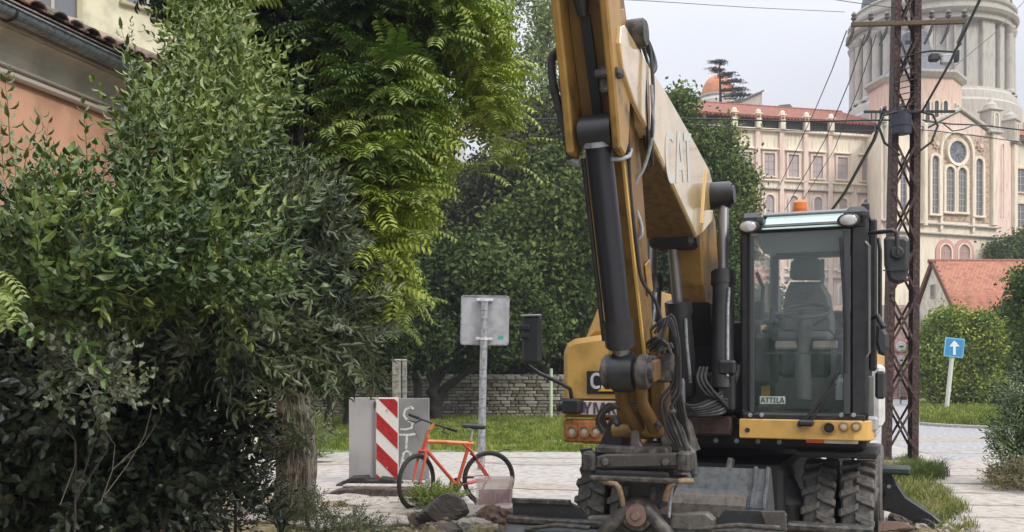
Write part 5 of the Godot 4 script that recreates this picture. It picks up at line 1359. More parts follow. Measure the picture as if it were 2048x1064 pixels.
	obj("stick_ram", MB.new().tube([Vector3(-0.26, u0.y, u0.x), Vector3(-0.26, lerpf(u0.y, u1.y, 0.35), lerpf(u0.x, u1.x, 0.35)), Vector3(-0.26, u1.y, u1.x)], [0.03, 0.085, 0.09], 20), M.black, e)
	var g0: Vector2 = sk.call(2.1, 0.09)
	obj("stick_slot", MB.new().bar(Vector3(-0.25, g0.y, g0.x), Vector3(-0.25, u0.y, u0.x), 0.06, 0.02, 0.0, Vector3.BACK), dark, st)
	obj("clamp_band", MB.new().cyl(top.lerp(bot, 0.035), top.lerp(bot, 0.055), 0.1, 24), M.galv, ram2)
	obj("ram_port", MB.new().tube([L(1220, 318, 2.35), L(1245, 318, 2.3), L(1258, 312, 2.2), L(1262, 300, 2.1)], 0.014, 8).tube([L(1148, 312, 2.3), L(1140, 322, 2.35), L(1160, 326, 2.36)], 0.022, 8), M.galv, ram2)
	obj("oil_pipe", MB.new().tube([top.lerp(bot, 0.1) + Vector3(-0.1, 0, 0.02), top.lerp(bot, 0.86) + Vector3(-0.1, 0, 0.02)], 0.016, 8), M.black, ram2)
	# linkage
	var lk := obj("linkage", MB.new().cyl(bot + Vector3(-0.15, 0, 0), bot + Vector3(0.2, 0, 0), 0.06, 20, 0.012).cyl(bot + Vector3(-0.13, 0, 0), bot + Vector3(-0.08, 0, 0), 0.115, 24, 0.015).cyl(bot + Vector3(0.1, 0, 0), bot + Vector3(0.17, 0, 0), 0.115, 24, 0.015), M.steel, e)
	obj("link_boss", MB.new().cyl(bot + Vector3(-0.075, 0, 0), bot + Vector3(0.075, 0, 0), 0.135, 22, 0.02), M.black, lk)
	var lo := L(1275, 862, 1.5)
	var dirt2 := mt(Color(0.3, 0.27, 0.24), 0.6, 0.0, T.dirtpaint, 1.4, 0.2)
	for s in [-1.0, 1.0]:
		obj("link_bar", MB.new().tube([bot + Vector3(0.04 + s * 0.06, 0, 0), bot.lerp(lo, 0.5) + Vector3(0.03 + s * 0.06, 0, 0.06), lo + Vector3(0.06 + s * 0.06, 0.02, 0)], [0.05, 0.042, 0.05], 10), dirt2, lk)
		if s > 0.0: obj("rocker", MB.new().bar(bot + Vector3(s * 0.19, 0, 0), Vector3(-0.25 + s * 0.19, B.y + 0.4, B.x + 0.05), 0.14, 0.035, 0.01, Vector3.RIGHT), dirt2, lk)
	obj("stick_nose", side([sk.call(0.5, -0.22), sk.call(0.55, 0.02), sk.call(0.1, 0.1), sk.call(-0.12, 0.03), sk.call(-0.1, -0.12), sk.call(0.1, -0.2)], -0.12, -0.03, 0.012), M.stick, st)
	# hoses along the boom and stick
	for k in 9:
		var o := k * 5.0
		var dz := (k % 4) * 0.06
		hose(e, [L(1226 + o * 0.3, 300 + o, 2.1), L(1232 + o * 0.45, 190, 2.25 - dz), L(1238 + o * 0.6, 105 - (k % 4) * 6.0, 2.15 - dz), L(1248 + o * 0.7, 74 + ((k * 5) % 7) * 5.0, 2.05 - dz), L(1266 + o * 0.75, 84 + ((k * 3) % 8) * 6.0, 1.95 - dz), L(1274 + o * 0.8, 150 + o * 0.5, 1.92 - dz), L(1284 + o * 0.5, 220 + o * 1.2, 1.9 - dz), L(1290 + o * 0.35, 290 + o, 1.75)], 0.0085 + 0.0015 * (k % 3), [M.rubber, M.black, M.plastic][k % 3])
	for k in 3:
		hose(e, [L(1262 + k * 9, 66, 1.8), L(1285 + k * 5, 80, 1.65), L(1303 + k * 3, 118, 1.6), L(1308 + k, 140, 1.65), L(1296, 152, 1.75)], 0.013, M.black)
	hose(e, [L(1133, 105, 2.45), L(1112, 103, 2.5), L(1103, 122, 2.5), L(1106, 165, 2.48), L(1120, 225, 2.44), L(1133, 270, 2.4), L(1141, 318, 2.35)], 0.026, M.rubber)
	hose(e, [L(1126, 140, 2.45), L(1122, 160, 2.47), L(1130, 215, 2.42), L(1142, 290, 2.35)], 0.016, M.rubber)
	hose(e, [L(1303, 170, 1.95), L(1306, 260, 1.9), L(1290, 330, 1.85), L(1272, 365, 1.85), L(1266, 400, 1.85), L(1280, 440, 1.8), L(1284, 470, 1.8), L(1264, 488, 1.8)], 0.012, M.galv)
	hose(e, [L(1253, 215, 2.2), L(1256, 300, 2.1), L(1262, 400, 2.0), L(1274, 500, 1.9), L(1284, 560, 1.85), L(1310, 600, 1.75), L(1322, 640, 1.7)], 0.013, M.rubber)
	hose(e, [L(1237, 150, 2.35), L(1242, 200, 2.3), L(1252, 260, 2.22), L(1256, 320, 2.15)], 0.02, M.rubber)
	obj("hose_clamp", MB.new().box(L(1218, 148, 2.5), Vector3(0.16, 0.05, 0.1), 0.012).cyl(L(1205, 140, 2.52), L(1238, 140, 2.4), 0.03, 10).box(L(1214, 165, 2.48), Vector3(0.08, 0.12, 0.06), 0.012), M.steel, st)
	for k in 5:
		hose(e, [L(1290 + k * 5, 690 + k * 6, 1.6), L(1318 + k * 4, 676 + k * 3, 1.62), L(1340 + k * 3, 720 + k * 8, 1.55), L(1344 + k * 4, 780, 1.5), L(1350 + k * 6, 830 + k * 6, 1.45), L(1372 + k * 2, 875 + k * 8, 1.4), L(1384, 930 + k * 4, 1.4)], 0.012, [M.rubber, M.steel, M.black][k % 3])
	obj("hose_bracket", MB.new().box(L(1300, 735, 1.65), Vector3(0.1, 0.16, 0.08), 0.015).box(L(1330, 735, 1.58), Vector3(0.12, 0.2, 0.06), 0.015).cyl(L(1320, 700, 1.6), L(1345, 690, 1.6), 0.022, 10), M.steel, st)
	for k in 4:   # greasy hoses looping round the linkage and down to the coupler
		var o := k * 7.0
		hose(e, [L(1302 + o, 660 + o, 1.72), L(1330 + o * 0.6, 640 - o * 0.5, 1.72), L(1352 + o * 0.3, 690, 1.66), L(1348 + o * 0.5, 760 + o, 1.6), L(1322 + o, 800 + o * 0.6, 1.6), L(1330 + o * 1.2, 850, 1.58), L(1352 + o, 890 + o * 0.5, 1.55)], 0.0105, [M.rubber, M.black, M.steel][k % 3])
		hose(e, [L(1214 - o * 0.4, 852 + o * 0.7, 1.55), L(1206 - o * 0.6, 832 + o * 0.4, 1.58), L(1222 - o * 0.2, 818 - o * 0.5, 1.6), L(1250, 812 + o * 0.5, 1.62), L(1276 + o * 0.5, 800 + o, 1.6)], 0.011, [M.black, M.rubber, M.steel][k % 3])
	for s in [[1230, 838], [1312, 842], [1340, 815]]: obj("hose_fitting", MB.new().cyl(L(s[0], s[1], 1.56), L(s[0] + 6, s[1] + 12, 1.6), 0.024, 8, 0.005), M.steel, e)
	# ------------------------------------------------ tiltrotating coupler
	var zc := 1.42
	var cp := Node3D.new()
	cp.name = "coupler"; e.add_child(cp)
	obj("coupler_pin", MB.new().cyl(L(1226, 860, zc), L(1330, 860, zc), 0.058, 20, 0.01), M.dirty_yellow, cp)
	obj("coupler_side", front([[1218, 838], [1240, 826], [1246, 850], [1246, 905], [1206, 905], [1196, 892], [1206, 868]], zc + 0.04, 0.3, 0.012), M.black, cp)
	obj("coupler_side", front([[1326, 834], [1345, 826], [1366, 850], [1376, 885], [1384, 905], [1322, 905], [1318, 870]], zc + 0.04, 0.3, 0.012), M.steel, cp)
	obj("lock_hook", front([[1262, 850], [1266, 845], [1275, 845], [1278, 880], [1284, 893], [1281, 906], [1265, 907], [1259, 895]], zc + 0.14, 0.06, 0.012), mt(Color(0.34, 0.31, 0.27), 0.6, 0.2, T.scratch, 3.0), cp)
	obj("coupler_frame", MB.new().box(L(1275, 898, zc), Vector3(0.5, 0.06, 0.36), 0.015), M.steel, cp)
	var cb := obj("coupler_beam", front([[1192, 913], [1210, 908], [1350, 906], [1362, 910], [1364, 934], [1188, 938]], zc + 0.2, 0.1, 0.014), mt(Color(0.2, 0.18, 0.16), 0.5, 0.2, T.scratch, 2.0), cp)
	for px in [1210, 1330]: obj("bolt", MB.new().cyl(L(px, 924, zc + 0.2), L(px, 924, zc + 0.23), 0.032, 8, 0.008), M.steel, cb)
	for s in [[1184, 922], [1372, 922]]:
		obj("pin_housing", MB.new().box(L(s[0], s[1], zc + 0.12), Vector3(0.1, 0.14, 0.2), 0.02).cyl(L(s[0] - 12, s[1] + 4, zc + 0.15), L(s[0] + 12, s[1] + 4, zc + 0.15), 0.04, 14, 0.008), M.steel, cp)
	obj("coupler_wing", front([[1158, 897], [1180, 896], [1190, 908], [1178, 940], [1168, 925]], zc + 0.1, 0.03, 0.006), M.black, cp)
	obj("coupler_wing", front([[1378, 890], [1390, 905], [1394, 950], [1384, 958], [1376, 930]], zc + 0.1, 0.05, 0.01), M.greysteel, cp)
	obj("rotor_housing", MB.new().box(L(1277, 945, zc), Vector3(0.52, 0.06, 0.42), 0.015), dark, cp)
	obj("lower_plate", MB.new().box(L(1278, 955, zc + 0.1), Vector3(0.62, 0.035, 0.3), 0.01), M.steel, cp)
	obj("adapter", front([[1240, 958], [1348, 958], [1336, 985], [1322, 1018], [1232, 1018], [1246, 985]], zc + 0.05, 0.26, 0.015), mt(Color(0.03, 0.036, 0.033), 0.6, 0.0, T.mottle, 2.0), cp)
	for s in [[1252, 985, 16], [1306, 988, 12]]:
		obj("adapter_slot", MB.new().box(L(s[0], s[1], zc + 0.055), Vector3(0.04, 0.11, 0.02), 0.006), M.steel, cp)
	hose(e, [L(1196, 955, zc + 0.15), L(1212, 964, zc + 0.22), L(1232, 968, zc + 0.24), L(1241, 985, zc + 0.22), L(1246, 1010, zc + 0.18)], 0.02, mt(Color(0.28, 0.19, 0.11), 0.7, 0.0, T.mottle, 4.0), "tilt_hose")
	hose(e, [L(1384, 962, zc + 0.15), L(1362, 962, zc + 0.22), L(1340, 972, zc + 0.22), L(1330, 1000, zc + 0.18)], 0.02, mt(Color(0.28, 0.19, 0.11), 0.7, 0.0, T.mottle, 4.0), "tilt_hose")
	hose(e, [L(1346, 965, zc + 0.1), L(1340, 1000, zc + 0.1), L(1338, 1035, zc + 0.1)], 0.012, M.galv, "oil_pipe")
	# ------------------------------------------------ tilting ditch bucket
	var bk := Node3D.new()
	bk.name = "tilt_bucket"; e.add_child(bk)
	var tp := L(1275, 1030, zc + 0.16)
	obj("tilt_pivot", MB.new().cyl(tp - Vector3(0, 0, 0.2), tp + Vector3(0, 0, 0.03), 0.12, 28, 0.015), M.steel, bk)
	obj("pivot_ring", MB.new().cyl(tp, tp + Vector3(0, 0, 0.045), 0.08, 24, 0.01).cyl(tp + Vector3(0, 0, 0.04), tp + Vector3(0, 0, 0.07), 0.035, 6, 0.006), mt(Color(0.2, 0.13, 0.11), 0.6, 0.2), bk)
	obj("pivot_bracket", front([[1256, 1012], [1275, 1000], [1296, 1010], [1345, 1068], [1345, 1120], [1205, 1120], [1208, 1068]], zc + 0.13, 0.07, 0.012), M.steel, bk)
	for s in [-1.0, 1.0]:
		obj("bracket_leg", MB.new().tube([tp + Vector3(s * 0.06, 0.05, 0.0), tp + Vector3(s * 0.2, -0.1, 0.03), tp + Vector3(s * 0.33, -0.28, 0.02)], [0.04, 0.05, 0.055], 10), M.steel, bk)
		obj("tilt_ram", MB.new().cyl(tp + Vector3(s * 0.16, -0.13, -0.1), tp + Vector3(s * 0.5, -0.1, -0.14), 0.04, 16, 0.01), M.black, bk)
	var bl := L(1022, 1050, zc).x
	var br := L(1574, 1050, zc).x
	var shell := []
	shell = [Vector2(zc - 0.05, 0.62), Vector2(zc + 0.1, 0.6), Vector2(zc + 0.2, 0.5), Vector2(zc + 0.22, 0.35), Vector2(zc + 0.14, 0.18), Vector2(zc - 0.02, 0.06), Vector2(zc - 0.25, 0.01), Vector2(zc - 0.6, 0.0), Vector2(zc - 0.6, 0.025), Vector2(zc - 0.25, 0.04), Vector2(zc - 0.03, 0.09), Vector2(zc + 0.1, 0.2), Vector2(zc + 0.17, 0.35), Vector2(zc + 0.15, 0.48), Vector2(zc + 0.08, 0.56), Vector2(zc - 0.05, 0.58)]
	obj("shell", side(shell, bl, br, 0.0), M.greysteel, bk)
	obj("back_rim", MB.new().box(Vector3((bl + br) / 2, 0.63, zc + 0.06), Vector3(br - bl, 0.05, 0.1), 0.012), M.steel, bk)
	for x in [bl + 0.012, br - 0.012]:
		obj("end_plate", side([Vector2(zc - 0.05, 0.62), Vector2(zc + 0.1, 0.6), Vector2(zc + 0.2, 0.5), Vector2(zc + 0.22, 0.35), Vector2(zc + 0.14, 0.18), Vector2(zc - 0.02, 0.06), Vector2(zc - 0.25, 0.01), Vector2(zc - 0.6, 0.01)], x - 0.014, x + 0.014, 0.0), M.steel, bk)
	var pz := zc + 0.02
	obj("spill_plate", front([[1024, 1002], [1142, 1006], [1160, 1016], [1184, 1050], [1026, 1050]], pz, 0.03, 0.006), mt(Color(0.085, 0.09, 0.095), 0.45, 0.2, T.scratch, 1.5), bk)
	obj("spill_plate", front([[1454, 1019], [1566, 1022], [1574, 1030], [1572, 1062], [1432, 1062], [1440, 1030]], pz, 0.03, 0.006), mt(Color(0.085, 0.09, 0.095), 0.45, 0.2, T.scratch, 1.5), bk)
	obj("spill_rim", MB.new().bar(L(1024, 1001, pz + 0.01), L(1142, 1005, pz + 0.01), 0.03, 0.04, 0.008), M.steel, bk)
	obj("corner_gusset", front([[1520, 1022], [1570, 1023], [1574, 1062], [1535, 1062]], pz + 0.03, 0.02, 0.005), mt(Color(0.22, 0.19, 0.165), 0.6, 0.2, T.scratch, 2.0), bk)
	for s in [[1184, 1042], [1352, 1036]]:
		obj("stiffener", front([[s[0] - 10, s[1] - 8], [s[0] + 60, s[1] - 10], [s[0] + 76, s[1] + 4], [s[0] + 74, s[1] + 22], [s[0] - 16, s[1] + 22]], zc + 0.08, 0.1, 0.012), mt(Color(0.15, 0.135, 0.115), 0.6, 0.2, T.mottle, 2.0), bk)
	for s in [[1050, 1180], [1390, 1560]]:
		obj("rim_tube", MB.new().tube([L(s[0], 1058, zc + 0.15), L((s[0] + s[1]) / 2.0, 1050, zc + 0.16), L(s[1], 1056, zc + 0.15)], 0.016, 10), M.steel, bk)
	# rear outriggers
	for s in [1.0, -1.0]:
		var zz := -2.9
		var poly := []
		for p in [[1735, 930], [1776, 940], [1792, 965], [1812, 995], [1866, 1030], [1884, 1046], [1842, 1052], [1800, 1030], [1735, 1012]]:
			var q := L(p[0], p[1], zz)
			poly.append(Vector2(q.x * s, q.y))
		var og := obj("outrigger", MB.new().prism(poly, zz - 0.16, zz, Transform3D(), 0.012), mt(Color(0.02, 0.021, 0.023), 0.4, 0.0, T.mottle, 1.0), e)
		var fc := L(1850, 1042, zz + 0.02)
		obj("outrigger_foot", MB.new().cyl(Vector3(fc.x * s, 0.09, zz - 0.26), Vector3(fc.x * s, 0.09, zz + 0.06), 0.1, 20, 0.012), M.black, og)
		var bo := L(1778, 973, zz + 0.01)
		obj("bolt", MB.new().cyl(Vector3(bo.x * s, bo.y, zz), Vector3(bo.x * s, bo.y, zz + 0.02), 0.02, 10), M.galv, og)
		obj("outrigger_top", MB.new().box(Vector3(s * (1.28), L(1760, 938, zz).y - 0.01, zz - 0.08), Vector3(0.42, 0.08, 0.3), 0.02), mt(Color(0.03, 0.045, 0.04), 0.4), og)

	# ------------------------------------------------ loose gear in front of the wheels
	var s0 := thing("spare_bucket", "grey scratched digging bucket resting on the ground between the tilt bucket and the wheels", "bucket")
	s0.position = e.position; s0.rotation = e.rotation
	var sz := 0.42
	var sa := L(1292, 1000, sz).x
	var sb := L(1532, 1000, sz).x
	var prof := [Vector2(sz - 0.1, 0.93), Vector2(sz - 0.02, 0.95), Vector2(sz + 0.02, 0.86), Vector2(sz + 0.05, 0.79), Vector2(sz + 0.14, 0.745), Vector2(sz + 0.18, 0.68), Vector2(sz + 0.18, 0.6), Vector2(sz + 0.12, 0.5), Vector2(sz, 0.42), Vector2(sz - 0.25, 0.3), Vector2(sz - 0.6, 0.2), Vector2(sz - 0.6, 0.24), Vector2(sz - 0.25, 0.34), Vector2(sz - 0.02, 0.46), Vector2(sz + 0.1, 0.58), Vector2(sz + 0.1, 0.68), Vector2(sz, 0.78)]
	obj("shell", side(prof, sa, sb, 0.0), mt(Color(0.11, 0.118, 0.12), 0.5, 0.0, T.mottle, 2.2, 0.15), s0)
	obj("heel_plate", side([Vector2(sz + 0.1, 0.765), Vector2(sz + 0.16, 0.75), Vector2(sz + 0.2, 0.69), Vector2(sz + 0.205, 0.6), Vector2(sz + 0.15, 0.49), Vector2(sz + 0.02, 0.41), Vector2(sz - 0.2, 0.31), Vector2(sz - 0.2, 0.32), Vector2(sz, 0.42), Vector2(sz + 0.13, 0.5), Vector2(sz + 0.185, 0.6), Vector2(sz + 0.18, 0.68), Vector2(sz + 0.14, 0.74)], sa + 0.02, sb - 0.12, 0.0), mt(Color(0.15, 0.125, 0.105), 0.7, 0.0, T.mottle, 2.0), s0)
	for x in [sa - 0.02, sb - 0.09, sb]:
		obj("side_plate", side([Vector2(sz - 0.1, 0.95), Vector2(sz, 0.97), Vector2(sz + 0.07, 0.82), Vector2(sz + 0.17, 0.77), Vector2(sz + 0.22, 0.69), Vector2(sz + 0.22, 0.58), Vector2(sz + 0.16, 0.47), Vector2(sz + 0.02, 0.38), Vector2(sz - 0.25, 0.26), Vector2(sz - 0.6, 0.16)], x, x + 0.025, 0.004), mt(Color(0.1, 0.11, 0.115), 0.5, 0.1, T.mottle, 1.6), s0)
	for i in 4:
		var x := lerpf(sa + 0.12, sb - 0.16, i / 3.0)
		obj("tooth", MB.new().box(Vector3(x, 0.21, sz - 0.68), Vector3(0.1, 0.05, 0.2), 0.012), M.steel, s0)
	obj("hanger_ear", side([Vector2(sz - 0.1, 0.9), Vector2(sz - 0.02, 0.95), Vector2(sz - 0.1, 1.02), Vector2(sz - 0.22, 1.0)], sa + 0.3, sa + 0.34, 0.006), M.steel, s0)
	obj("hanger_ear", side([Vector2(sz - 0.1, 0.9), Vector2(sz - 0.02, 0.95), Vector2(sz - 0.1, 1.02), Vector2(sz - 0.22, 1.0)], sa + 0.62, sa + 0.66, 0.006), M.steel, s0)
	var bm := thing("steel_beam", "rusty brown steel beam lying just in front of the twin front tyres", "beam")
	bm.position = e.position; bm.rotation = e.rotation
	var q0 := L(1572, 1046, 0.45)
	var q1 := L(1746, 1042, 0.45)
	obj("web", MB.new().box(Vector3((q0.x + q1.x) / 2, q0.y / 2 - 0.03, 0.38), Vector3(q1.x - q0.x, q0.y - 0.06, 0.06), 0.01), mt(Color(0.2, 0.11, 0.06), 0.8, 0.0, T.mottle, 2.0), bm)
	obj("top_flange", MB.new().box(Vector3((q0.x + q1.x) / 2, q0.y - 0.03, 0.38), Vector3(q1.x - q0.x, 0.06, 0.16), 0.015), M.steel, bm)
	obj("foot_flange", MB.new().box(Vector3((q0.x + q1.x) / 2, 0.03, 0.38), Vector3(q1.x - q0.x, 0.06, 0.2), 0.015), M.steel, bm)

# ---------------------------------------------------------------- bicycle
func bike_wheel(b: Node, c: Vector3, bs: Basis) -> void:
	var R := 0.345
	var ring := func(r: float, t: float) -> MB:
		var prof := []
		for i in 9: prof.append(Vector2(r + cos(TAU * i / 8) * t, sin(TAU * i / 8) * t))
		return MB.new().lathe(prof, 44, Transform3D(Basis(Vector3.RIGHT, PI / 2), Vector3.ZERO))
	var w := Node3D.new()
	w.name = "wheel"; b.add_child(w, true); w.transform = Transform3D(bs, c)
	obj("tyre", ring.call(R - 0.022, 0.026), M.rubber, w)
	obj("rim", ring.call(R - 0.047, 0.012), M.plastic, w)
	obj("hub", MB.new().cyl(Vector3(0, 0, -0.045), Vector3(0, 0, 0.045), 0.018, 10).cyl(Vector3(0, 0, -0.03), Vector3(0, 0, -0.025), 0.03, 12).cyl(Vector3(0, 0, 0.025), Vector3(0, 0, 0.03), 0.03, 12), M.alu, w)
	var sp := MB.new()
	for i in 28:
		var a := TAU * i / 28
		sp.tube([Vector3(cos(a + 0.5), sin(a + 0.5), 0) * 0.025 + Vector3(0, 0, 0.027 if i % 2 else -0.027), Vector3(cos(a), sin(a), 0) * (R - 0.055)], 0.0012, 3, false)
	stuff(obj("spoke", sp, M.alu, w))
func bicycle() -> void:
	var b := thing("bicycle", "orange mountain bicycle with black saddle leaning by the rubble, front wheel turned", "bicycle")
	var f := Vector3(-0.915, 0, 0.36).normalized()
	var rear := Vector3(-0.29, 0, -12.5)
	b.transform = Transform3D(Basis(f, Vector3.UP, f.cross(Vector3.UP)), rear)
	var inv := b.transform.affine_inverse()
	var red := mt(Color(0.6, 0.085, 0.055), 0.35)
	var org := mt(Color(0.66, 0.2, 0.03), 0.35)
	for m in [red, org]: m.clearcoat_enabled = true; m.clearcoat = 0.4
	var wb := 0.99
	var bb := Vector3(0.42, 0.275, 0)
	var sc := Vector3(0.255, 0.78, 0)
	var ht := Vector3(0.815, 0.86, 0)
	var hb := Vector3(0.85, 0.74, 0)
	var ra := Vector3(0, 0.345, 0)
	bike_wheel(b, ra, Basis())
	var turn := Basis(Vector3.UP, 0.6)
	var fa := hb + turn * Vector3(0.13, -0.395, 0)
	bike_wheel(b, fa, turn)
	obj("top_tube", MB.new().tube([ht - Vector3(0.0, 0.03, 0), sc + Vector3(-0.05, 0.005, 0)], 0.026, 12), org, b)
	obj("down_tube", MB.new().tube([hb + Vector3(0, 0.03, 0), bb], 0.023, 12), red, b)
	obj("seat_tube", MB.new().tube([bb, sc + Vector3(-0.01, 0.04, 0)], 0.023, 12), red, b)
	obj("head_tube", MB.new().tube([hb - Vector3(-0.01, 0.04, 0), ht + Vector3(-0.01, 0.02, 0)], 0.028, 12), red, b)
	for s in [-1.0, 1.0]:
		obj("chain_stay", MB.new().tube([bb + Vector3(0, 0, s * 0.03), ra + Vector3(0, 0, s * 0.065)], 0.015, 8), red, b)
		obj("seat_stay", MB.new().tube([ra + Vector3(0, 0, s * 0.065), Vector3(0.24, 0.7, s * 0.02), sc + Vector3(0.1, 0.02, s * 0.012)], 0.014, 8), red, b)
		obj("fork_blade", MB.new().tube([hb + turn * Vector3(0.01, -0.02, s * 0.05), hb + turn * Vector3(0.06, -0.2, s * 0.06), fa + turn * Vector3(0, 0, s * 0.055)], 0.018, 8), red, b)
		obj("crank", MB.new().bar(bb + Vector3(0, 0, s * 0.08), bb + Vector3(s * 0.12, -0.11 * s, s * 0.09), 0.025, 0.015, 0.004), M.plastic, b)
		obj("pedal", MB.new().box(bb + Vector3(s * 0.12, -0.11 * s, s * 0.13), Vector3(0.09, 0.025, 0.08), 0.006), M.plastic, b)
	obj("fork_crown", MB.new().box(hb + turn * Vector3(0.01, -0.03, 0), Vector3(0.05, 0.05, 0.13), 0.015, turn), red, b)
	obj("chainring", MB.new().cyl(bb + Vector3(0, 0, 0.05), bb + Vector3(0, 0, 0.056), 0.085, 28).cyl(bb + Vector3(0, 0, -0.06), bb + Vector3(0, 0, 0.06), 0.024, 12), M.plastic, b)
	obj("chain", MB.new().tube([bb + Vector3(0, 0.085, 0.053), ra + Vector3(0, 0.04, 0.053), ra + Vector3(-0.04, 0, 0.053), ra + Vector3(0, -0.04, 0.053), ra + Vector3(0.06, -0.12, 0.053), bb + Vector3(0, -0.085, 0.053)], 0.005, 5), M.plastic, b)
	obj("derailleur", MB.new().bar(ra + Vector3(0.02, -0.02, 0.06), ra + Vector3(0.06, -0.15, 0.06), 0.03, 0.02, 0.005), M.plastic, b)
	obj("seat_post", MB.new().tube([sc, sc + Vector3(-0.05, 0.2, 0)], 0.013, 10), M.alu, b)
	var sp := sc + Vector3(-0.055, 0.22, 0)
	var out := [Vector2(-0.15, -0.075), Vector2(-0.13, 0.085), Vector2(-0.04, 0.06), Vector2(0.04, 0.025), Vector2(0.15, 0.018), Vector2(0.16, -0.018), Vector2(0.04, -0.025), Vector2(-0.04, -0.06)]
	obj("saddle", MB.new().prism(out, -0.03, 0.03, Transform3D(Basis(Vector3.RIGHT, -PI / 2) * Basis(Vector3.UP, -0.08), sp), 0.02), M.plastic, b)
	obj("saddle_rail", MB.new().tube([sp + Vector3(-0.1, -0.02, 0), sp + Vector3(0, -0.05, 0), sp + Vector3(0.09, -0.02, 0)], 0.008, 6), M.alu, b)
	var st := ht + Vector3(-0.1, 0.18, 0)
	obj("stem", MB.new().tube([ht, ht + Vector3(-0.03, 0.08, 0), st], [0.018, 0.018, 0.02], 10), org, b)
	var h0 := inv * P(818, 829, 12.4)
	var h1 := inv * P(914, 862, 12.15)
	var hm := st
	var bars := obj("handlebar", MB.new().tube([h0, h0.lerp(hm, 0.8) + Vector3(0, 0.0, 0), hm, h1.lerp(hm, 0.8), h1], 0.013, 8), M.plastic, b)
	obj("grip", MB.new().tube([h0, h0.lerp(hm, 0.42)], 0.019, 10), M.rubber, bars)
	obj("grip", MB.new().tube([h1, h1.lerp(hm, 0.42)], 0.019, 10), M.rubber, bars)
	for h in [h0, h1]:
		obj("brake_lever", MB.new().tube([h.lerp(hm, 0.5), h.lerp(hm, 0.45) + Vector3(0.05, -0.045, 0), h.lerp(hm, 0.1) + Vector3(0.06, -0.055, 0)], [0.02, 0.012, 0.007], 6), M.plastic, bars)
	for c in [[h0.lerp(hm, 0.5), hb + Vector3(0.06, 0.1, -0.03)], [h1.lerp(hm, 0.5), ht + Vector3(0.02, -0.05, 0.03)]]:
		obj("brake_cable", MB.new().tube([c[0], (c[0] as Vector3).lerp(c[1], 0.5) + Vector3(0.1, 0.05, 0), c[1]], 0.004, 5), M.plastic, b)
	obj("brake_arm", MB.new().bar(Vector3(0.24, 0.66, -0.03), Vector3(0.15, 0.6, -0.05), 0.025, 0.015, 0.004).bar(Vector3(0.24, 0.66, 0.03), Vector3(0.15, 0.6, 0.05), 0.025, 0.015, 0.004), M.plastic, b)
	obj("kickstand", MB.new().tube([bb + Vector3(-0.08, 0.0, -0.04), Vector3(0.22, 0.015, -0.22)], 0.009, 6), M.plastic, b)
	obj("rear_light", MB.new().box(Vector3(-0.24, 0.7, 0), Vector3(0.09, 0.02, 0.03), 0.006).bar(Vector3(-0.24, 0.7, 0), Vector3(-0.1, 0.67, 0), 0.012, 0.008), M.plastic, b)

func arrow(h: float) -> Array:
	return [Vector2(-0.09, -0.5) * h, Vector2(0.09, -0.5) * h, Vector2(0.09, 0.08) * h, Vector2(0.36, 0.08) * h, Vector2(0, 0.5) * h, Vector2(-0.36, 0.08) * h, Vector2(-0.09, 0.08) * h]
func rounded(w: float, h: float, r: float) -> Array:
	var p := []
	for c in [[w / 2 - r, h / 2 - r, 0.0], [-w / 2 + r, h / 2 - r, PI / 2], [-w / 2 + r, -h / 2 + r, PI], [w / 2 - r, -h / 2 + r, PI * 1.5]]:
		for i in 5:
			var a: float = c[2] + PI / 2 * i / 4
			p.append(Vector2(c[0] + cos(a) * r, c[1] + sin(a) * r))
	return p

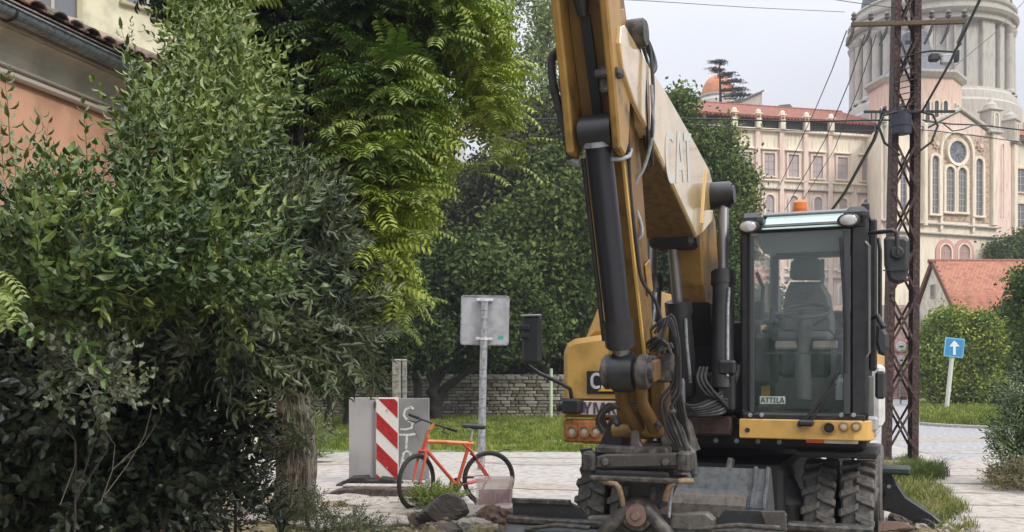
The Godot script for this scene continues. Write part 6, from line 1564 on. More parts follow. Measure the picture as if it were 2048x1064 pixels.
func street_things() -> void:
	# back of a square sign
	var s := thing("road_sign", "grey back of a square road sign on a tall steel post behind the bicycle", "road sign")
	var d := 17.0
	var base := P(962, 940, d); base.y = 0
	s.position = base
	s.rotation = Vector3(0, -0.1, -0.022)
	var c := P(971, 640, d) - base
	c.x = 0
	obj("post", MB.new().cyl(Vector3(0, -0.05, 0), Vector3(0, c.y + 0.36, 0), 0.062, 18, 0.008), M.galv, s)
	var pl := obj("plate", MB.new().prism(rounded(0.83, 0.85, 0.05), -0.012, 0.0, Transform3D(Basis(), Vector3(0, c.y, -0.075)), 0.003), M.alu, s)
	obj("plate_edge", MB.new().strip(rounded(0.79, 0.81, 0.04), rounded(0.83, 0.85, 0.05), 0, 0.014, Transform3D(Basis(), Vector3(0, c.y, -0.074))), M.galv, pl)
	for y in [c.y + 0.34, c.y - 0.32]:
		obj("clamp", MB.new().box(Vector3(0.0, y, -0.03), Vector3(0.28, 0.045, 0.08), 0.008).cyl(Vector3(0, y - 0.022, 0), Vector3(0, y + 0.022, 0), 0.07, 16), mt(Color(0.62, 0.63, 0.64), 0.4, 0.3), s)
	obj("sticker", MB.new().box(Vector3(0.28, c.y - 0.29, -0.073), Vector3(0.09, 0.06, 0.002)), mt(Color(0.05, 0.32, 0.27), 0.5), pl)
	# grey road works board with striped marker
	var w := thing("road_works_board", "two grey sheet panels with white painted letters and a striped marker board between", "barrier")
	d = 14.9
	base = P(775, 968, d); base.y = 0
	w.position = base
	w.rotation.y = -0.03
	var k := d / F
	var ht := 1.22
	var pa := mt(Color(0.38, 0.38, 0.385), 0.55, 0.1, T.soft, 0.25)
	var pb := mt(Color(0.26, 0.275, 0.275), 0.55, 0.1, T.soft, 0.3)
	obj("panel", MB.new().box(Vector3(-26 * k - 0.16, ht / 2 + 0.07, -0.02), Vector3(60 * k, ht, 0.03), 0.005, Basis(Vector3.UP, 0.12)), pa, w)
	var pr := obj("panel", MB.new().box(Vector3(52 * k, ht / 2 + 0.06, -0.02), Vector3(64 * k, ht, 0.03), 0.005, Basis(Vector3.UP, -0.1)), pb, w)
	var paint := mt(Color(0.72, 0.73, 0.7), 0.6, 0.0, T.mottle, 3.0)
	var zf := -0.002
	var pp := func(x: float, y: float) -> Vector3:
		var q := P(x, y, d) - base
		return Vector3(q.x, q.y, zf + (q.x - 0.39) * 0.1)
	var st := [[[828, 818], [822, 814], [811, 818], [807, 830], [814, 840], [825, 846], [824, 855], [812, 859], [800, 858]], [[797, 869], [815, 870], [831, 868]], [[814, 870], [813, 885], [812, 898]], [[799, 942], [803, 925], [807, 906]], [[805, 908], [813, 902], [821, 906], [820, 914], [813, 921], [804, 922]]]
	for q in st:
		var pts := []
		for a in q: pts.append(pp.call(a[0], a[1]))
		var lt := MB.new()
		for i in pts.size() - 1: lt.bar(pts[i] + Vector3(0, 0, 0.0004 * i), pts[i + 1] + Vector3(0, 0, 0.0004 * i), 0.032, 0.003, 0.0, Vector3.BACK)
		for i in range(1, pts.size() - 1): lt.cyl(pts[i] + Vector3(0, 0, -0.0013), pts[i] + Vector3(0, 0, 0.0013), 0.016, 10)
		obj("painted_letter", lt, paint, w)
	var mk := obj("marker_board", MB.new().box(Vector3(-0.0, ht / 2 + 0.06, 0.03), Vector3(0.335, ht + 0.02, 0.03), 0.006), mt(Color(0.66, 0.65, 0.62), 0.45), w)
	var red := mt(Color(0.4, 0.02, 0.025), 0.4, 0.0, T.soft, 2.0)
	var clip := PackedVector2Array([Vector2(-0.16, 0.07), Vector2(0.16, 0.07), Vector2(0.16, ht + 0.05), Vector2(-0.16, ht + 0.05)])
	for i in 4:
		var y := ht + 0.22 - i * 0.46
		for q in Geometry2D.intersect_polygons(PackedVector2Array([Vector2(-0.2, y + 0.14), Vector2(0.2, y - 0.26), Vector2(0.2, y - 0.5), Vector2(-0.2, y - 0.1)]), clip):
			obj("red_stripe", MB.new().prism(Array(q), 0.046, 0.05), red, mk)
	for y in [0.25, 1.1]: obj("bolt", MB.new().cyl(Vector3(0, y, 0.045), Vector3(0, y, 0.058), 0.014, 8), M.galv, mk)
	obj("foot_plate", MB.new().prism([Vector2(-0.68, 0.03), Vector2(-0.5, 0.13), Vector2(-0.28, 0.14), Vector2(-0.24, 0.09), Vector2(-0.1, 0.09), Vector2(-0.06, 0.13), Vector2(0.14, 0.1), Vector2(0.2, 0.03)], -0.15, 0.3, Transform3D(), 0.015), M.rubber, w)
	obj("foot_lip", MB.new().box(Vector3(-0.24, 0.02, 0.1), Vector3(0.92, 0.035, 0.5), 0.01), M.rubber, w)
	for x in [-0.5, 0.6]: obj("leg", MB.new().box(Vector3(x, 0.04, -0.05), Vector3(0.04, 0.08, 0.3), 0.008), M.galv, w)
	# low broken concrete edge under it
	var e := thing("concrete_edge", "low dark broken concrete edge lying in front of the striped marker's foot", "kerbstone")
	e.position = Vector3(-1.85, 0, -13.55)
	e.rotation.y = -0.08
	obj("edge_stone", MB.new().prism([Vector2(-0.75, 0), Vector2(-0.45, 0.1), Vector2(-0.1, 0.13), Vector2(0.3, 0.11), Vector2(0.62, 0.12), Vector2(0.66, 0)], -0.25, 0.15, Transform3D(), 0.02), mt(Color(0.1, 0.085, 0.07), 0.95, 0.0, T.mottle, 2.0, 1.0), e)
	obj("edge_top", MB.new().box(Vector3(0.1, 0.125, -0.08), Vector3(1.1, 0.03, 0.22), 0.01), M.concrete, e)
	# translucent tub by the back wheel
	var t := thing("plastic_tub", "cloudy translucent plastic tub with a faded label standing before the bicycle's rear wheel", "tub")
	d = 12.1
	t.position = P(989, 1018, d) * Vector3(1, 0, 1)
	t.rotation.y = 0.1
	var cl := StandardMaterial3D.new()
	cl.albedo_color = Color(0.85, 0.8, 0.79, 0.3)
	cl.transparency = BaseMaterial3D.TRANSPARENCY_ALPHA
	cl.roughness = 0.5
	var tub := MB.new()
	tub.strip(rounded(0.4, 0.26, 0.05), rounded(0.44, 0.3, 0.06), 0.0, 0.4, Transform3D(Basis(Vector3.RIGHT, -PI / 2), Vector3.ZERO))
	obj("shell", tub, cl, t)
	obj("base", MB.new().prism(rounded(0.43, 0.29, 0.06), 0.0, 0.05, Transform3D(Basis(Vector3.RIGHT, -PI / 2), Vector3(0, 0.0, 0)), 0.01), mt(Color(0.42, 0.37, 0.35), 0.6), t)
	obj("rim", MB.new().strip(rounded(0.44, 0.3, 0.06), rounded(0.47, 0.33, 0.07), 0.36, 0.4, Transform3D(Basis(Vector3.RIGHT, -PI / 2), Vector3.ZERO)), cl, t)
	var cl2: StandardMaterial3D = cl.duplicate()
	cl2.albedo_color = Color(0.72, 0.6, 0.62, 0.55)
	var lb := obj("label", MB.new().box(Vector3(0, 0.19, 0.153), Vector3(0.4, 0.17, 0.004)), cl2, t)
	var r := RandomNumberGenerator.new()
	r.seed = 4
	for i in 9:
		obj("label_mark", MB.new().box(Vector3(-0.14 + i * 0.036 + r.randf() * 0.01, 0.19 + r.randfn() * 0.015, 0.157), Vector3(r.randf_range(0.006, 0.024), r.randf_range(0.07, 0.13), 0.002)), mt(Color(0.34, 0.26, 0.3), 0.6), lb)
	# posts behind the board
	for q in [[793, 728, 845, 16, 24.0, "grey concrete post left of the thin trunk behind the striped marker"], [809, 735, 845, 9, 25.0, "slim pale concrete post between the grey post and the dark trunk"]]:
		var dd: float = q[4]
		var b := P(q[0], 800, dd); b.y = 0
		var h := EYE + (HY - 722) / F * dd
		var po := thing("concrete_post", q[5], "post", b, 0.0, "concrete posts behind the grey board")
		obj("shaft", MB.new().box(Vector3(0, h / 2, 0), Vector3(q[3] * dd / F, h, q[3] * dd / F), 0.015), mt(Color(0.3, 0.285, 0.255), 0.9, 0.0, T.mottle, 1.0), po)
		obj("cap", MB.new().box(Vector3(0, h + 0.02, 0), Vector3(q[3] * dd / F + 0.03, 0.05, q[3] * dd / F + 0.03), 0.015), M.concrete, po)
	var gp := P(1102, 800, 34); gp.y = 0
	tag(obj("garden_stake", MB.new().cyl(gp, gp + Vector3(0, 1.75, 0), 0.06, 10), mt(Color(0.52, 0.6, 0.42), 0.6)), "thin pale green stake standing against the stone wall", "stake")
	# blue arrow sign
	var bs := thing("arrow_sign", "small blue square sign with white upward arrow on a leaning white post", "road sign")
	d = 43.0
	base = P(1893, 819, d); base.y = 0
	bs.position = base
	bs.rotation.z = -0.105
	var hh := EYE + (HY - 677) / F * d
	obj("post", MB.new().cyl(Vector3.ZERO, Vector3(0, hh - 0.1, 0), 0.09, 12), mt(Color(0.6, 0.62, 0.58), 0.5), bs)
	var bp := obj("plate", MB.new().prism(rounded(0.84, 0.82, 0.06), 0.1, 0.13, Transform3D(Basis(), Vector3(0, hh - 0.38, 0)), 0.004), mt(Color(0.2, 0.5, 0.68), 0.4), bs)
	obj("plate_field", MB.new().prism(rounded(0.76, 0.74, 0.05), 0.13, 0.134, Transform3D(Basis(), Vector3(0, hh - 0.38, 0))), mt(Color(0.04, 0.24, 0.52), 0.4), bp)
	obj("arrow", MB.new().prism(arrow(0.62), 0.134, 0.14, Transform3D(Basis(Vector3.BACK, 0.1), Vector3(0, hh - 0.38, 0))), mt(Color(0.75, 0.78, 0.8), 0.4), bp)
	# round signs behind the mast
	var rs := thing("round_sign", "small round white sign with pink rim and second plate, seen through the mast bars", "road sign")
	d = 50.0
	base = P(1801, 808, d); base.y = 0
	rs.position = base
	var y1 := EYE + (HY - 692) / F * d
	obj("post", MB.new().cyl(Vector3.ZERO, Vector3(0, y1 + 0.3, -0.05), 0.05, 10), M.galv, rs)
	for q in [[y1, 0.34, 0.0], [y1 - 0.68, 0.3, 0.0]]:
		var pl2 := obj("plate", MB.new().cyl(Vector3(0, q[0], 0.02), Vector3(0, q[0], 0.05), q[1], 28, 0.005), mt(Color(0.55, 0.2, 0.22), 0.5), rs)
		obj("plate_field", MB.new().cyl(Vector3(0, q[0], 0.05), Vector3(0, q[0], 0.055), q[1] * 0.78, 28), M.white, pl2)
		obj("symbol", MB.new().box(Vector3(0.02, q[0] - 0.03, 0.058), Vector3(q[1] * 0.6, q[1] * 0.22, 0.006), 0.002), M.plastic, pl2)

# ---------------------------------------------------------------- stone wall
func stone_wall() -> void:
	var d := 35.8
	var w := thing("stone_wall", "low garden wall of stacked grey brown stones behind the lawn", "wall")
	var xa := P(560, 740, d).x
	var xb := P(1330, 740, d).x
	obj("core", MB.new().box(Vector3((xa + xb) / 2, 0.72, -d - 0.2), Vector3(xb - xa, 1.44, 0.3)), mt(Color(0.05, 0.045, 0.04), 0.95), w)
	var r := RandomNumberGenerator.new()
	r.seed = 31
	var meshes := []
	var mats := []
	for g in [Color(0.3, 0.27, 0.22), Color(0.24, 0.21, 0.17), Color(0.36, 0.33, 0.28), Color(0.2, 0.165, 0.12), Color(0.42, 0.39, 0.34)]: mats.append(mt(g, 0.95, 0.0, T.mottle, 2.0))
	for i in 10: meshes.append(MB.new().box(Vector3.ZERO, Vector3.ONE, 0.14, Basis(Vector3.BACK, r.randfn() * 0.03)).mesh(mats[i % 5]))
	var rest := MB.new()
	var y := 0.0
	var row := 0
	while y < 1.46:
		var h := r.randf_range(0.09, 0.15)
		var x := xa + r.randf() * 0.2
		while x < xb:
			var l := r.randf_range(0.16, 0.5)
			if r.randf() < 0.12: l = 0.12
			var c := Vector3(x + l / 2, y + h / 2, -d - 0.06 + r.randfn() * 0.018)
			if x > -2.75 and x < 2.3:
				obj("stone", meshes[r.randi() % 10], null, w, Transform3D(Basis.from_scale(Vector3(l - 0.018, h - 0.016, 0.24)), c))
			else:
				var g := r.randf_range(0.6, 1.3)
				rest.col = Color(g, g * 0.97, g * 0.92)
				rest.box(c, Vector3(l - 0.02, h - 0.018, 0.24), 0.02)
			x += l
		y += h
		row += 1
	var rm := mt(Color(0.28, 0.25, 0.2), 0.95)
	rm.vertex_color_use_as_albedo = true
	stuff(obj("stonework", rest, rm, w))
	var x := xa
	while x < xb:
		var l := r.randf_range(0.5, 0.8)
		obj("cope_stone", meshes[r.randi() % 10], null, w, Transform3D(Basis.from_scale(Vector3(l - 0.02, 0.08, 0.4)), Vector3(x + l / 2, 1.5, -d - 0.15)))
		x += l

# ---------------------------------------------------------------- rubble
func rock(sd: int, planes: int, rough: float) -> MB:
	var r := RandomNumberGenerator.new()
	r.seed = sd
	var nn := []
	for i in planes: nn.append([Vector3(r.randfn(), r.randfn(), r.randfn()).normalized(), r.randf_range(0.72, 1.0)])
	var nz := FastNoiseLite.new()
	nz.seed = sd; nz.frequency = 1.6; nz.fractal_octaves = 4
	var f := func(a: float, e: float) -> Vector3:
		var d := Vector3(cos(e) * cos(a), sin(e), cos(e) * sin(a))
		var m := 1.35
		for p in nn:
			var k := d.dot(p[0])
			if k > 0.05: m = minf(m, p[1] / k)
		return d * m * (1.0 + rough * nz.get_noise_3dv(d * 2.0))
	var b := MB.new()
	var S := 30
	var K := 18
	for j in K:
		for i in S:
			var a0 := TAU * i / S
			var a1 := TAU * (i + 1) / S
			var e0 := -PI / 2 + PI * j / K
			var e1 := -PI / 2 + PI * (j + 1) / K
			var p: Vector3 = f.call(a0, e0)
			var q: Vector3 = f.call(a1, e0)
			var s: Vector3 = f.call(a1, e1)
			var t: Vector3 = f.call(a0, e1)
			if j > 0: b.to(p, q, s, p)
			if j < K - 1: b.to(p, s, t, t)
	return b
func rubble() -> void:
	var dk := mt(Color(0.14, 0.118, 0.1), 0.95, 0.0, T.mottle, 2.5, 1.0)
	var br := mt(Color(0.2, 0.13, 0.085), 0.95, 0.0, T.mottle, 3.0, 1.5)
	var lt := mt(Color(0.5, 0.45, 0.38), 0.95, 0.0, T.mottle, 2.5, 1.0)
	var list := [[884, 1032, 10.2, 0.225, 0.185, 0.22, dk, "big dark angular concrete lump right under the bicycle's crank", 8, 0.06],
		[845, 1034, 10.6, 0.13, 0.07, 0.14, lt, "flat pale concrete piece tucked behind the left of the big dark lump", 8, 0.05],
		[938, 1026, 10.7, 0.13, 0.06, 0.13, lt, "low grey block between the big dark lump and the plastic tub", 7, 0.05],
		[1003, 1048, 10.0, 0.27, 0.15, 0.22, br, "round brown clod of earth and stone beside the bucket's left end", 22, 0.4],
		[945, 1058, 9.8, 0.16, 0.08, 0.16, lt, "sandy broken stone between the dark lump and the brown clod", 9, 0.15],
		[895, 1066, 9.7, 0.2, 0.08, 0.16, dk, "wide dark stone at the bottom edge below the big lump", 9, 0.1],
		[1042, 1062, 9.8, 0.08, 0.07, 0.1, dk, "small dark stone touching the bucket's lower left corner", 8, 0.1],
		[855, 1060, 9.9, 0.1, 0.05, 0.1, br, "small brown clod at the left foot of the big dark lump", 16, 0.3],
		[1770, 1042, 10.9, 0.2, 0.09, 0.2, lt, "pale flat rubble stone between the twin tyres and the outrigger foot", 8, 0.1],
		[1806, 1048, 10.7, 0.13, 0.1, 0.14, dk, "dark cracked stone just left of the outrigger foot", 9, 0.15],
		[1775, 1060, 10.0, 0.2, 0.07, 0.16, br, "brown broken slab at the bottom edge right of the steel beam", 8, 0.12],
		[1830, 1064, 10.3, 0.18, 0.07, 0.16, lt, "grey white stone at the bottom edge below the outrigger foot", 9, 0.15],
		[1865, 1060, 10.5, 0.1, 0.06, 0.1, dk, "small dark pebbly lump at the grass edge right of the outrigger foot", 10, 0.2]]
	var sd := 50
	for q in list:
		sd += 1
		var p := P(q[0], q[1], q[2])
		p.y = maxf(p.y, q[4] * 0.55)
		var o := obj("rubble_stone", rock(sd, q[8], q[9]), q[6], self, Transform3D(Basis(Vector3.UP, sd * 1.7) .scaled_local(Vector3(q[3], q[4], q[5])), p))
		tag(o, q[7], "stone", "broken stones round the excavator")
	# loose chippings and the low heap they lie on
	var hp := MB.new()
	var nz := FastNoiseLite.new()
	nz.frequency = 0.9; nz.fractal_octaves = 5
	var heap := func(x: float, z: float) -> Vector3:
		var a := clampf(1.0 - Vector2((x + 0.45) / 1.3, (z + 9.75) / 1.1).length(), 0, 1)
		var c := clampf(1.0 - Vector2((x - 4.1) / 0.9, (z + 10.0) / 1.0).length(), 0, 1)
		return Vector3(x, (a * 0.2 + c * 0.12) * (1.0 + nz.get_noise_2d(x * 3, z * 3)) + nz.get_noise_2d(x * 8, z * 8) * 0.012 + 0.004, z)
	for i in 70:
		for j in 36:
			var x := -1.9 + i * 0.1
			var z := -11.0 + j * 0.08
			hp.to(heap.call(x, z), heap.call(x + 0.1, z), heap.call(x + 0.1, z + 0.08), Vector3.UP)
			hp.to(heap.call(x, z), heap.call(x + 0.1, z + 0.08), heap.call(x, z + 0.08), Vector3.UP)
	struct("dirt_heap", hp, mt(Color(1.9, 1.75, 1.6), 0.95, 0.0, T.soil, 1.2, 2.0))
	var r := RandomNumberGenerator.new()
	r.seed = 77
	var lists := [[], []]
	var cols := [[], []]
	for i in 1400:
		var x := r.randf_range(-1.8, 5.0)
		var z := r.randf_range(-11.6, -8.6)
		if r.randf() < 0.4: x = r.randf_range(3.3, 4.9)
		var p: Vector3 = heap.call(x, z)
		var g := r.randf_range(0.15, 0.5)
		lists[i % 2].append(Transform3D(Basis(Vector3(r.randfn(), r.randfn(), r.randfn()).normalized(), r.randf() * TAU).scaled_local(Vector3(1, 0.7, 1) * r.randf_range(0.008, 0.035)), p))
		cols[i % 2].append(Color(g, g * 0.92, g * 0.82))
	var cm := mt(Color.WHITE, 0.95)
	cm.vertex_color_use_as_albedo = true
	for k in 2:
		var o := multi(self, "gravel", rock(90 + k, 9, 0.1).mesh(cm), lists[k], cols[k])

# ---------------------------------------------------------------- trees
func far_tree(called: String, label: String, foot: Vector3, fork_h: float, r0: float, blobs: Array, count: int, ll: float, tones: Array, sd: int, gap := 0.0, lean := Vector3.ZERO) -> Node3D:
	var t := thing(called, label, "tree")
	if called in ["dark_tree", "shade_tree", "round_tree"]: t.set_meta("group", {"dark_tree": "dark trees behind the square sign", "shade_tree": "shade trees by the grey board", "round_tree": "green trees behind the boom"}[called])
	limbs(t, "trunk", foot, foot + Vector3(0, fork_h, 0) + lean, blobs, r0, M.darkbark, sd)
	var ms := []
	for i in 3: ms.append(clump(sd * 10 + i, ll * 4.2, 46, ll, M.leaf_far))
	scatter(t, "crown", ms, blobs, count, 0.6, 1.25, "any", tones, sd, gap, 0.6, 0.3, 13)
	return t
func trees() -> void:
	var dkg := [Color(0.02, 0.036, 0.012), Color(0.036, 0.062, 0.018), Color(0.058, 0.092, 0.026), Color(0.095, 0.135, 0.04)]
	var mid := [Color(0.03, 0.05, 0.016), Color(0.055, 0.09, 0.024), Color(0.09, 0.135, 0.034), Color(0.13, 0.18, 0.05)]
	var brt := [Color(0.06, 0.1, 0.022), Color(0.12, 0.17, 0.03), Color(0.2, 0.25, 0.045), Color(0.27, 0.31, 0.06)]
	var pale := [Color(0.1, 0.14, 0.06), Color(0.16, 0.21, 0.08), Color(0.22, 0.27, 0.11)]
	# the dark tree on the lawn with its low forked limbs
	var foot := P(868, 835, 33); foot.y = 0
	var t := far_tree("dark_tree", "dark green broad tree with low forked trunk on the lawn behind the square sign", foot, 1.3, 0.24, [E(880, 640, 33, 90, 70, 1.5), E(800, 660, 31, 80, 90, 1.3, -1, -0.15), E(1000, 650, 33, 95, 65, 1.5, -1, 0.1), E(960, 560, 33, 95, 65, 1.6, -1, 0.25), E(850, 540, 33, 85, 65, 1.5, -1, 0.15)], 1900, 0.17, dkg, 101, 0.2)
	obj("low_limb", MB.new().tube([foot + Vector3(0.05, 0.5, 0), P(890, 775, 33), P(920, 755, 32.8), P(962, 725, 32.6), P(1010, 690, 32.5)], [0.2, 0.15, 0.11, 0.08, 0.04], 8), M.darkbark, t)
	obj("low_limb", MB.new().tube([foot + Vector3(-0.5, 0.0, 0.2), P(835, 770, 32.8), P(825, 735, 32.6), P(822, 690, 32.5)], [0.17, 0.14, 0.12, 0.08], 8), M.darkbark, t)
	foot = P(1090, 832, 36.6); foot.y = 0
	far_tree("dark_tree", "tall dark tree behind the stone wall left of the excavator's mirror", foot, 3.0, 0.28, [E(1080, 640, 37, 90, 70, 1.7, -1, -0.15), E(1150, 560, 37, 80, 90, 1.7), E(1060, 480, 37, 85, 75, 1.7, -1, 0.1), E(1140, 400, 37, 75, 90, 1.7, -1, 0.2), E(1200, 640, 38, 70, 100, 1.7, -1, -0.1)], 2000, 0.19, [Color(0.026, 0.045, 0.014), Color(0.05, 0.082, 0.022), Color(0.085, 0.125, 0.032), Color(0.13, 0.17, 0.045)], 102, 0.2)
	foot = P(960, 832, 40); foot.y = 0
	far_tree("dark_tree", "brownish dark tree crown filling the middle between the feathery tree and the boom", foot, 3.5, 0.3, [E(960, 430, 40, 120, 90, 2.2), E(1040, 360, 40, 110, 90, 2.2), E(880, 440, 40, 100, 100, 2.2), E(1100, 300, 40, 90, 90, 2.2), E(980, 540, 40, 130, 90, 2.2)], 2500, 0.17, [Color(0.04, 0.045, 0.022), Color(0.062, 0.07, 0.03), Color(0.085, 0.098, 0.04), Color(0.11, 0.125, 0.05)], 103)
	foot = P(1060, 815, 46); foot.y = 0
	far_tree("airy_tree", "tall airy light green tree with sky showing through at the upper left of the boom", foot, 6.5, 0.26, [E(1050, 60, 46, 100, 70, 2.0), E(1100, 130, 46, 70, 70, 1.8), E(1050, 180, 46, 70, 60, 1.8), E(1110, 240, 46, 60, 60, 1.8), E(1030, 250, 46, 60, 70, 1.8), E(1090, 0, 46, 60, 60, 1.8)], 360, 0.17, [Color(0.16, 0.22, 0.08), Color(0.22, 0.29, 0.11), Color(0.3, 0.36, 0.16)], 104, 0.4)
	foot = P(700, 840, 30); foot.y = 0
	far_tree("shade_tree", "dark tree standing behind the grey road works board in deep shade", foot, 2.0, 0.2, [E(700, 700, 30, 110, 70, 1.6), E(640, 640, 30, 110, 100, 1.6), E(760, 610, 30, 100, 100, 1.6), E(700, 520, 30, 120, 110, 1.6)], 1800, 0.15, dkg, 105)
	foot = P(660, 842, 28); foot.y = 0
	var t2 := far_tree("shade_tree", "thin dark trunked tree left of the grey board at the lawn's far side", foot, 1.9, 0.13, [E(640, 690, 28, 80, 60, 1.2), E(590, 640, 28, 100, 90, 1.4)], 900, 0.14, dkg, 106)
	var hg := thing("garden_hedge", "dark garden hedge rising just behind the stone wall", "hedge")
	var hbl := []
	for i in 9: hbl.append(E(620 + i * 85, 705, 39.5, 60, 45, 0.8))
	obj("stem", MB.new().tube([P(900, 825, 39.5), P(900, 720, 39.5)], [0.1, 0.05], 6), M.darkbark, hg)
	scatter(hg, "foliage", [clump(1061, 0.65, 46, 0.15, M.leaf_far), clump(1062, 0.65, 46, 0.15, M.leaf_far)], hbl, 2600, 0.8, 1.3, "any", [Color(0.02, 0.032, 0.014), Color(0.035, 0.055, 0.02), Color(0.05, 0.075, 0.028)], 1063, 0.0, 0.6, 0.2, 9)
	var stack := thing("bright_gap_shaft", "pale shaft added for the bright gap between the feathery leaves and the airy tree", "stand_in")  # made-up pale shaft, standing in for a sunlit gap in the leaves
	var cp := P(916, 780, 52); cp.y = 0
	stack.position = cp
	obj("shaft", MB.new().box(Vector3(0, 7.6, 0), Vector3(0.8, 15.2, 0.8), 0.03), mt(Color(0.8, 0.79, 0.74), 0.85, 0.0, T.soft, 0.8), stack)
	obj("cap", MB.new().box(Vector3(0, 15.3, 0), Vector3(1.1, 0.25, 1.1), 0.05), M.stone, stack)
	# right of the boom
	foot = P(1440, 815, 43); foot.y = 0
	far_tree("round_tree", "leafy green tree between the boom and the long wing", foot, 3.5, 0.28, [E(1395, 305, 43, 58, 68, 1.6, -1, 0.15), E(1435, 355, 43, 58, 72, 1.6, -1, 0.1), E(1400, 420, 43, 90, 100, 1.9), E(1450, 470, 43, 55, 110, 1.8), E(1380, 540, 43, 110, 90, 1.8), E(1352, 235, 43, 30, 45, 1.2)], 2800, 0.16, [Color(0.035, 0.06, 0.018), Color(0.07, 0.11, 0.028), Color(0.115, 0.165, 0.042), Color(0.17, 0.22, 0.06)], 107, 0.2)
	foot = P(1350, 815, 40); foot.y = 0
	far_tree("round_tree", "dark leafy tree seen low between the lifting rams of the boom", foot, 2.5, 0.25, [E(1340, 600, 40, 120, 110, 1.8), E(1320, 500, 40, 90, 90, 1.8), E(1460, 650, 40, 60, 80, 1.6)], 1300, 0.16, dkg, 108)
	# round bush, tree trunk and dark tree at the right edge
	foot = P(1915, 806, 47.5); foot.y = 0
	var b := thing("round_bush", "big round yellow green bush in front of the gabled house", "bush")
	var bl := [E(1910, 680, 47.5, 75, 55, 1.6), E(1945, 700, 47.5, 55, 60, 1.5), E(1880, 720, 47.5, 45, 70, 1.3), E(1920, 750, 47.5, 70, 52, 1.5), E(1965, 690, 47.5, 38, 48, 1.2)]
	limbs(b, "stem", foot, foot + Vector3(0, 0.6, 0), bl, 0.16, M.darkbark, 109, "stem")
	var ms := []
	for i in 3: ms.append(clump(1090 + i, 0.62, 46, 0.15, M.leaf_far))
	scatter(b, "foliage", ms, bl, 2600, 0.7, 1.2, "any", [Color(0.07, 0.11, 0.025), Color(0.15, 0.21, 0.04), Color(0.24, 0.3, 0.055), Color(0.3, 0.34, 0.07)], 110, 0.0, 0.6, 0.5, 12)
	foot = P(1995, 795, 50); foot.y = 0
	far_tree("park_tree", "dark trunked tree leaning at right behind the blue arrow sign", foot, 2.0, 0.3, [E(2010, 680, 50, 50, 60, 1.6), E(2060, 640, 50, 60, 80, 1.8)], 900, 0.16, dkg, 111, 0.0, Vector3(0.5, 0, 0))
	foot = P(2062, 860, 30); foot.y = 0
	far_tree("edge_tree", "dark leafy tree cut off by the right edge of the view", foot, 2.2, 0.2, [E(2078, 660, 30, 36, 55, 1.0), E(2088, 600, 30, 42, 60, 1.1), E(2084, 735, 30, 34, 45, 0.9)], 900, 0.12, mid, 112)
	foot = P(2060, 785, 80); foot.y = 0
	far_tree("roof_tree", "small tree top showing above the orange roof at the right edge", foot, 7.5, 0.3, [E(2020, 512, 80, 52, 26, 2.0), E(2058, 505, 80, 40, 36, 2.0)], 700, 0.22, mid, 113)
	foot = P(1650, 785, 74); foot.y = 0
	far_tree("lane_tree", "green tree mass behind the cab at the foot of the long wing", foot, 3.0, 0.3, [E(1520, 650, 72, 90, 60, 2.5), E(1620, 690, 72, 90, 50, 2.5), E(1720, 700, 72, 70, 40, 2.5)], 1300, 0.25, mid, 114)
	# layered conifer in front of the distant cupola
	var ar := thing("layered_conifer", "dark flat-branched conifer with bare top tiers beside the orange dome", "tree")
	var d := 105.0
	var k := d / F
	var ab := P(1445, 760, d); ab.y = 0
	var topy := EYE + (HY - 122) * k
	obj("trunk", MB.new().tube([ab, ab + Vector3(0, topy * 0.6, 0), Vector3(ab.x - 0.3, topy, ab.z)], [0.5, 0.35, 0.06], 8), M.darkbark, ar)
	var r := RandomNumberGenerator.new()
	r.seed = 12
	var cl := clump(1150, 0.8, 40, 0.3, M.leaf_far)
	for q in [[1437, 123, 13, 4], [1437, 139, 13, 4], [1453, 149, 16, 4], [1466, 163, 17, 4], [1468, 178, 20, 5], [1479, 190, 20, 5], [1486, 203, 24, 6], [1478, 216, 30, 7]]:
		var xs := []
		var cs := []
		for i in int(q[3]) * 7:
			var o: Vector3 = Vector3(r.randfn() * 0.55, 0, r.randfn() * 0.55) * (float(q[2]) * k)
			var p: Vector3 = P(q[0], q[1], d) + o + Vector3(0, r.randfn() * float(q[3]) * k * 0.18 - o.length() * 0.08, 0)
			xs.append(Transform3D(Basis(Vector3.UP, r.randf() * TAU).scaled_local(Vector3(1, 0.4, 1) * 0.6), p)); cs.append(Color(0.13, 0.125, 0.115) * r.randf_range(0.6, 1.4))
		multi(ar, "branch_tier", cl, xs, cs)
		obj("branch", MB.new().tube([Vector3(ab.x - 0.2, P(0, q[1] + 4, d).y, ab.z), P(q[0] - q[2] * 0.8, q[1], d)], [0.09, 0.03], 5).tube([Vector3(ab.x - 0.2, P(0, q[1] + 4, d).y, ab.z), P(q[0] + q[2] * 0.8, q[1], d)], [0.09, 0.03], 5), M.darkbark, ar)

	# ------------------------------------------------ the feathery tree in front
	var ft := thing("feather_leaf_tree", "tree with thick knotted trunk and drooping feather-shaped leaves in the middle left", "tree")
	var base := Vector3(-2.5, 0, -11.3)
	var fk := Vector3(-2.42, 3.1, -11.0)
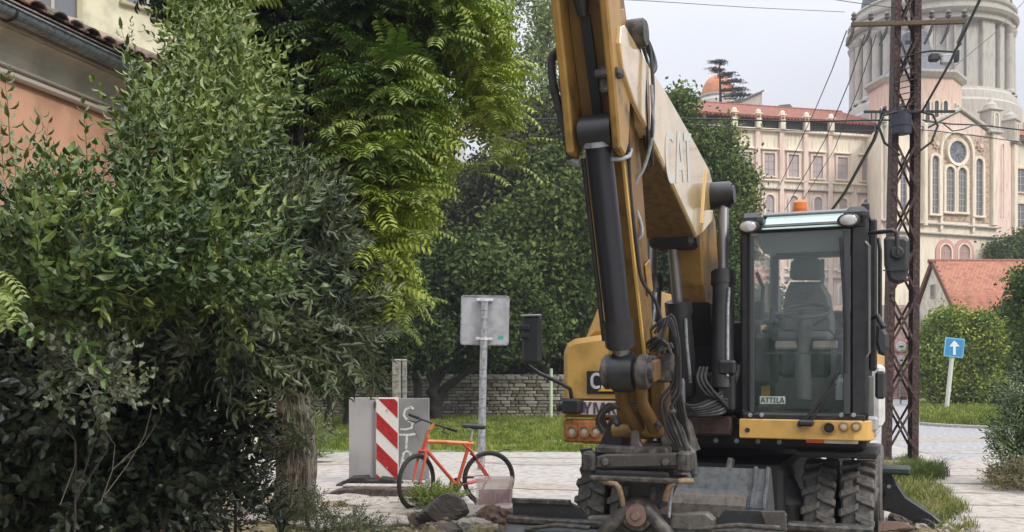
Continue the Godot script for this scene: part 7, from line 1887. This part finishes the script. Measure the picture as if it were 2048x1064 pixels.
	var big := [
		E(570, 170, 9.9, 150, 150, 1.0, -1, -0.5), E(600, 250, 10.9, 90, 90, 0.6, 2.5, -0.5), E(480, 60, 9.2, 80, 90, 0.7, -1, -0.15), E(600, 320, 10.0, 110, 80, 0.8, -1, -0.5), E(690, 110, 9.4, 150, 120, 1.0, -1, -0.4), E(790, 40, 9.4, 120, 90, 0.9, -1, -0.15),  # tone offsets paint the shaded crown middle dark and its lit right side bright
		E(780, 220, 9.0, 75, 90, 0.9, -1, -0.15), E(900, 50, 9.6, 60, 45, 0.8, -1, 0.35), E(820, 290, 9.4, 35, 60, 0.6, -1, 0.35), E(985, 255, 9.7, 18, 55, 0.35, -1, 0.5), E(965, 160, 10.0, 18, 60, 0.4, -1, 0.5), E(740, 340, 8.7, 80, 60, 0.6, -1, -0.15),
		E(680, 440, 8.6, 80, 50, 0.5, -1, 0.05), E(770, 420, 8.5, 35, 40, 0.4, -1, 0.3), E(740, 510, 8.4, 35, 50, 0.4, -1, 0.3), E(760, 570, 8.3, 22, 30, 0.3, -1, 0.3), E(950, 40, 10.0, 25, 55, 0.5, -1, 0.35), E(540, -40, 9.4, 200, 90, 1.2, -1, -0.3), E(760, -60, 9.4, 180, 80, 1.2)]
	limbs(ft, "inner_stem", base, fk, big, 0.13, M.bark, 120, "inner_stem")
	var tb := MB.new()
	var nz := FastNoiseLite.new()
	nz.seed = 8; nz.frequency = 1.0; nz.fractal_octaves = 3
	var sk := func(a: float, h: float) -> Vector3:
		var hk := h / 3.1
		var c := base.lerp(fk, hk) + Vector3(0.07 * sin(h * 2.1), 0, 0.05 * sin(h * 1.7 + 1.0))
		var q := Vector3(cos(a), 0, sin(a))
		var rad := 0.185 + 0.09 * exp(-h * 3.0) - 0.03 * hk + 0.05 * nz.get_noise_3dv(Vector3(q.x * 1.2, h * 0.9, q.z * 1.2)) + 0.022 * nz.get_noise_3dv(Vector3(q.x * 7, h * 0.8, q.z * 7)) + 0.015 * absf(sin(a * 9.0 + 2.0 * sin(h * 2.0)))
		return c + q * rad
	for j in 60:
		for i in 48:
			var a0 := TAU * i / 48
			var a1 := TAU * (i + 1) / 48
			var h0 := j * 0.052
			var h1 := (j + 1) * 0.052
			var m := Vector3(cos(a0), 0, sin(a0))
			tb.qo(sk.call(a0, h0), sk.call(a1, h0), sk.call(a1, h1), sk.call(a0, h1), m)
	obj("trunk", tb, M.bark, ft)
	obj("burl", rock(121, 20, 0.3), M.bark, ft, Transform3D(Basis().scaled(Vector3(0.17, 0.2, 0.15)), Vector3(-2.62, 0.9, -11.06)))
	obj("branch_scar", rock(122, 16, 0.3), M.bark, ft, Transform3D(Basis().scaled(Vector3(0.1, 0.08, 0.1)), Vector3(-2.42, 1.2, -11.08)))
	var pm := []
	for i in 4: pm.append(pinnate(130 + i, 0.42, 9, 0.115, 0.032, M.leaf_soft))
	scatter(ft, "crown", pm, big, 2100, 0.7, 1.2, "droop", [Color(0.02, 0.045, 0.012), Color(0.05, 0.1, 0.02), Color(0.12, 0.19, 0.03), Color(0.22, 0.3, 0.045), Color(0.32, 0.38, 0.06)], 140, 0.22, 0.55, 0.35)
	# single fronds that hang clear of the crown
	r.seed = 44
	for q in [[960, 350, 8.8], [1000, 330, 9.0], [830, 470, 8.2], [840, 380, 8.3], [820, 610, 8.2], [790, 650, 8.1], [730, 250, 8.2], [650, 260, 8.3], [560, 240, 8.5], [800, 130, 8.3], [880, 80, 8.6], [980, 190, 9.2], [1020, 300, 9.4], [700, 380, 8.0], [690, 520, 8.0], [610, 200, 8.4], [780, 300, 8.0]]:
		var o := obj("frond", pinnate(200 + int(q[0]), 0.45, 10, 0.115, 0.032, M.frond, 3), null, ft, Transform3D(Basis(Vector3.UP, r.randfn() * 0.6 + 0.4).scaled_local(Vector3.ONE * r.randf_range(0.8, 1.1)), P(q[0], q[1], q[2])))

# ---------------------------------------------------------------- shrubs and low plants
func shrubs() -> void:
	var r := RandomNumberGenerator.new()
	r.seed = 61
	var lm: StandardMaterial3D = M.leaf
	# privet-like shrub by the left edge, glossy upright shoots
	var s := thing("privet_shrub", "large glossy-leaved shrub with upright shoots in front of the orange house", "shrub")
	var bl := [E(50, 500, 5.2, 80, 70, 0.35, -1, 0.15), E(170, 510, 5.4, 90, 60, 0.4, -1, 0.1), E(310, 480, 5.9, 80, 90, 0.4, -1, 0.1), E(320, 340, 6.2, 45, 90, 0.3, -1, 0.2), E(430, 400, 6.6, 80, 120, 0.4, -1, 0.2), E(90, 590, 5.2, 130, 60, 0.4, -1, -0.1),
		E(280, 590, 5.6, 140, 70, 0.5, -1, -0.1), E(430, 540, 6.2, 110, 80, 0.4, -1, 0.0), E(405, 250, 6.8, 45, 80, 0.35, -1, 0.25), E(480, 280, 7.2, 50, 110, 0.4, -1, 0.2), E(430, 130, 7.4, 55, 70, 0.4, -1, 0.6), [Vector3(-3.4, 1.1, -2.2), Vector3(0.9, 1.2, 1.5), 1.2, 0.0], [Vector3(-2.7, 1.1, 0.9), Vector3(0.9, 1.2, 1.4), 1.2, 0.0]]  # last two blobs: unseen hedge beside the camera, added to block light
	limbs(s, "stem", Vector3(-3.3, 0, -7.4), Vector3(-3.3, 0.7, -7.4), bl, 0.016, M.twig, 62, "stem")
	var sh := []
	for i in 5: sh.append(shoot(300 + i, 0.3 + 0.03 * i, 8, [0.078, 0.09, 0.06, 0.085, 0.07][i], [0.032, 0.036, 0.027, 0.029, 0.036][i], lm))
	var tones := [Color(0.02, 0.045, 0.013), Color(0.038, 0.08, 0.018), Color(0.078, 0.135, 0.028), Color(0.16, 0.225, 0.045)]
	scatter(s, "foliage", sh, bl, 1900, 0.6, 1.4, "up", tones, 63, 0.1, 1.0, 0.4)
	# shoots that stand clear above it, each by itself
	for q in [[270, 40, 5.6, 250], [262, 120, 5.6, 150], [20, 130, 4.6, 160], [42, 230, 4.7, 140], [118, 275, 4.9, 100], [85, 250, 5.0, 90], [175, 215, 5.0, 110], [92, 330, 4.8, 90], [205, 280, 5.2, 100], [150, 330, 4.9, 80], [335, 60, 6.2, 150], [385, 30, 6.6, 160], [415, 70, 6.4, 130], [480, 150, 6.0, 120], [452, 210, 6.0, 100], [500, 260, 6.0, 90], [365, 130, 6.0, 120], [310, 170, 5.8, 110], [240, 190, 5.6, 120], [345, 210, 5.6, 110], [425, 280, 5.8, 100], [130, 380, 4.7, 90], [30, 350, 4.5, 110], [230, 350, 5.0, 100], [280, 300, 5.3, 90], [540, 330, 6.4, 90], [470, 360, 5.9, 90], [60, 300, 4.8, 90], [8, 240, 4.6, 110], [200, 420, 4.8, 90]]:
		var ht: float = q[3] * q[2] / F
		var p := P(q[0], q[1] + q[3], q[2])
		var n := 0
		while ht > 0.05 and n < 4:
			obj("leafy_shoot", [M.shoot_a, M.shoot_b, M.shoot_c][r.randi() % 3], null, s, Transform3D(Basis(Vector3.UP, r.randf() * TAU).rotated(Vector3.BACK, r.randfn() * 0.1).scaled_local(Vector3.ONE * minf(1.0, ht / 0.34)), p))
			p += Vector3(r.randfn() * 0.01, 0.28, r.randfn() * 0.01)
			ht -= 0.28
			n += 1
	# narrow grey-green leaved shrub in front of the trunk
	var w := thing("willow_leaf_shrub", "shrub with long narrow grey green leaves spilling in front of the knotted trunk", "shrub")
	var wl := [E(540, 480, 7.6, 80, 70, 0.5), E(630, 520, 7.9, 55, 60, 0.4), E(490, 600, 7.4, 100, 70, 0.5), E(610, 620, 7.8, 70, 70, 0.5), E(675, 665, 8.0, 35, 55, 0.35), E(560, 690, 7.6, 70, 30, 0.4, -1, 0.1), E(430, 680, 7.0, 90, 50, 0.5, -1, -0.2), E(560, 410, 7.8, 60, 50, 0.4, -1, 0.1)]
	limbs(w, "stem", Vector3(-2.35, 0, -8.5), Vector3(-2.35, 0.8, -8.5), wl, 0.016, M.twig, 64, "stem")
	var ws := []
	for i in 4: ws.append(shoot(320 + i, 0.4, 8, 0.13, 0.027, M.leaf_grey))
	scatter(w, "foliage", ws, wl, 1200, 0.7, 1.2, "any", [Color(0.035, 0.055, 0.028), Color(0.06, 0.085, 0.045), Color(0.1, 0.13, 0.07), Color(0.15, 0.185, 0.1)], 65, 0.1, 0.9, 0.4)
	for q in [[650, 720, 7.0], [700, 700, 7.2], [600, 690, 7.0], [740, 680, 7.4], [720, 740, 7.4], [560, 660, 6.8], [660, 640, 7.0], [500, 640, 6.6], [620, 580, 7.0], [700, 560, 7.3], [560, 560, 6.8], [640, 460, 7.2], [720, 480, 7.6], [580, 770, 7.0], [610, 800, 7.0], [680, 780, 7.4], [750, 720, 7.6], [520, 720, 6.6]]:
		var m2 = [M.wshoot_a, M.wshoot_b][r.randi() % 2]
		obj("leafy_shoot", m2, null, w, Transform3D(Basis(Quaternion(Vector3.UP, Vector3(r.randfn() * 0.6 + 0.3, r.randfn() * 0.5 - 0.2, 0.8).normalized())), P(q[0], q[1], q[2])))
	# deep shaded undergrowth behind the two shrubs
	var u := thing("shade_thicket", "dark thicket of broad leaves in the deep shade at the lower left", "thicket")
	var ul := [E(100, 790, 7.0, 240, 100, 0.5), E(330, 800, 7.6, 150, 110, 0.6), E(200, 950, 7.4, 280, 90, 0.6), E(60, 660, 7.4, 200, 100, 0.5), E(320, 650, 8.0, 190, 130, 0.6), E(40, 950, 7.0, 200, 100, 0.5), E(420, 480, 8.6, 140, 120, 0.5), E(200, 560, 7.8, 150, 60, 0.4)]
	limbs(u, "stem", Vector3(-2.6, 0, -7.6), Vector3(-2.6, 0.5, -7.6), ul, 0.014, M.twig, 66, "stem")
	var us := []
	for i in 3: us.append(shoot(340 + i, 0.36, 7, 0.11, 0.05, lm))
	scatter(u, "foliage", us, ul, 2600, 0.8, 1.3, "any", [Color(0.01, 0.018, 0.008), Color(0.016, 0.027, 0.012), Color(0.03, 0.046, 0.022)], 67, 0.0, 0.8, 0.2)  # leaf colours darkened to carry the deep shade
	# pale rose-like plant, fern frond plant, bare stems
	var ro := thing("rose_bush", "low rose bush with pale grey green leaflets in front of the dark thicket", "bush")
	var rl := [E(180, 730, 5.2, 70, 50, 0.25), E(100, 760, 5.0, 50, 40, 0.2), E(240, 790, 5.4, 40, 30, 0.2)]
	limbs(ro, "stem", P(150, 1250, 5.2), P(150, 1000, 5.2), rl, 0.008, M.twig, 68, "stem")
	var rs := []
	for i in 3: rs.append(shoot(360 + i, 0.16, 4, 0.055, 0.034, M.leaf_grey))
	scatter(ro, "foliage", rs, rl, 75, 0.7, 1.2, "up", [Color(0.06, 0.08, 0.05), Color(0.12, 0.15, 0.1), Color(0.2, 0.23, 0.17)], 69, 0.1, 1.5, 0.2)
	var fe := thing("fern_sapling", "bright green feather-leaved sapling at the left edge", "sapling")
	obj("stem", MB.new().tube([P(-90, 1250, 4.4), P(-70, 900, 4.4), P(-40, 620, 4.4)], [0.02, 0.014, 0.006], 6), M.twig, fe)
	for q in [[-30, 570, 0.7], [-20, 610, 0.2], [0, 650, 0.5], [-40, 680, 0.3], [-20, 540, 0.9], [-60, 640, 0.6]]:
		obj("frond", pinnate(400 + int(q[1]), 0.3, 9, 0.06, 0.02, M.frond, 1), null, fe, Transform3D(Basis(Vector3.UP, float(q[2]) + 0.4), P(q[0], q[1], 4.4)))
	var dry := thing("bare_stems", "pale bare branching stems in the lower left undergrowth", "twigs")
	var pale := mt(Color(0.13, 0.12, 0.09), 0.9)
	for q in [[[210, 990], [255, 930], [290, 870], [305, 810]], [[200, 1010], [225, 940], [230, 890], [190, 830]], [[225, 940], [262, 905], [285, 890], [312, 850]], [[120, 1010], [150, 930], [150, 880], [120, 850]]]:
		var pts := []
		for p in q: pts.append(P(p[0], p[1], 5.4 + p[0] * 0.0015))
		obj("twig", MB.new().tube(pts, [0.003, 0.0025, 0.002, 0.001] if pts.size() == 4 else [0.004, 0.003, 0.001], 5), pale, dry)
	# strap-leaved plant at the foot of the trunk
	var y := thing("yucca", "spiky strap-leaved plant at the foot of the knotted trunk", "plant")
	y.position = Vector3(-2.15, 0, -9.3)
	for i in 16:
		var a := TAU * i / 16.0 + r.randfn() * 0.2
		var b := MB.new()
		b.col = Color(1, 1, 1) * r.randf_range(0.7, 1.2)
		var dir := Vector3(cos(a), r.randf_range(0.5, 1.6), sin(a)).normalized()
		b.blade(Vector3(0, 0.15, 0), dir, dir.cross(Vector3.UP).normalized(), r.randf_range(0.38, 0.55), 0.035, 0.5, 0.2, 0.3)
		obj("strap_leaf", b, M.strap, y)
	# small plants round the trunk, bright weed by the bicycle
	small_bush("trunk_shoot", "leafy green sucker growing against the right side of the knotted trunk", "sapling", [E(612, 872, 11.0, 26, 30, 0.14), E(602, 900, 11.0, 20, 30, 0.14)], 40, 0.6, sh, [Color(0.06, 0.09, 0.03), Color(0.12, 0.16, 0.05)], 71)
	small_bush("lawn_weed", "leafy weed standing at the near edge of the far lawn beside the trunk", "weed", [E(640, 880, 19.5, 22, 32, 0.25)], 60, 0.9, sh, [Color(0.08, 0.13, 0.025), Color(0.15, 0.2, 0.04)], 72)
	small_bush("bright_weed", "bright green low weed growing under the bicycle between its wheels", "weed", [E(868, 996, 12.0, 42, 9, 0.2, -1, 0.25), E(896, 998, 11.9, 26, 7, 0.15, -1, 0.1), E(842, 1000, 12.0, 18, 7, 0.15)], 240, 0.45, sh, [Color(0.08, 0.14, 0.016), Color(0.16, 0.24, 0.03), Color(0.24, 0.31, 0.05)], 73)
	small_bush("low_weed", "low grey green weed patch on the broken paving at the bottom left", "weed", [E(650, 1050, 9.6, 90, 26, 0.5), E(600, 1020, 9.8, 50, 36, 0.3), E(720, 1062, 9.6, 60, 16, 0.4)], 300, 0.42, sh, [Color(0.05, 0.07, 0.03), Color(0.1, 0.13, 0.05), Color(0.17, 0.2, 0.09)], 74)
	small_bush("ivy_patch", "dark leafy ground ivy at the foot of the trunk's left side", "ivy", [E(450, 1000, 9.4, 120, 60, 0.5), E(480, 900, 9.8, 70, 90, 0.4), E(500, 800, 10.2, 50, 80, 0.3)], 500, 0.7, sh, [Color(0.022, 0.036, 0.014), Color(0.045, 0.065, 0.025), Color(0.08, 0.1, 0.04)], 75)
	# right foreground
	small_bush("path_shrub", "green long-leaved shrub overhanging the right edge of the footpath", "shrub", [E(2040, 850, 14.5, 36, 50, 0.4), E(2055, 900, 14.5, 44, 60, 0.4), E(2030, 905, 14.3, 26, 36, 0.3), E(2065, 800, 14.6, 40, 50, 0.4)], 330, 0.9, ws, [Color(0.03, 0.06, 0.018), Color(0.06, 0.105, 0.03), Color(0.11, 0.16, 0.045)], 76)
	small_bush("dry_weed", "brownish dry weed clump at the foot of the right hand shrub", "weed", [E(2015, 955, 13.9, 34, 22, 0.3), E(2050, 965, 13.7, 36, 26, 0.3)], 160, 0.6, ws, [Color(0.08, 0.09, 0.03), Color(0.15, 0.13, 0.06), Color(0.2, 0.18, 0.08)], 77)
	var tm := [tuft(500, 0.36, 46, 0.12, M.leaf_far, 0.006), tuft(501, 0.3, 46, 0.12, M.leaf_far, 0.006)]
	var tf := thing("grass_tussock", "dark green grass tussock beside the mast foot on the edge of the footpath", "grass tuft")
	var xs := [[], []]
	var cs := [[], []]
	for i in 46:
		var p := G(1838 + r.randfn() * 24, 962 + r.randfn() * 5)
		xs[i % 2].append(Transform3D(Basis(Vector3.UP, r.randf() * TAU), p)); cs[i % 2].append(Color(0.05, 0.085, 0.022).lerp(Color(0.11, 0.16, 0.045), r.randf()))
	for k in 2: multi(tf, "blades", tm[k], xs[k], cs[k])
func small_bush(called: String, label: String, cat: String, bl: Array, count: int, size: float, meshes: Array, tones: Array, sd: int) -> void:
	var t := thing(called, label, cat)
	var c: Vector3 = bl[0][0]
	obj("stem", MB.new().tube([Vector3(c.x, 0, c.z), c], [0.012, 0.004], 5), M.twig, t)
	scatter(t, "foliage", meshes, bl, count, size * 0.7, size * 1.2, "up", tones, sd, 0.0, 1.5, 0.1)

func ground_plants() -> void:
	var lw := [tuft(600, 0.11, 30, 0.16, M.leaf_far, 0.006), tuft(601, 0.15, 26, 0.16, M.leaf_far, 0.006), tuft(602, 0.08, 34, 0.2, M.leaf_far, 0.006)]
	var gt := [Color(0.085, 0.125, 0.022), Color(0.14, 0.19, 0.034), Color(0.2, 0.255, 0.05), Color(0.28, 0.3, 0.08)]
	grass("lawn_grass", [Vector3(-9, 0, -20.7), Vector3(2.0, 0, -20.8), Vector3(5.0, 0, -24), Vector3(5.0, 0, -36), Vector3(-9, 0, -36)], 22.0, lw, 0.8, 1.4, gt, 80)
	grass("lawn_grass", [G(1846, 846), G(1882, 849), G(1962, 853), G(2060, 856), Vector3(27, 0, -58), Vector3(19, 0, -48), G(1842, 812)], 9.0, lw, 1.2, 2.2, gt, 81)
	var vg := [tuft(610, 0.12, 26, 0.1, M.leaf_far, 0.004), tuft(611, 0.17, 22, 0.1, M.leaf_far, 0.004)]
	grass("verge_grass", [G(1745, 925), G(1830, 922), G(1880, 945), G(1850, 965), G(1890, 985), G(1915, 1010), G(1945, 1064), G(1935, 1090), G(1830, 1090), G(1800, 1020), G(1745, 1000)], 130.0, vg, 0.7, 1.3, [Color(0.08, 0.1, 0.022), Color(0.14, 0.17, 0.04), Color(0.22, 0.23, 0.08), Color(0.28, 0.26, 0.12)], 82)
	grass("verge_grass", [G(1975, 950), G(2060, 960), G(2060, 985), G(1990, 972)], 130.0, vg, 0.8, 1.4, [Color(0.08, 0.1, 0.03), Color(0.18, 0.17, 0.07)], 83)
	grass("paving_grass", [G(590, 1000), G(760, 985), G(900, 1008), G(850, 1045), G(780, 1090), G(540, 1090)], 34.0, vg, 0.3, 0.7, [Color(0.1, 0.12, 0.04), Color(0.17, 0.18, 0.07), Color(0.25, 0.24, 0.12)], 84)
